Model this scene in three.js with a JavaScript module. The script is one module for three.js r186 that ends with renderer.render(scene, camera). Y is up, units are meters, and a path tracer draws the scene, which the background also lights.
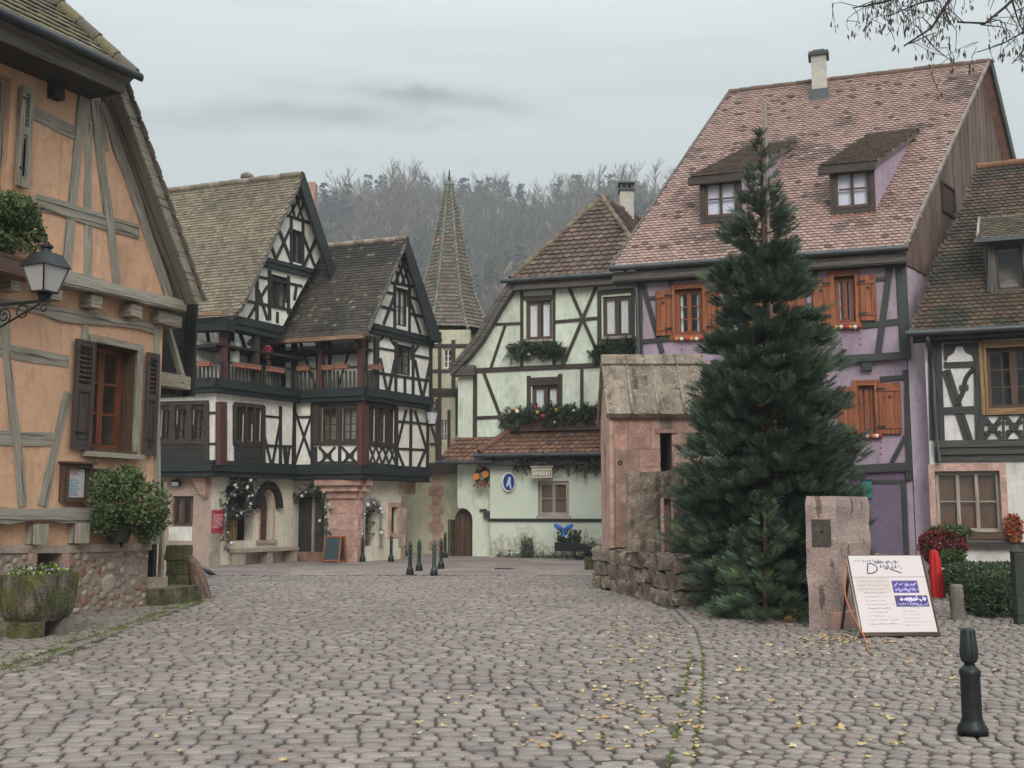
import * as THREE from 'three';
import { mergeGeometries, toCreasedNormals } from 'three/addons/utils/BufferGeometryUtils.js';

// ---------------------------------------------------------------- camera, sky, sun, exposure
const FOCAL = 1050, HORIZON = 510, EYE = 1.6;
const PITCH = Math.atan((HORIZON - 384) / FOCAL);
const scene = new THREE.Scene();
const camera = new THREE.PerspectiveCamera(2 * Math.atan(384 / FOCAL) * 180 / Math.PI, 4 / 3, 0.1, 3000);
camera.position.set(0, EYE, 0);
camera.rotation.x = PITCH;
scene.add(camera);

const renderer = new THREE.WebGLRenderer({ antialias: true });
renderer.setSize(1024, 768);
renderer.toneMapping = THREE.LinearToneMapping;
renderer.toneMappingExposure = 1.48;
renderer.shadowMap.enabled = true;

// small seeded random and tileable noise
function rng(seed) { let s = seed >>> 0; return () => { s = (s + 0x6D2B79F5) >>> 0; let t = s; t = Math.imul(t ^ (t >>> 15), t | 1); t ^= t + Math.imul(t ^ (t >>> 7), t | 61); return ((t ^ (t >>> 14)) >>> 0) / 4294967296; }; }
function hash2(x, y, s) { let h = Math.imul(x, 374761393) ^ Math.imul(y, 668265263) ^ Math.imul(s, 2246822519); h = Math.imul(h ^ (h >>> 13), 1274126177); return ((h ^ (h >>> 16)) >>> 0) / 4294967296; }
function vnoise(x, y, per, s) {   // value noise, tiles every per[0], per[1] cells
  const xi = Math.floor(x), yi = Math.floor(y), fx = x - xi, fy = y - yi;
  const w = (a, p) => ((a % p) + p) % p;
  const ux = fx * fx * (3 - 2 * fx), uy = fy * fy * (3 - 2 * fy);
  const a = hash2(w(xi, per[0]), w(yi, per[1]), s), b = hash2(w(xi + 1, per[0]), w(yi, per[1]), s);
  const c = hash2(w(xi, per[0]), w(yi + 1, per[1]), s), d = hash2(w(xi + 1, per[0]), w(yi + 1, per[1]), s);
  return a + (b - a) * ux + (c - a) * uy + (a - b - c + d) * ux * uy;
}
function fbm(x, y, px, py, oct, s, gain = 0.5) {
  let v = 0, a = 1, n = 0;
  for (let i = 0; i < oct; i++) { v += a * vnoise(x * px, y * py, [px, py], s + i * 17); n += a; a *= gain; px *= 2; py *= 2; }
  return v / n;
}
const clamp = (x, a = 0, b = 1) => Math.min(b, Math.max(a, x));
const sstep = (a, b, x) => { const t = clamp((x - a) / (b - a)); return t * t * (3 - 2 * t); };

// pixel <-> world
function rayDir(px, py) {
  const x = px - 512, y = 384 - py, z = -FOCAL, c = Math.cos(PITCH), s = Math.sin(PITCH);
  return new THREE.Vector3(x, y * c - z * s, y * s + z * c).normalize();
}
const EYE_P = new THREE.Vector3(0, EYE, 0);
function G(px, py, h = 0) { const d = rayDir(px, py); return EYE_P.clone().addScaledVector(d, (h - EYE) / d.y); }
function atDepth(px, py, z) { const d = rayDir(px, py); return EYE_P.clone().addScaledVector(d, -z / d.z); }

// overcast sky, brighter towards the zenith, thin darker cloud streaks
{
  const w = 2048, h = 1024, data = new Float32Array(w * h * 4);
  const c = Math.cos(PITCH), s = Math.sin(PITCH);
  for (let j = 0; j < h; j++) {
    const el = ((j + 0.5) / h - 0.5) * Math.PI, ce = Math.cos(el), se = Math.sin(el);
    for (let i = 0; i < w; i++) {
      const az = ((i + 0.5) / w - 0.5) * 2 * Math.PI;
      const dx = Math.cos(az) * ce, dz = Math.sin(az) * ce;
      const u = az / (2 * Math.PI) + 0.5, k = clamp(se);
      let L = 0.51 * (1 + 1.7 * sstep(0.3, 1, k));
      const warp = fbm(u + 3, k, 12, 6, 3, 5) * 0.35;
      const n1 = fbm(u * 1 + warp * 0.06, k * 2.2 + warp * 0.12, 7, 9, 5, 11), n2 = fbm(u + 0.2, k * 3 + warp * 0.1, 18, 24, 4, 23);
      L *= 0.945 + 0.10 * n1;
      let dark = 0.05 * sstep(0.5, 0.75, n2);
      // the streaky grey cloud seen over the roofs: position given as a direction
      const zc = dx * 0 + (se * s - dz * c);                         // forward component
      if (zc > 0.3) {
        const X = 512 + FOCAL * dx / zc, Y = 384 - FOCAL * (se * c + dz * s) / zc;
        const wob = (fbm(X / 1024 + 7, Y / 512 + 7, 11, 13, 6, 31, 0.6) - 0.5);
        const streak = (cx, cy, rx, ry, tilt, a) => { const y = Y - cy - (X - cx) * tilt + wob * 46, x = X - cx + wob * 80; const q = (x / rx) ** 2 + (y / ry) ** 2; return a * Math.exp(-q * 1.2); };
        dark += streak(460, 101, 85, 12, 0.2, 0.3) + streak(405, 88, 70, 8, 0.05, 0.22) + streak(320, 112, 110, 13, -0.03, 0.22) + streak(430, 128, 60, 8, 0.02, 0.18) + streak(230, 124, 110, 14, -0.06, 0.12) + streak(285, 84, 45, 12, 0.02, 0.12);
        dark *= 0.55 + 0.95 * fbm(X / 1024, Y / 512, 20, 26, 5, 77, 0.6);
      }
      L *= 1 - dark;
      if (el < 0) L = 0.5;
      const o = (j * w + i) * 4;
      data[o] = L * (0.905 - dark * 0.12); data[o + 1] = L * (0.985 - dark * 0.06); data[o + 2] = L * 1.01; data[o + 3] = 1;
    }
  }
  const sky = new THREE.DataTexture(data, w, h, THREE.RGBAFormat, THREE.FloatType);
  sky.mapping = THREE.EquirectangularReflectionMapping; sky.magFilter = THREE.LinearFilter; sky.minFilter = THREE.LinearFilter;
  sky.needsUpdate = true;
  scene.background = sky; scene.environment = sky;
}
const sun = new THREE.DirectionalLight(new THREE.Color(1, 0.96, 0.9), 1.5);
sun.position.set(4, 27, 26); sun.target.position.set(0, 0, -20);
sun.castShadow = true; sun.shadow.radius = 55; sun.shadow.mapSize.set(2048, 2048);
Object.assign(sun.shadow.camera, { left: -40, right: 40, top: 40, bottom: -40, near: 1, far: 140 });
scene.add(sun, sun.target);
scene.fog = new THREE.FogExp2(new THREE.Color(0.62, 0.67, 0.70), 0.0008);

// ---------------------------------------------------------------- textures and materials
function makeTex(w, h, f, srgb = true, rx = 1, ry = 1) {
  const d = new Uint8Array(w * h * 4);
  for (let j = 0; j < h; j++) for (let i = 0; i < w; i++) { const c = f(i / w, j / h), o = (j * w + i) * 4; d[o] = clamp(c[0]) * 255; d[o + 1] = clamp(c[1]) * 255; d[o + 2] = clamp(c[2]) * 255; d[o + 3] = 255; }
  const t = new THREE.DataTexture(d, w, h, THREE.RGBAFormat);
  t.wrapS = t.wrapT = THREE.RepeatWrapping; t.magFilter = t.minFilter = THREE.LinearFilter;
  if (srgb) t.colorSpace = THREE.SRGBColorSpace;
  t.repeat.set(rx, ry); t.needsUpdate = true; return t;
}
function again(t, rx, ry) { const c = t.clone(); c.repeat.set(rx, ry); c.needsUpdate = true; return c; }
const g3 = (v, r = 1, g = 1, b = 1) => [v * r, v * g, v * b];
// lime plaster: broad mottling, fine grain, a few hairline marks
const TX = {};
TX.plaster = makeTex(512, 512, (x, y) => { const a = fbm(x, y, 4, 4, 6, 1), b = fbm(x, y, 48, 48, 3, 2), st = fbm(x, y, 30, 9, 4, 3); const ck = Math.abs(fbm(x + 0.03 * b, y, 5, 5, 5, 13, 0.6) - 0.5) < 0.0035 && fbm(x, y, 6, 6, 2, 14) > 0.56 ? 0.12 : 0, pt = sstep(0.55, 0.6, fbm(x, y, 7, 6, 4, 15)); const v = 0.88 + 0.16 * a + 0.07 * (b - 0.5) - 0.05 * sstep(0.55, 0.75, st) - 0.035 * pt - ck; return [v, v * (0.992 + 0.008 * a), v * (0.97 + 0.03 * a)]; }, true, 0.4, 0.4);
TX.plasterB = makeTex(512, 512, (x, y) => g3(0.5 * fbm(x, y, 6, 6, 4, 8) + 0.5 * fbm(x, y, 60, 60, 3, 9)), false, 0.5, 0.5);
// wood: grain runs along u
TX.wood = makeTex(512, 512, (x, y) => { const w = fbm(x, y, 3, 5, 3, 21) * 0.05; const g = fbm(x, y + w, 3, 44, 4, 22, 0.6), f = fbm(x, y, 6, 150, 2, 24), k = fbm(x, y, 5, 9, 4, 26); const cr = sstep(0.66, 0.74, fbm(x, y + w, 2, 60, 3, 29)); const v = 0.66 + 0.3 * g + 0.12 * (f - 0.5) + 0.16 * (k - 0.5) - 0.34 * cr; return [v, v * (0.97 + 0.03 * k), v * (0.92 + 0.08 * k)]; }, true, 0.6, 0.9);
TX.woodB = makeTex(512, 512, (x, y) => { const w = fbm(x, y, 3, 5, 3, 21) * 0.05; return g3(0.6 * fbm(x, y + w, 3, 44, 4, 22, 0.6) + 0.2 * fbm(x, y, 6, 150, 2, 24) + 0.2 - 0.5 * sstep(0.66, 0.74, fbm(x, y + w, 2, 60, 3, 29))); }, false, 0.6, 0.9);
// stone: speckle, patches
TX.stone = makeTex(512, 512, (x, y) => { const a = fbm(x, y, 5, 5, 5, 41), b = fbm(x, y, 70, 70, 2, 42), l = sstep(0.62, 0.72, fbm(x, y, 12, 12, 4, 43)); const v = 0.80 + 0.3 * (a - 0.5) + 0.24 * (b - 0.5) + 0.08 * l; return [v * 1.02, v, v * (0.97 - 0.02 * l)]; }, true, 1, 1);
TX.stoneB = makeTex(512, 512, (x, y) => g3(0.55 * fbm(x, y, 9, 9, 5, 51, 0.6) + 0.45 * fbm(x, y, 50, 50, 3, 52)), false, 1, 1);
// mossy, lichen-spotted old stone
TX.lichen = makeTex(1024, 1024, (x, y) => {
  const a = fbm(x, y, 5, 5, 6, 61), b = fbm(x, y, 90, 90, 2, 62), st = fbm(x, y, 22, 3, 4, 63), l = sstep(0.63, 0.68, fbm(x, y, 17, 17, 4, 64)), l2 = sstep(0.70, 0.74, fbm(x, y, 34, 34, 3, 66)), m = sstep(0.5, 0.75, fbm(x, y, 4, 4, 5, 65));
  let v = 0.60 + 0.3 * (a - 0.5) + 0.2 * (b - 0.5) - 0.14 * sstep(0.5, 0.7, st); let r = v * 1.03, g = v * 0.985, bl = v * 0.93;
  r += (0.44 - r) * m * 0.3; g += (0.43 - g) * m * 0.3; bl += (0.36 - bl) * m * 0.3;
  const q = clamp(l * 0.28 + l2 * 0.45); return [r + (0.86 - r) * q, g + (0.85 - g) * q, bl + (0.76 - bl) * q];
}, true, 0.55, 0.55);
TX.moss = makeTex(512, 512, (x, y) => {
  const a = fbm(x, y, 6, 6, 5, 71), b = fbm(x, y, 64, 64, 3, 72), m = sstep(0.42, 0.62, fbm(x, y, 5, 4, 6, 73)), st = fbm(x, y, 26, 4, 4, 74);
  let v = 0.50 + 0.4 * (a - 0.5) + 0.3 * (b - 0.5) - 0.16 * sstep(0.5, 0.7, st); const r = v * 1.0, g = v * 0.92, bl = v * 0.8;
  return [r + (0.42 * (0.6 + b * 0.6) - r) * m * 0.62, g + (0.46 * (0.6 + b * 0.6) - g) * m * 0.62, bl + (0.18 - bl) * m * 0.62];
}, true, 1.1, 1.1);
// worn sandstone with dark run-off stains
TX.stained = makeTex(512, 512, (x, y) => { const a = fbm(x, y, 4, 4, 5, 161), b = fbm(x, y, 60, 60, 3, 162), st = sstep(0.56, 0.68, fbm(x, y, 22, 3, 5, 163)) * sstep(0.4, 0.6, fbm(x, y, 5, 5, 4, 164)), l = sstep(0.6, 0.7, fbm(x, y, 9, 9, 4, 165)); let v = 0.8 + 0.26 * (a - 0.5) + 0.2 * (b - 0.5); const s = 1 - 0.3 * st; return [v * s, v * s * (0.97 - 0.03 * st), v * s * (0.95 - 0.05 * st) + 0.04 * l]; }, true, 0.8, 0.8);
TX.speck = makeTex(256, 256, (x, y) => { const v = 0.86 + 0.4 * (fbm(x, y, 40, 40, 3, 81) - 0.5) + 0.35 * (fbm(x, y, 6, 6, 3, 82) - 0.5); return [v, v * 0.99, v * 0.97]; }, true, 3, 3);
TX.asphalt = makeTex(512, 512, (x, y) => { const a = fbm(x, y, 4, 4, 5, 91), b = fbm(x, y, 120, 120, 2, 92), p = sstep(0.52, 0.7, fbm(x, y, 7, 5, 5, 93)); const v = 0.84 + 0.22 * (a - 0.5) + 0.25 * (b - 0.5) - 0.10 * p; return [v, v * 0.985, v * 0.97]; }, true, 0.16, 0.16);

const mats = {};
function mat(rgb, map, o = {}) {
  const m = new THREE.MeshStandardMaterial({ color: new THREE.Color().setRGB(...rgb), map: map || null, roughness: o.rough ?? 0.9, metalness: o.metal ?? 0 });
  if (o.bump) { m.bumpMap = o.bump; m.bumpScale = o.bs ?? 0.004; }
  if (o.double) m.side = THREE.DoubleSide;
  return m;
}
const hex = h => { const c = new THREE.Color(h); return [c.r, c.g, c.b]; };
const tint = (rgb, k) => rgb.map(v => v * k);
const plasterM = (rgb, rough = 0.95) => mat(rgb, TX.plaster, { rough, bump: TX.plasterB, bs: 0.006 });
const woodM = (rgb, rough = 0.8) => mat(rgb, TX.wood, { rough, bump: TX.woodB, bs: 0.005 });
const stoneM = (rgb, rough = 0.92) => mat(rgb, TX.stone, { rough, bump: TX.stoneB, bs: 0.012 });
const paintM = (rgb, rough = 0.55) => mat(rgb, TX.speck, { rough });
const GLASS = new THREE.MeshPhysicalMaterial({ color: 0xffffff, roughness: 0.04, metalness: 0, transmission: 1, thickness: 0, ior: 1.5, specularIntensity: 1 });
const INTERIOR = mat([0.40, 0.345, 0.285], TX.plaster, { rough: 1 });   // papered, furnished rooms behind the panes
const M = {
  orange: plasterM([0.70, 0.42, 0.27]), cream: plasterM([0.87, 0.84, 0.765]), creamWarm: plasterM([0.80, 0.74, 0.61]), olive: plasterM([0.62, 0.60, 0.44]), green: plasterM([0.76, 0.82, 0.69]), lilac: plasterM([0.425, 0.325, 0.41]), lilacPale: plasterM([0.53, 0.42, 0.51]), plum: plasterM([0.20, 0.13, 0.21]), white: plasterM([0.80, 0.76, 0.74]), pinkwall: plasterM([0.52, 0.385, 0.32]),
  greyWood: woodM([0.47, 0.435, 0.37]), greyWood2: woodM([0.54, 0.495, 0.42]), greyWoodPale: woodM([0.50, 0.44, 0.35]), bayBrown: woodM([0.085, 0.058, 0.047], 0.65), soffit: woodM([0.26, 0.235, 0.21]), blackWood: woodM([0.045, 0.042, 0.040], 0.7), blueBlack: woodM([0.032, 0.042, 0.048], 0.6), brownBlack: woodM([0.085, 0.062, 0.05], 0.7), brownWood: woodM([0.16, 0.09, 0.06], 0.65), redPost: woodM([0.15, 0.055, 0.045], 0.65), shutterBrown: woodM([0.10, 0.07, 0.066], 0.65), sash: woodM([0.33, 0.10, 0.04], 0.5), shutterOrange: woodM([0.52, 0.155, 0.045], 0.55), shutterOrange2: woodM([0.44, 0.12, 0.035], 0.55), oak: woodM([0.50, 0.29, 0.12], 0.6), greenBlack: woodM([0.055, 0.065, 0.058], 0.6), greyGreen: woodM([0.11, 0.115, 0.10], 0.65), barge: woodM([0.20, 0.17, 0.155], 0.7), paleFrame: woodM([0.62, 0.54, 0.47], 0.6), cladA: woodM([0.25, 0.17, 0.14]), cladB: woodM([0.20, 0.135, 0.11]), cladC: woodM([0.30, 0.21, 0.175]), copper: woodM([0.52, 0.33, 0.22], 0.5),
  zinc: mat([0.115, 0.125, 0.135], TX.speck, { rough: 0.45, metal: 0.55 }), iron: mat([0.022, 0.026, 0.027], TX.speck, { rough: 0.45, metal: 0.3 }), greenIron: mat([0.03, 0.045, 0.043], TX.speck, { rough: 0.42, metal: 0.25 }),
  sandstone: stoneM([0.72, 0.45, 0.385]), sandstone2: stoneM([0.80, 0.53, 0.46]), sandstone3: stoneM([0.66, 0.40, 0.335]), paleStone: stoneM([0.62, 0.52, 0.44]), rubbleA: stoneM([0.52, 0.42, 0.36]), rubbleB: stoneM([0.42, 0.24, 0.19]), rubbleC: stoneM([0.62, 0.54, 0.46]), rubbleD: stoneM([0.30, 0.26, 0.23]), mortar: stoneM([0.44, 0.36, 0.31]),
  lichen: mat([0.70, 0.61, 0.54], TX.lichen, { rough: 1, bump: TX.stoneB, bs: 0.03 }), moss: mat([0.62, 0.60, 0.57], TX.moss, { rough: 1, bump: TX.stoneB, bs: 0.03 }),
  lace: mat([0.80, 0.83, 0.84], TX.plaster, { rough: 0.95 }), paintedReflection: mat([0.74, 0.74, 0.86], null, { rough: 0.9 }), chimneyPlaster: plasterM([0.56, 0.52, 0.46]), warmCurtain: mat([0.17, 0.10, 0.065], TX.plaster, { rough: 0.95 }),
};

// ---------------------------------------------------------------- object helpers
const BASE = new WeakMap(), USED = {};
function numbered(n) { const k = USED[n] = (USED[n] ?? -1) + 1; return k ? n + '_' + String(k).padStart(3, '0') : n; }
function thing(name, label, category, base, group) {
  const o = new THREE.Group(); o.name = numbered(name); o.position.copy(base); o.userData = { label, category }; if (group) o.userData.group = group;
  BASE.set(o, base.clone()); scene.add(o); return o;
}
function structure(name, geo, m, label) { const o = new THREE.Mesh(geo, m); o.name = name; o.userData = { kind: 'structure', label, category: name.split('_').pop() }; o.receiveShadow = o.castShadow = true; scene.add(o); BASE.set(o, new THREE.Vector3()); return o; }
function part(parent, name, geo, m, pl, label) {
  if (Array.isArray(geo)) geo = mergeGeometries(geo.map(g => { const k = g.index ? g.toNonIndexed() : g; for (const a of Object.keys(k.attributes)) if (!['position', 'normal', 'uv'].includes(a)) k.deleteAttribute(a); return k; }));
  if (pl) geo.applyMatrix4(pl.matrix);
  const b = BASE.get(parent); geo.translate(-b.x, -b.y, -b.z);
  const o = new THREE.Mesh(geo, m); o.name = name; o.castShadow = o.receiveShadow = true; if (label) o.userData.label = label;
  BASE.set(o, b); parent.add(o); return o;
}
function stuff(parent, name, geo, m, mtx, cols) {   // a mass of small alike pieces that belong to one thing
  const b = BASE.get(parent) || new THREE.Vector3(), o = new THREE.InstancedMesh(geo, m, mtx.length), t = new THREE.Matrix4();
  for (let i = 0; i < mtx.length; i++) { t.copy(mtx[i]); t.elements[12] -= b.x; t.elements[13] -= b.y; t.elements[14] -= b.z; o.setMatrixAt(i, t); if (cols) o.setColorAt(i, cols[i]); }
  o.name = name; o.userData.kind = 'stuff'; o.castShadow = o.receiveShadow = true; parent.add(o); return o;
}
// a plane to draw on: origin, u to the right, v up, n towards the viewer; uv() turns a pixel into a point of the plane
class Plane {
  constructor(O, u, v) { this.O = O.clone(); this.u = u.clone().normalize(); this.n = this.u.clone().cross(v).normalize(); this.v = this.n.clone().cross(this.u); this.matrix = new THREE.Matrix4().makeBasis(this.u, this.v, this.n).setPosition(this.O); }
  uv(px, py, w = 0) { const d = rayDir(px, py), q = this.O.clone().addScaledVector(this.n, w).sub(EYE_P); const p = d.multiplyScalar(q.dot(this.n) / d.dot(this.n)).add(EYE_P).sub(this.O); return [p.dot(this.u), p.dot(this.v)]; }
  P(u, v, w = 0) { return this.O.clone().addScaledVector(this.u, u).addScaledVector(this.v, v).addScaledVector(this.n, w); }
  px(x, y, w = 0) { const [u, v] = this.uv(x, y, w); return this.P(u, v, w); }
  out(w, du = 0) { return new Plane(this.P(du, 0, w), this.u, this.v); }
  rect(x0, y0, x1, y1) { const xm = (x0 + x1) / 2, ym = (y0 + y1) / 2; return [this.uv(x0, ym)[0], this.uv(xm, y1)[1], this.uv(x1, ym)[0], this.uv(xm, y0)[1]]; }
}
const wallPlane = (O, deg) => { const a = deg * Math.PI / 180; return new Plane(O, new THREE.Vector3(Math.cos(a), 0, -Math.sin(a)), new THREE.Vector3(0, 1, 0)); };
const UPV = new THREE.Vector3(0, 1, 0);
function bx(u0, v0, u1, v1, w0, w1, alongV) {   // box with uv in metres, grain along the long side
  const g = new THREE.BoxGeometry(u1 - u0, v1 - v0, w1 - w0); g.translate((u0 + u1) / 2, (v0 + v1) / 2, (w0 + w1) / 2);
  uvBox(g, alongV ?? (v1 - v0 > u1 - u0)); return g;
}
function uvBox(g, swap) {
  const p = g.attributes.position, n = g.attributes.normal, uv = g.attributes.uv || (g.setAttribute('uv', new THREE.BufferAttribute(new Float32Array(p.count * 2), 2)), g.attributes.uv);
  for (let i = 0; i < p.count; i++) { const ax = Math.abs(n.getX(i)), ay = Math.abs(n.getY(i)), az = Math.abs(n.getZ(i)); let a, b; if (az >= ax && az >= ay) { a = p.getX(i); b = p.getY(i); } else if (ay >= ax) { a = p.getX(i); b = p.getZ(i); } else { a = p.getZ(i); b = p.getY(i); } swap ? uv.setXY(i, b, a) : uv.setXY(i, a, b); }
  return g;
}
let tick = 0;
const jit = () => { tick = (tick * 7 + 3) % 11; return tick * 0.0022; };
function barGeo(L, t, w0, w1, wonk, seed) {   // a timber lying along x, middle at the origin
  const g = new THREE.BoxGeometry(L, t, w1 - w0, wonk ? Math.max(2, Math.round(L / 0.35)) : 1, wonk ? 2 : 1, 1); g.translate(0, 0, (w0 + w1) / 2);
  if (wonk) { const p = g.attributes.position, s = seed * 3.7; for (let i = 0; i < p.count; i++) { const x = p.getX(i), y = p.getY(i), e = Math.abs(y) > t * 0.3 ? 1 : 0; p.setY(i, y + wonk * (vnoise(x * 1.7 + s, y > 0 ? 1.3 : 7.3, [999, 999], 3) - 0.5) * (0.6 + e) + wonk * 0.5 * (vnoise(x * 6 + s, y > 0 ? 3.3 : 9.3, [999, 999], 4) - 0.5)); if (p.getZ(i) > 0 && e) p.setZ(i, p.getZ(i) - wonk * 0.4 * vnoise(x * 4 + s, y, [999, 999], 5)); } g.computeVertexNormals(); }
  uvBox(g); const uv = g.attributes.uv, o = (seed * 0.37) % 1; for (let i = 0; i < uv.count; i++) uv.setXY(i, uv.getX(i) + o, uv.getY(i) + o * 3); return g;
}
let barSeed = 1;
function bar(parent, pl, x1, y1, x2, y2, tpx, m, o = {}) {
  const a = pl.uv(x1, y1), b = pl.uv(x2, y2), du = b[0] - a[0], dv = b[1] - a[1], L = Math.hypot(du, dv), an = Math.atan2(dv, du);
  let t = o.t; if (!t) { const l = Math.hypot(x2 - x1, y2 - y1), nx = -(y2 - y1) / l * tpx / 2, ny = (x2 - x1) / l * tpx / 2, xm = (x1 + x2) / 2, ym = (y1 + y2) / 2, p = pl.uv(xm + nx, ym + ny), q = pl.uv(xm - nx, ym - ny); t = Math.abs((p[0] - q[0]) * -Math.sin(an) + (p[1] - q[1]) * Math.cos(an)); }
  const g = barGeo(L + (o.ext || 0) * 2, t, o.back ?? -0.05, (o.proud ?? 0.022) + jit(), o.wonk, barSeed++);
  g.rotateZ(an); g.translate((a[0] + b[0]) / 2, (a[1] + b[1]) / 2, 0);
  return part(parent, o.name || 'timber', g, m, pl);
}
function shapeFrom(pts, holes = []) {
  const s = new THREE.Shape(pts.map(p => new THREE.Vector2(p[0], p[1])));
  for (const h of holes) s.holes.push(new THREE.Path((h.length === 4 && typeof h[0] === 'number' ? [[h[0], h[1]], [h[0], h[3]], [h[2], h[3]], [h[2], h[1]]] : h).map(p => new THREE.Vector2(p[0], p[1]))));
  return s;
}
function slab(parent, name, pl, pts, w0, w1, m, holes = [], swap) {   // pts in the plane's metres
  const g = new THREE.ExtrudeGeometry(shapeFrom(pts, holes), { depth: w1 - w0, bevelEnabled: false, curveSegments: 4 }); g.translate(0, 0, w0); uvBox(g, swap);
  return part(parent, name, g, m, pl);
}
const pxs = (pl, list) => list.map(p => pl.uv(p[0], p[1]));
const slabPx = (parent, name, pl, list, w0, w1, m, holes, swap) => slab(parent, name, pl, pxs(pl, list), w0, w1, m, holes, swap);

// a window: frame (mesh) > panes, curtains, dark room behind
function windowAt(parent, pl, r, o, holes) {
  const [u0, v0, u1, v1] = r, fw = o.fw ?? 0.07, back = o.recess ?? 0.1, dp = 0.06, mb = o.bar ?? 0.028, cols = o.cols ?? 2, rows = o.rows ?? 3, mid = o.mid ?? 0.05;
  if (holes) holes.push([u0, v0, u1, v1]);
  const w1 = -back, w0 = w1 - dp, gs = [];
  gs.push(bx(u0, v0, u0 + fw, v1, w0, w1), bx(u1 - fw, v0, u1, v1, w0, w1), bx(u0 + fw, v0, u1 - fw, v0 + fw, w0, w1 - 0.003), bx(u0 + fw, v1 - fw, u1 - fw, v1, w0, w1 - 0.003));
  const iu0 = u0 + fw, iu1 = u1 - fw, iv0 = v0 + fw, iv1 = v1 - fw, panes = [];
  const cw = (iu1 - iu0) / cols, rh = (iv1 - iv0) / rows;
  for (let c = 1; c < cols; c++) { const t = (c % (o.leaf ?? 1) === 0) ? mid : mb, x = iu0 + c * cw; gs.push(bx(x - t / 2, iv0, x + t / 2, iv1, w0 + 0.008, w1 - 0.005 + (t === mid ? 0.012 : 0))); }
  for (let q = 1; q < rows; q++) for (let c = 0; c < cols; c++) { const y = iv0 + q * rh; gs.push(bx(iu0 + c * cw + mb / 2, y - mb / 2, iu0 + (c + 1) * cw - mb / 2, y + mb / 2, w0 + 0.012, w1 - 0.011)); }
  const f = part(parent, 'window', gs, o.m, pl);
  for (let c = 0; c < cols; c++) for (let q = 0; q < rows; q++) part(f, 'pane', new THREE.PlaneGeometry(cw, rh).translate(iu0 + (c + 0.5) * cw, iv0 + (q + 0.5) * rh, w0 + 0.024), GLASS, pl);
  const D = o.room ?? 1.4, e = 0.004, z0 = w0 - D, sd = o.side ?? 0, a0 = u0 - sd, a1 = u1 + sd, b0 = v0 - sd, b1 = v1 + sd * 0.4;
  part(f, 'room_recess', [bx(a0, b0, a1, b1, z0 - 0.02, z0), bx(a0 - 0.02, b0, a0, b1, z0, w0 - e - sd * 0.5), bx(a1, b0, a1 + 0.02, b1, z0, w0 - e - sd * 0.5), bx(a0, b0 - 0.02, a1, b0, z0, w0 - e - sd * 0.5), bx(a0, b1, a1, b1 + 0.02, z0, w0 - e - sd * 0.5)], o.roomM || INTERIOR, pl);
  if (o.curtain) {
    const t = o.curtainM || M.lace, C = (a, b, h0, h1) => { const n = 14, g = new THREE.PlaneGeometry(b - a, h1 - h0, n, 1).translate((a + b) / 2, (h0 + h1) / 2, w0 - 0.06), p = g.attributes.position; for (let i = 0; i < p.count; i++) p.setZ(i, p.getZ(i) + (t === M.paintedReflection ? 0 : 0.02) * Math.sin((p.getX(i) - a) * 60)); g.computeVertexNormals(); return g; };
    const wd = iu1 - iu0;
    if (o.curtain === 'full') part(f, 'curtain', C(iu0, iu1, iv0, iv1), t, pl);  // in the dormers this sheet is painted sky reflection, not cloth
    else { const k = o.curtain; part(f, 'curtain', C(iu0, iu0 + wd * k, iv0, iv1), t, pl); part(f, 'curtain', C(iu1 - wd * k, iu1, iv0, iv1), t, pl); }
  }
  return f;
}
const windowPx = (parent, pl, x0, y0, x1, y1, o, holes) => windowAt(parent, pl, pl.rect(x0, y0, x1, y1), o, holes);

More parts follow.
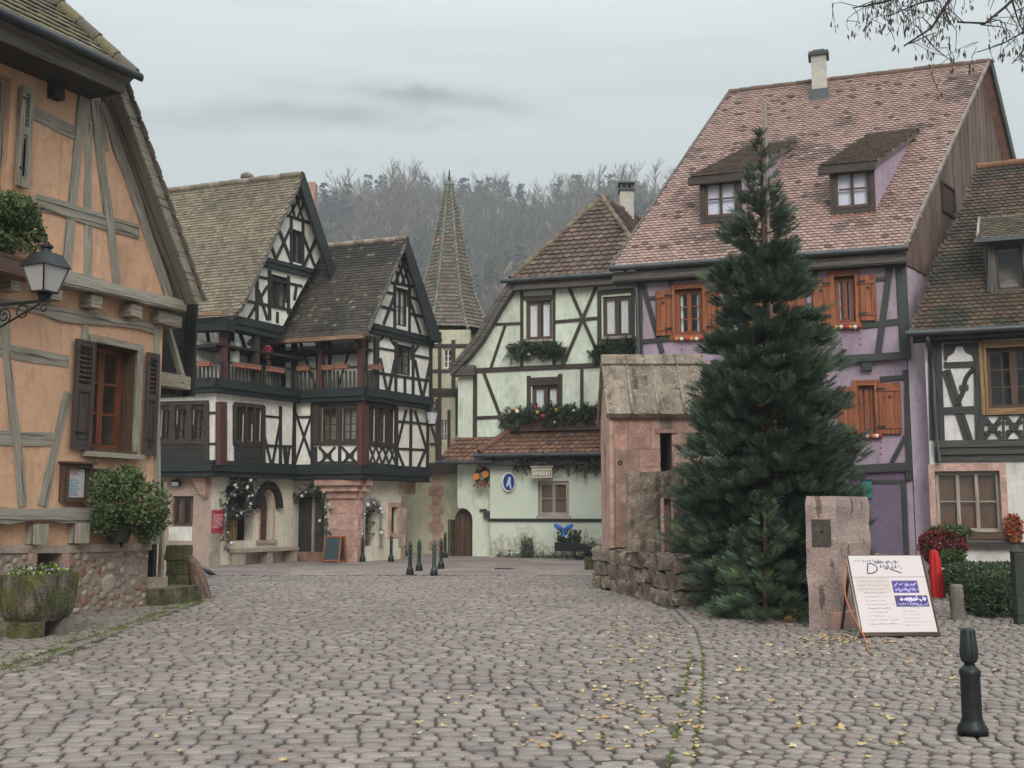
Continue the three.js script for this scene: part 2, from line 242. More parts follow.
// plain tiled roofs ("beaver tail" tiles): instanced rows over a boarded deck
const tileGeo = (() => {
  const s = new THREE.Shape(), w = 0.5; s.moveTo(-w, 1); s.lineTo(-w, 0.22); for (let i = 0; i <= 4; i++) { const a = Math.PI + i * Math.PI / 4; s.lineTo(Math.cos(a) * w, 0.22 + Math.sin(a) * 0.22); } s.lineTo(w, 1); s.closePath();
  const g = new THREE.ExtrudeGeometry(s, { depth: 1, bevelEnabled: false }); uvBox(g); return g;
})();
function inPoly(pts, x, y) { let c = false; for (let i = 0, j = pts.length - 1; i < pts.length; j = i++) { const [xi, yi] = pts[i], [xj, yj] = pts[j]; if ((yi > y) !== (yj > y) && x < (xj - xi) * (y - yi) / (yj - yi) + xi) c = !c; } return c; }
const tileMat = mat([1, 1, 1], TX.speck, { rough: 0.92 });
function tiles(parent, pl, poly, o) {   // poly in the plane's metres, v up the slope
  const R = rng(o.seed || 5), w = o.w || 0.17, ex = o.ex || 0.15, th = o.th || 0.016, us = poly.map(p => p[0]), vs = poly.map(p => p[1]);
  const u0 = Math.min(...us), u1 = Math.max(...us), v0 = Math.min(...vs), v1 = Math.max(...vs), mt = [], cl = [], tilt = Math.atan2(th * 1.7, ex * 1.0);
  const q = new THREE.Quaternion(), e = new THREE.Euler(), rot = new THREE.Matrix4().extractRotation(pl.matrix), holes = o.holes || [];
  let row = 0;
  for (let v = v0 - ex * 0.3; v < v1; v += ex, row++) {
    const sag = (R() - 0.5) * ex * 0.12;
    for (let u = u0 - w + (row % 2 ? w / 2 : 0); u < u1 + w; u += w) {
      const cu = u + (R() - 0.5) * w * 0.06, cv = v + sag + (R() - 0.5) * ex * 0.10, lift = R();
      if (!inPoly(poly, cu, cv + ex * 0.5) || holes.some(h => inPoly(h, cu, cv + ex * 0.6))) continue;
      e.set(-(tilt + (lift > 0.97 ? 0.05 : 0) + (R() - 0.5) * 0.035), (R() - 0.5) * 0.02, (R() - 0.5) * 0.03); q.setFromEuler(e);
      const m = new THREE.Matrix4().compose(new THREE.Vector3(cu, cv, th * 1.9), q, new THREE.Vector3(w * 0.97, ex * 2.05, th)).premultiply(pl.matrix);
      mt.push(m); cl.push(o.color(cu, cv, R, row, u0, u1, v0, v1));
    }
  }
  stuff(parent, 'roof_tiles', tileGeo, o.m || tileMat, mt, cl);
  slab(parent, 'roof_deck', pl, poly, -(o.deck || 0.12), 0.0, o.deckM || M.soffit, o.deckHoles || []);
}
const lin = (r, g, b) => new THREE.Color().setRGB(r, g, b);
function ridge(parent, a, b, r, m, len = 0.36, name = 'ridge_tile') {   // half-round ridge tiles from a to b
  const d = b.clone().sub(a), L = d.length(), n = Math.max(1, Math.round(L / len)), q = new THREE.Quaternion().setFromUnitVectors(new THREE.Vector3(0, 1, 0), d.clone().normalize());
  const side = new THREE.Vector3(0, 0, 1).applyQuaternion(q);
  for (let i = 0; i < n; i++) {
    const l = L / n * 1.08, g = new THREE.CylinderGeometry(r * 0.92, r * 1.06, l, 8, 1, true, 0, Math.PI * 2); const lift = ((i * 7) % 5) * 0.004;
    g.rotateY(i * 0.5); g.applyQuaternion(q); const p = a.clone().addScaledVector(d, (i + 0.5) / n); g.translate(p.x, p.y + lift, p.z);
    part(parent, name, g, Array.isArray(m) ? m[i % m.length] : m);
  }
}
function tube(pts, r, seg = 12, rad = 6, closed = false) { return new THREE.TubeGeometry(new THREE.CatmullRomCurve3(pts, closed, 'centripetal'), seg, r, rad, closed); }
function taperTube(pts, r0, r1, seg = 8, rad = 5) {
  const g = tube(pts, 1, seg, rad), p = g.attributes.position, cv = new THREE.CatmullRomCurve3(pts, false, 'centripetal'), c = new THREE.Vector3();
  for (let i = 0; i <= seg; i++) { cv.getPointAt(i / seg, c); const r = r0 + (r1 - r0) * i / seg; for (let j = 0; j <= rad; j++) { const k = i * (rad + 1) + j; p.setXYZ(k, c.x + (p.getX(k) - c.x) * r, c.y + (p.getY(k) - c.y) * r, c.z + (p.getZ(k) - c.z) * r); } }
  return g;
}
const V3 = (x, y, z) => new THREE.Vector3(x, y, z);
function beamBetween(a, b, w, h) {   // box from a to b in world space
  const d = b.clone().sub(a), L = d.length(), g = new THREE.BoxGeometry(L, h, w); uvBox(g); const x = d.normalize(), z = x.clone().cross(UPV).normalize(), y = z.clone().cross(x);
  g.applyMatrix4(new THREE.Matrix4().makeBasis(x, y, z)); const m = a.clone().add(b).multiplyScalar(0.5); g.translate(m.x, m.y, m.z); return g;
}
// leaf masses
const leafGeo = (() => { const g = new THREE.BufferGeometry(); g.setAttribute('position', new THREE.Float32BufferAttribute([0, 0, 0, -0.42, 0.45, 0.08, 0, 0.5, -0.05, 0.42, 0.45, 0.08, 0, 1, 0.10], 3)); g.setAttribute('uv', new THREE.Float32BufferAttribute([0.5, 0, 0, 0.5, 0.5, 0.5, 1, 0.5, 0.5, 1], 2)); g.setIndex([0, 2, 1, 0, 3, 2, 1, 2, 4, 2, 3, 4]); const f = g.toNonIndexed(); f.computeVertexNormals(); return f; })();
const leafMat = new THREE.MeshPhysicalMaterial({ color: 0xffffff, roughness: 0.7, side: THREE.DoubleSide });
const petalMat = new THREE.MeshPhysicalMaterial({ color: 0xffffff, roughness: 0.8, side: THREE.DoubleSide });
function leaves(parent, name, n, size, seed, at, color, m = leafMat, geo = leafGeo) {
  const R = rng(seed), mt = [], cl = [], e = new THREE.Euler(), q = new THREE.Quaternion();
  for (let i = 0; i < n; i++) { const p = at(R, i); if (!p) continue; e.set((R() - 0.5) * 3, R() * 6.28, (R() - 0.5) * 3); q.setFromEuler(e); const s = size * (0.6 + 0.8 * R()); mt.push(new THREE.Matrix4().compose(p, q, V3(s, s, s))); cl.push(color(R, p)); }
  return stuff(parent, name, geo, m, mt, cl);
}
// ---------------------------------------------------------------- the ground
const toShape = (pts) => new THREE.Shape(pts.map(p => new THREE.Vector2(p.x ?? p[0], -(p.z ?? p[1]))));
function sheet(pts, y) { const g = new THREE.ShapeGeometry(toShape(pts)); g.rotateX(-Math.PI / 2); g.translate(0, y, 0); const p = g.attributes.position, uv = g.attributes.uv; for (let i = 0; i < p.count; i++) uv.setXY(i, p.getX(i), p.getZ(i)); return g; }
{
  const far = []; for (let i = 0; i < 48; i++) far.push([Math.cos(i / 48 * 6.2832) * 1200, Math.sin(i / 48 * 6.2832) * 1200]);
  structure('ground', sheet(far, -0.06), mat([0.16, 0.14, 0.11], TX.asphalt, { rough: 1 }), 'bare earth under and around the village square');
}
const sandM = mat([0.125, 0.105, 0.09], TX.asphalt, { rough: 1, bump: TX.stoneB, bs: 0.01 });
const square = structure('cobbled_square', sheet([[-22, 4], [22, 4], [22, -27.2], [-22, -27.2]], -0.018), sandM, 'grey cobbled village square with fallen yellow leaves');
structure('back_pavement', (() => { const g = sheet([[-30, -26.2], [-12, -26.6], [-4, -26.3], [1.6, -26.4], [3, -25.6], [26, -25.6], [26, -60], [-30, -60]], 0.004); return g; })(), mat([0.40, 0.325, 0.30], TX.asphalt, { rough: 0.95, bump: TX.stoneB, bs: 0.004 }), 'smooth pinkish paving in front of the houses at the back');

const BORDER = [G(684, 900), G(692, 768), G(701, 700), G(703, 655), G(694, 628), G(674, 609)];
function borderX(d) { for (let i = 0; i < BORDER.length - 1; i++) { const a = BORDER[i], b = BORDER[i + 1]; if (d >= -a.z && d <= -b.z) return a.x + (b.x - a.x) * (d + a.z) / (a.z - b.z); } return d < -BORDER[0].z ? BORDER[0].x : BORDER[5].x; }
const GUT0 = G(-60, 695), GUT1 = G(205, 597);
const gutterX = d => GUT0.x + (GUT1.x - GUT0.x) * (d + GUT0.z) / (GUT0.z - GUT1.z);
const cobbleVariants = [];
for (let k = 0; k < 8; k++) {
  const R = rng(300 + k), ring = [], N = 10;
  for (let i = 0; i < N; i++) { const a = (i + 0.5) / N * Math.PI * 2, c = Math.cos(a), s = Math.sin(a), pw = 0.42; ring.push([Math.sign(c) * Math.abs(c) ** pw * 0.5 * (0.93 + 0.09 * R()), Math.sign(s) * Math.abs(s) ** pw * 0.5 * (0.93 + 0.09 * R())]); }
  const pos = [], idx = []; const lay = [[1, -0.07], [1, -0.016], [0.93, -0.004], [0.7, 0.001]];
  for (const [sc, y] of lay) for (let i = 0; i < N; i++) pos.push(ring[i][0] * sc, y + (y > -0.01 ? (R() - 0.5) * 0.004 : 0), ring[i][1] * sc);
  pos.push(0, 0.002 + R() * 0.002, 0);
  for (let l = 0; l < 3; l++) for (let i = 0; i < N; i++) { const a = l * N + i, b = l * N + (i + 1) % N; idx.push(a, a + N, b, b, a + N, b + N); }
  for (let i = 0; i < N; i++) idx.push(3 * N + i, 4 * N, 3 * N + (i + 1) % N);
  const g = new THREE.BufferGeometry(); g.setAttribute('position', new THREE.Float32BufferAttribute(pos, 3)); g.setAttribute('uv', new THREE.Float32BufferAttribute(pos.filter((_, i) => i % 3 !== 1).map(v => v * 0.16), 2)); g.setIndex(idx); g.computeVertexNormals(); cobbleVariants.push(g);
}
const cobbleTones = [[0.43, 0.385, 0.37], [0.40, 0.355, 0.345], [0.47, 0.42, 0.40], [0.37, 0.33, 0.325], [0.46, 0.40, 0.375], [0.42, 0.35, 0.33], [0.53, 0.48, 0.45], [0.33, 0.295, 0.29], [0.44, 0.405, 0.375], [0.385, 0.35, 0.325]].map(c => [c[0] * 0.84, c[1] * 0.815, c[2] * 0.80]);
const cobbleTex = again(TX.stone, 2.2, 2.2), cobbleBump = again(TX.stoneB, 2.2, 2.2);
const cobbleMats = cobbleTones.map(c => mat(c, cobbleTex, { rough: 0.72, bump: cobbleBump, bs: 0.006 }));
const cobbles = [];
{
  const R = rng(77), add = (x, d, w, l, rot, tone) => { const lim = 0.5 * d + 3.2; if (Math.abs(x) > lim) return; cobbles.push({ x, d, w, l, rot, k: Math.floor(R() * 8), y: (R() - 0.5) * 0.016 - (R() < 0.04 ? 0.012 : 0), tx: (R() - 0.5) * 0.06, tz: (R() - 0.5) * 0.06, tone: tone ?? (() => { const q = fbm(x * 0.05 + 0.5, d * 0.05 + 0.5, 17, 17, 4, 611); return R() < 0.3 + 1.6 * Math.abs(q - 0.5) ? (q > 0.5 ? [2, 6, 4, 0, 8][Math.floor(R() * 5)] : [3, 7, 5, 1, 9][Math.floor(R() * 5)]) : Math.floor(R() * 10); })() }); };
  // main field: courses across the square, stones of unequal length
  let d = 4.6, row = 0;
  while (d < 26.5) {
    const rh = 0.112 + 0.06 * R(), lim = 0.5 * d + 3.2;
    let x = -lim + R() * 0.2;
    while (x < lim) {
      const w = 0.12 + 0.11 * R(), cx = x + w / 2; x += w + 0.008;
      const wave = 0.16 * Math.sin(cx * 0.33 + d * 0.11) + 0.022 * Math.sin(cx * 1.1 + d * 0.6) + 0.03 * cx, dd = d + wave + (R() - 0.5) * 0.022;
      const slope = 0.053 * Math.cos(cx * 0.33 + d * 0.11) + 0.024 * Math.cos(cx * 1.1 + d * 0.6) + 0.03;
      if (cx > borderX(dd) - 0.16) continue;
      if (dd > 26.55) continue;
      if (Math.abs(cx - gutterX(dd)) < 0.16 && dd < 20) continue;
      const left = cx < gutterX(dd);
      add(cx, dd, w, rh * (0.9 + 0.14 * R()), slope + (R() - 0.5) * 0.05, left && R() < 0.5 ? 9 : undefined);
    }
    d += rh + 0.008; row++;
  }
  // gutter: a line of longer stones along the left house
  { const a = V3(GUT0.x, 0, GUT0.z), b = V3(GUT1.x, 0, GUT1.z), L = a.distanceTo(b), an = Math.atan2(b.x - a.x, -(b.z - a.z)); let s = -2; while (s < L) { const l = 0.2 + 0.14 * R(), p = a.clone().lerp(b, (s + l / 2) / L); add(p.x, -p.z, 0.17, l, an, R() < 0.4 ? 9 : 3); s += l + 0.018; } }
  // double border row
  for (let i = 0; i < BORDER.length - 1; i++) { const a = BORDER[i], b = BORDER[i + 1], L = a.distanceTo(b), an = Math.atan2(b.x - a.x, -(b.z - a.z)), nx = Math.cos(an), nz = Math.sin(an); let s = 0; while (s < L) { const l = 0.15 + 0.07 * R(); for (const o of [-0.07, 0.08]) { const p = a.clone().lerp(b, clamp((s + l / 2) / L)); add(p.x + nx * o, -p.z - nz * o * -1 * 0, 0.13, l - 0.01, an + (R() - 0.5) * 0.05); } s += l + 0.012; } }
  // right field: small stones set in arcs
  const bandW = 0.92; let bi = 0;
  for (let d0 = 4.3; d0 < 26; d0 += bandW, bi++) {
    const x0 = borderX(d0 + bandW / 2) - 0.6, x1 = 0.5 * d0 + 3.4;
    for (let x = x0; x < x1; x += 0.137) for (let j = 0; j < 7; j++) {
      const t = (j + 0.5) / 7 * 2 - 1, bul = (bi % 2 ? -1 : 1) * 0.22 * (1 - t * t), cx = x + bul + (R() - 0.5) * 0.014, cd = d0 + (j + 0.5) * bandW / 7 + (R() - 0.5) * 0.012;
      if (cx < borderX(cd) + 0.155 || cd > 25.8) continue;
      const ang = Math.atan((bi % 2 ? 1 : -1) * 0.44 * t / (bandW / 2));
      add(cx, cd, 0.121, 0.116, -ang + (R() - 0.5) * 0.06);
    }
  }
}
{ // the 300 stones that show largest are pieces of their own, the others one mass
  const shows = c => { const p = V3(c.x, 0, -c.d).project(camera); return Math.abs(p.x) < 1.02 && Math.abs(p.y) < 1.0; };
  camera.updateMatrixWorld(); camera.updateProjectionMatrix();
  for (const c of cobbles) c.size = shows(c) ? c.w * c.l / c.d ** 3 : 0;
  const order = cobbles.slice().sort((a, b) => b.size - a.size), near = new Set(order.slice(0, 300)), mt = cobbleVariants.map(() => []), cl = cobbleVariants.map(() => []);
  const e = new THREE.Euler(), q = new THREE.Quaternion();
  for (const c of cobbles) {
    e.set(c.tx, c.rot, c.tz); q.setFromEuler(e);
    if (near.has(c)) { const o = new THREE.Mesh(cobbleVariants[c.k], cobbleMats[c.tone]); o.name = 'cobblestone'; o.position.set(c.x, c.y, -c.d); o.quaternion.copy(q); o.scale.set(c.w, 1, c.l); o.castShadow = o.receiveShadow = true; square.add(o); }
    else { mt[c.k].push(new THREE.Matrix4().compose(V3(c.x, c.y, -c.d), q, V3(c.w, 1, c.l))); const t = cobbleTones[c.tone]; cl[c.k].push(lin(t[0], t[1], t[2])); }
  }
  const white = mat([1, 1, 1], cobbleTex, { rough: 0.72, bump: cobbleBump, bs: 0.006 });
  cobbleVariants.forEach((g, k) => stuff(square, 'cobblestones', g, white, mt[k], cl[k]));
}
{ // moss and grit in some joints, tufts along the gutter: uncountable
  const holder = thing('joint_moss', 'green moss growing in the joints along the house gutter', 'moss', V3(0, 0, 0)); holder.userData.kind = 'stuff';
  const R0 = rng(9);
  leaves(holder, 'moss_tufts', 5200, 0.022, 91, (R) => { const side = R(); if (side < 0.8) { const d = 10.5 + 9.5 * R(), x = gutterX(d) + (R() - 0.5) * 0.10 * (R() < 0.5 ? 1 : 6) - (R() < 0.3 ? 0.5 * R() : 0); return V3(x, -0.012 + 0.012 * R(), -d); } const d = 6.4 + 6 * R(); return V3(borderX(d) + (R() < 0.5 ? -0.15 : 0.005) + (R() - 0.5) * 0.02, -0.014, -d); }, (R) => lin(0.10 + 0.08 * R(), 0.13 + 0.09 * R(), 0.035));
}
{ // fallen leaves
  const g = new THREE.BufferGeometry(); const pos = [0, 0, 0], R1 = rng(4), N = 11; for (let i = 0; i < N; i++) { const a = i / N * 6.283, r = (i % 2 ? 0.55 : 1) * (0.85 + 0.25 * R1()); pos.push(Math.cos(a) * r, 0.18 * Math.sin(a * 2) + 0.12 * r, Math.sin(a) * r * 0.8); } const idx = []; for (let i = 0; i < N; i++) idx.push(0, 1 + (i + 1) % N, 1 + i); g.setAttribute('position', new THREE.Float32BufferAttribute(pos, 3)); g.setAttribute('uv', new THREE.Float32BufferAttribute(pos.filter((_, i) => i % 3 !== 1), 2)); g.setIndex(idx); g.computeVertexNormals();
  const R = rng(55), mt = [], cl = [], e = new THREE.Euler(), q = new THREE.Quaternion();
  const drop = (px, py, sx, sy, n) => { for (let i = 0; i < n; i++) { const gx = px + sx * (R() + R() + R() - 1.5), gy = Math.max(585, py + sy * (R() + R() + R() - 1.5)), p = G(gx, gy); if (p.z < -26) continue; e.set((R() - 0.5) * 0.5, R() * 6.28, (R() - 0.5) * 0.5); q.setFromEuler(e); const s = 0.022 + 0.036 * R() * R(); mt.push(new THREE.Matrix4().compose(V3(p.x, 0.012, p.z), q, V3(s, s, s))); const t = R(); cl.push(t < 0.5 ? lin(0.50, 0.37, 0.17) : t < 0.75 ? lin(0.42, 0.25, 0.11) : t < 0.88 ? lin(0.56, 0.48, 0.27) : lin(0.12, 0.08, 0.05)); } };
  drop(640, 690, 90, 36, 150); drop(590, 735, 110, 22, 55); drop(760, 700, 70, 22, 30); drop(835, 640, 45, 6, 110); drop(650, 640, 60, 26, 130); drop(520, 700, 120, 45, 26); drop(900, 680, 90, 50, 80); drop(300, 720, 220, 50, 24); drop(690, 735, 16, 25, 22); drop(930, 645, 60, 14, 26); drop(150, 700, 140, 40, 10); drop(460, 640, 130, 40, 14); drop(830, 745, 90, 20, 14); drop(780, 655, 60, 12, 22); drop(940, 610, 40, 8, 16);
  const holder = thing('fallen_leaves', 'yellow and brown autumn leaves scattered over the cobbles', 'leaves', V3(0, 0, 0)); holder.userData.kind = 'stuff';
  stuff(holder, 'leaf_litter', g, petalMat, mt, cl);
}
// ---------------------------------------------------------------- orange half-timbered house
const gradeTile = (base, vary, mossy) => (u, v, R) => { const n = fbm(u * 0.09 + 5, v * 0.11 + 5, 9, 9, 4, 121), k = 0.72 + 0.5 * R() * vary + 0.35 * (n - 0.5); const g = mossy * sstep(0.5, 0.66, fbm(u * 0.07 + 2, v * 0.06 + 9, 11, 11, 4, 133)); return lin(base[0] * k * (1 - 0.35 * g), base[1] * k * (1 - 0.05 * g), base[2] * k * (1 - 0.4 * g)); };
const ORANGE_BASE = G(150, 605);
const LW = wallPlane(ORANGE_BASE, 69.8), LG = LW.out(0.22);   // lower wall, jettied gable wall
const orangeHouse = thing('orange_house', 'orange plastered half-timbered house with grey weathered beams and brown shutters', 'house', ORANGE_BASE);
{
  const H = orangeHouse, W = { wonk: 0.035 }, grey = [M.greyWood, M.greyWood2], u = (x, y) => LW.uv(x, y)[0], uL = LW.uv(-260, 500)[0];
  const b = (pl, x1, y1, x2, y2, t, k = 0, o = {}) => bar(H, pl, x1, y1, x2, y2, t, grey[k], { wonk: 0.03, back: -0.08, proud: 0.012, ...o });
  // walls
  const holes = [], vS = LW.uv(60, 548)[1], vJ = LW.uv(80, 296)[1], uR = LW.uv(159, 430)[0];
  const win = LW.rect(91, 346, 134, 452), cell = LW.rect(33, 553, 58, 572);
  holes.push(win);
  slab(H, 'wall', LW, [[uL, vS], [uR, vS], [uR, vJ + 0.1], [uL, vJ + 0.1]], -0.35, 0, M.orange, holes);
  const uP = LW.uv(145, 575)[0];
  slab(H, 'plinth', LW, [[uL, -0.05], [uP, -0.05], [uP, vS], [uL, vS]], -0.4, 0.05, M.mortar, [[cell[0], cell[1], cell[2], cell[3]]]);
  part(H, 'cellar_recess', [bx(cell[0] - 0.05, cell[1] - 0.05, cell[2] + 0.05, cell[3] + 0.05, -1.5, -1.45), bx(cell[0] - 0.05, cell[1] - 0.05, cell[0], cell[3] + 0.05, -1.45, -0.405), bx(cell[2], cell[1] - 0.05, cell[2] + 0.05, cell[3] + 0.05, -1.45, -0.405), bx(cell[0], cell[1] - 0.05, cell[2], cell[1], -1.45, -0.405), bx(cell[0], cell[3], cell[2], cell[3] + 0.05, -1.45, -0.405)], M.mortar, LW);
  // rubble of the plinth: stones proud of the mortar
  { const R = rng(17), RM = [M.rubbleA, M.rubbleB, M.rubbleC, M.rubbleA, M.rubbleC, M.rubbleC, M.mortar, M.mortar, M.rubbleB], u00 = LW.uv(-70, 580)[0], got = []; let n = 0;
    for (let tr = 0; tr < 2600 && n < 190; tr++) { const w = 0.1 + 0.24 * R() * R(), h = w * (0.6 + 0.6 * R()), c = [u00 + (uP - u00 - w) * R() + w / 2, 0.04 + (vS - 0.14) * R()]; if (c[1] + h / 2 > vS - 0.05 || c[1] < h * 0.4) continue; if (c[0] + w / 2 > cell[0] - 0.07 && c[0] - w / 2 < cell[2] + 0.07 && c[1] + h / 2 > cell[1] - 0.05 && c[1] - h / 2 < cell[3] + 0.05) continue;
      if (got.some(q => Math.hypot((q[0] - c[0]) / (q[2] + w), (q[1] - c[1]) / (q[3] + h)) < 0.53)) continue; got.push([c[0], c[1], w, h]);
      const g = new THREE.IcosahedronGeometry(0.5, 1), p = g.attributes.position, s = n * 1.7, tw = (R() - 0.5) * 0.9; for (let i = 0; i < p.count; i++) { const x = p.getX(i), y = p.getY(i), z = p.getZ(i), pw = (a) => Math.sign(a) * Math.abs(a * 2) ** 0.7 / 2; const j = 0.82 + 0.36 * vnoise(x * 2.6 + s, y * 2.6 + z, [999, 999], 6); p.setXYZ(i, pw(x) * w * j, pw(y) * h * j, z * 0.055 + 0.042); } g.computeVertexNormals(); uvBox(g); g.rotateZ(tw); g.translate(c[0], c[1], 0.012 * R()); part(H, 'plinth_stone', g, RM[Math.floor(R() * RM.length)], LW); n++; } }
  slabPx(H, 'plinth_ledge', LW, [[-60, 545], [26, 545], [60, 545], [148, 543], [148, 550], [60, 553], [-60, 553]], -0.02, 0.08, M.paleStone);
  for (const [x0, x1] of [[24, 33], [58, 66]]) { const r = LW.rect(x0, 553, x1, 574); part(H, 'cellar_jamb', bx(...r.slice(0, 4), -0.1, 0.075), M.sandstone, LW); }
  // lower storey timbers
  b(LW, -250, 256, 152, 330, 12, 1, { wonk: 0.07, proud: 0.05 });
  b(LW, -250, 307, 68, 362, 14); b(LW, -250, 424, 54, 440, 14); b(LW, -75, 294, -80, 510, 10); b(LW, -170, 276, -172, 508, 12, 1); b(LW, -90, 310, -160, 508, 10);
  b(LW, 1, 306, 22, 506, 8); b(LW, 67, 392, 42, 506, 8); b(LW, 84, 323, 83.5, 345, 6, 1); b(LW, 156, 326, 157, 500, 6, 1, { proud: 0.03 });
  b(LW, -250, 509.4, 148, 517, 16, 0, { proud: 0.16, wonk: 0.05 });
  for (const [x, y] of [[-22, 535], [30, 535], [72, 534], [111, 535], [143, 535]]) { const r = LW.rect(x - 4.5, y - 11, x + 4.5, y + 9); const g = bx(r[0], r[1], r[2], r[3], -0.1, 0.26); part(H, 'corbel', g, M.greyWood, LW); }
  // jetty
  b(LG, -250, 205, 182, 307, 15, 1, { proud: 0.10, wonk: 0.04, back: -0.2 });
  for (const [x, y] of [[-30, 274], [14, 285], [55, 294], [95, 302], [135, 311]]) { const r = LG.rect(x - 5, y - 6, x + 6, y + 6); part(H, 'joist_end', bx(r[0], r[1], r[2], r[3], -0.4, 0.03), M.greyWoodPale, LG); }
  { const r = LG.rect(160, 314, 183, 325); part(H, 'joist_end', bx(r[0], r[1], r[2], r[3], -0.5, -0.02), M.greyWoodPale, LG); }
  // gable wall and its timbers
  const gh = [], up = LG.rect(-14, 72, 9, 188);
  const gp = [[-150, 235], [174, 299], [112, 150], [100, 96], [86, 92], [8, 55], [-150, -18]];
  slabPx(H, 'gable_wall', LG, gp, -0.3, 0, M.orange, [up]);
  windowAt(H, LG, up, { m: M.greyWood, cols: 2, rows: 3, recess: 0.1 });
  b(LG, 82, 96, 65, 272, 9); b(LG, 88, 98, 88, 280, 8, 1); b(LG, 93, 100, 117, 285, 7.5); b(LG, 103, 102, 168, 297, 9, 1); b(LG, 98, 104, 104, 150, 8);
  b(LG, 30, 112, 74, 132, 13); b(LG, 36, 202, 138, 231, 14); b(LG, 36, 196, 43, 240, 5, 1); b(LG, -148, 146, 0, 190, 13); b(LG, -62, 22, -66, 248, 9, 1); b(LG, -120, 8, -118, 236, 9); b(LG, 84, 120, 100, 128, 8, 1);
  // shutters
  const shutter = (pl, x0, yl0, yl1, x1, yr0, yr1, m, w = 0.05) => {
    const a = pl.uv(x0, yl1), c = pl.uv(x1, yr0), u0 = a[0], u1 = c[0], v0 = (a[1] + pl.uv(x1, yr1)[1]) / 2, v1 = (c[1] + pl.uv(x0, yl0)[1]) / 2, k = v0 + (v1 - v0) * 0.56, f = 0.075;
    const s = part(H, 'shutter', [bx(u0, v0, u0 + f, v1, w, w + 0.045), bx(u1 - f, v0, u1, v1, w, w + 0.045), bx(u0 + f, v0, u1 - f, v0 + 0.12, w, w + 0.043), bx(u0 + f, v1 - 0.09, u1 - f, v1, w, w + 0.043), bx(u0 + f, k - 0.06, u1 - f, k + 0.06, w, w + 0.043)], m, pl);
    part(s, 'shutter_panel', [bx(u0 + f, v0 + 0.12, u1 - f, k - 0.06, w + 0.008, w + 0.022), bx(u0 + f + 0.05, v0 + 0.17, u1 - f - 0.05, k - 0.11, w + 0.022, w + 0.034)], m, pl);
    const n = 8, sh = (v1 - 0.09 - k - 0.06) / n; for (let i = 0; i < n; i++) { const g = new THREE.BoxGeometry(u1 - u0 - 2 * f, sh * 0.9, 0.012); uvBox(g); g.rotateX(0.75); g.translate((u0 + u1) / 2, k + 0.06 + (i + 0.5) * sh, w + 0.02); part(s, 'slat', g, m, pl); }
    for (const hv of [v0 + 0.25, v1 - 0.2]) part(s, 'hinge', bx(u0 + 0.02, hv, u1 - 0.1, hv + 0.03, w + 0.045, w + 0.05), M.iron, pl);
  };
  shutter(LW, 67, 337, 451, 92, 343, 449, M.shutterBrown); shutter(LW, 139.5, 351, 455, 156, 355, 457, M.shutterBrown); shutter(LG, 12, 82, 184, 30, 92, 193, M.greyWood);
  // the big window: grey outer frame, deep reveal, red-brown sash
  { const [u0, v0, u1, v1] = win; part(H, 'window_surround', [bx(u0 - 0.12, v0 - 0.02, u0, v1 + 0.11, -0.1, 0.06), bx(u1, v0 - 0.02, u1 + 0.12, v1 + 0.11, -0.1, 0.06), bx(u0, v1, u1, v1 + 0.11, -0.1, 0.063), bx(u0 - 0.16, v0 - 0.1, u1 + 0.16, v0 - 0.02, -0.1, 0.14)], M.greyWood, LW);
    part(H, 'window_sill', bx(u0 - 0.02, v0 - 0.02, u1 + 0.02, v0 + 0.03, -0.3, 0.1), M.brownWood, LW);
    part(H, 'window_lining', [bx(u0, v0 + 0.03, u0 + 0.014, v1, -0.27, -0.005), bx(u1 - 0.014, v0 + 0.03, u1, v1, -0.27, -0.005), bx(u0 + 0.014, v1 - 0.014, u1 - 0.014, v1, -0.27, -0.005)], M.brownWood, LW);
    windowAt(H, LW, [u0, v0 + 0.03, u1, v1], { m: M.sash, cols: 2, rows: 3, recess: 0.27, fw: 0.09, mid: 0.12, bar: 0.035, room: 2.2, side: 0.5 }); }
  // doorway at the far end of the wall
  const dr = LW.rect(146, 500, 163, 592);
  part(H, 'door', [bx(dr[0], 0.32, dr[2], dr[3], -0.4, -0.34)], M.blackWood, LW);
  part(H, 'door_reveal', [bx(dr[2], 0, dr[2] + 0.1, dr[3] + 0.2, -0.5, -0.2), bx(dr[0], dr[3], dr[2], dr[3] + 0.35, -0.4, -0.05)], M.blackWood, LW);
  { const r = LW.rect(163, 482, 167, 592); part(H, 'door_post', bx(r[0] + 0.02, 0.27, r[0] + 0.09, r[3], -0.1, -0.03), M.greyWoodPale, LW); }
  const st = LW.rect(145, 588, 185, 604); part(H, 'step', bx(st[0] - 0.02, -0.05, st[0] + 1.15, 0.27, -0.35, 0.28), M.moss, LW); part(H, 'step', bx(st[0] - 0.01, 0.27, st[0] + 0.6, 0.45, -0.34, -0.02), M.paleStone, LW);
  // dark timber gallery under the eaves, beyond the corner
  { const v0 = LW.uv(175, 392)[1], v1 = LW.uv(175, 300)[1]; slab(H, 'gallery', LW, [[uR + 0.01, v0], [uR + 1.05, v0], [uR + 1.3, v1 + 0.35], [uR + 0.01, v1 + 0.6]], -3, -0.35, M.blackWood); part(H, 'gallery_beam', bx(uR + 0.02, v0 + 0.10, uR + 0.95, v0 + 0.34, -0.34, -0.1), M.greyWoodPale, LW); }
  bar(H, LW, 172, 318, 192, 388, 3, M.greyWood, { proud: -0.12, back: -0.2, name: 'brace' });
  { const v0 = LW.uv(175, 392)[1], v1 = LW.uv(175, 300)[1]; const g = bx(uR + 1.06, v0, uR + 1.12, v1 + 0.1, -1.4, -0.12); part(H, 'gallery_board', g, M.blackWood, LW); }
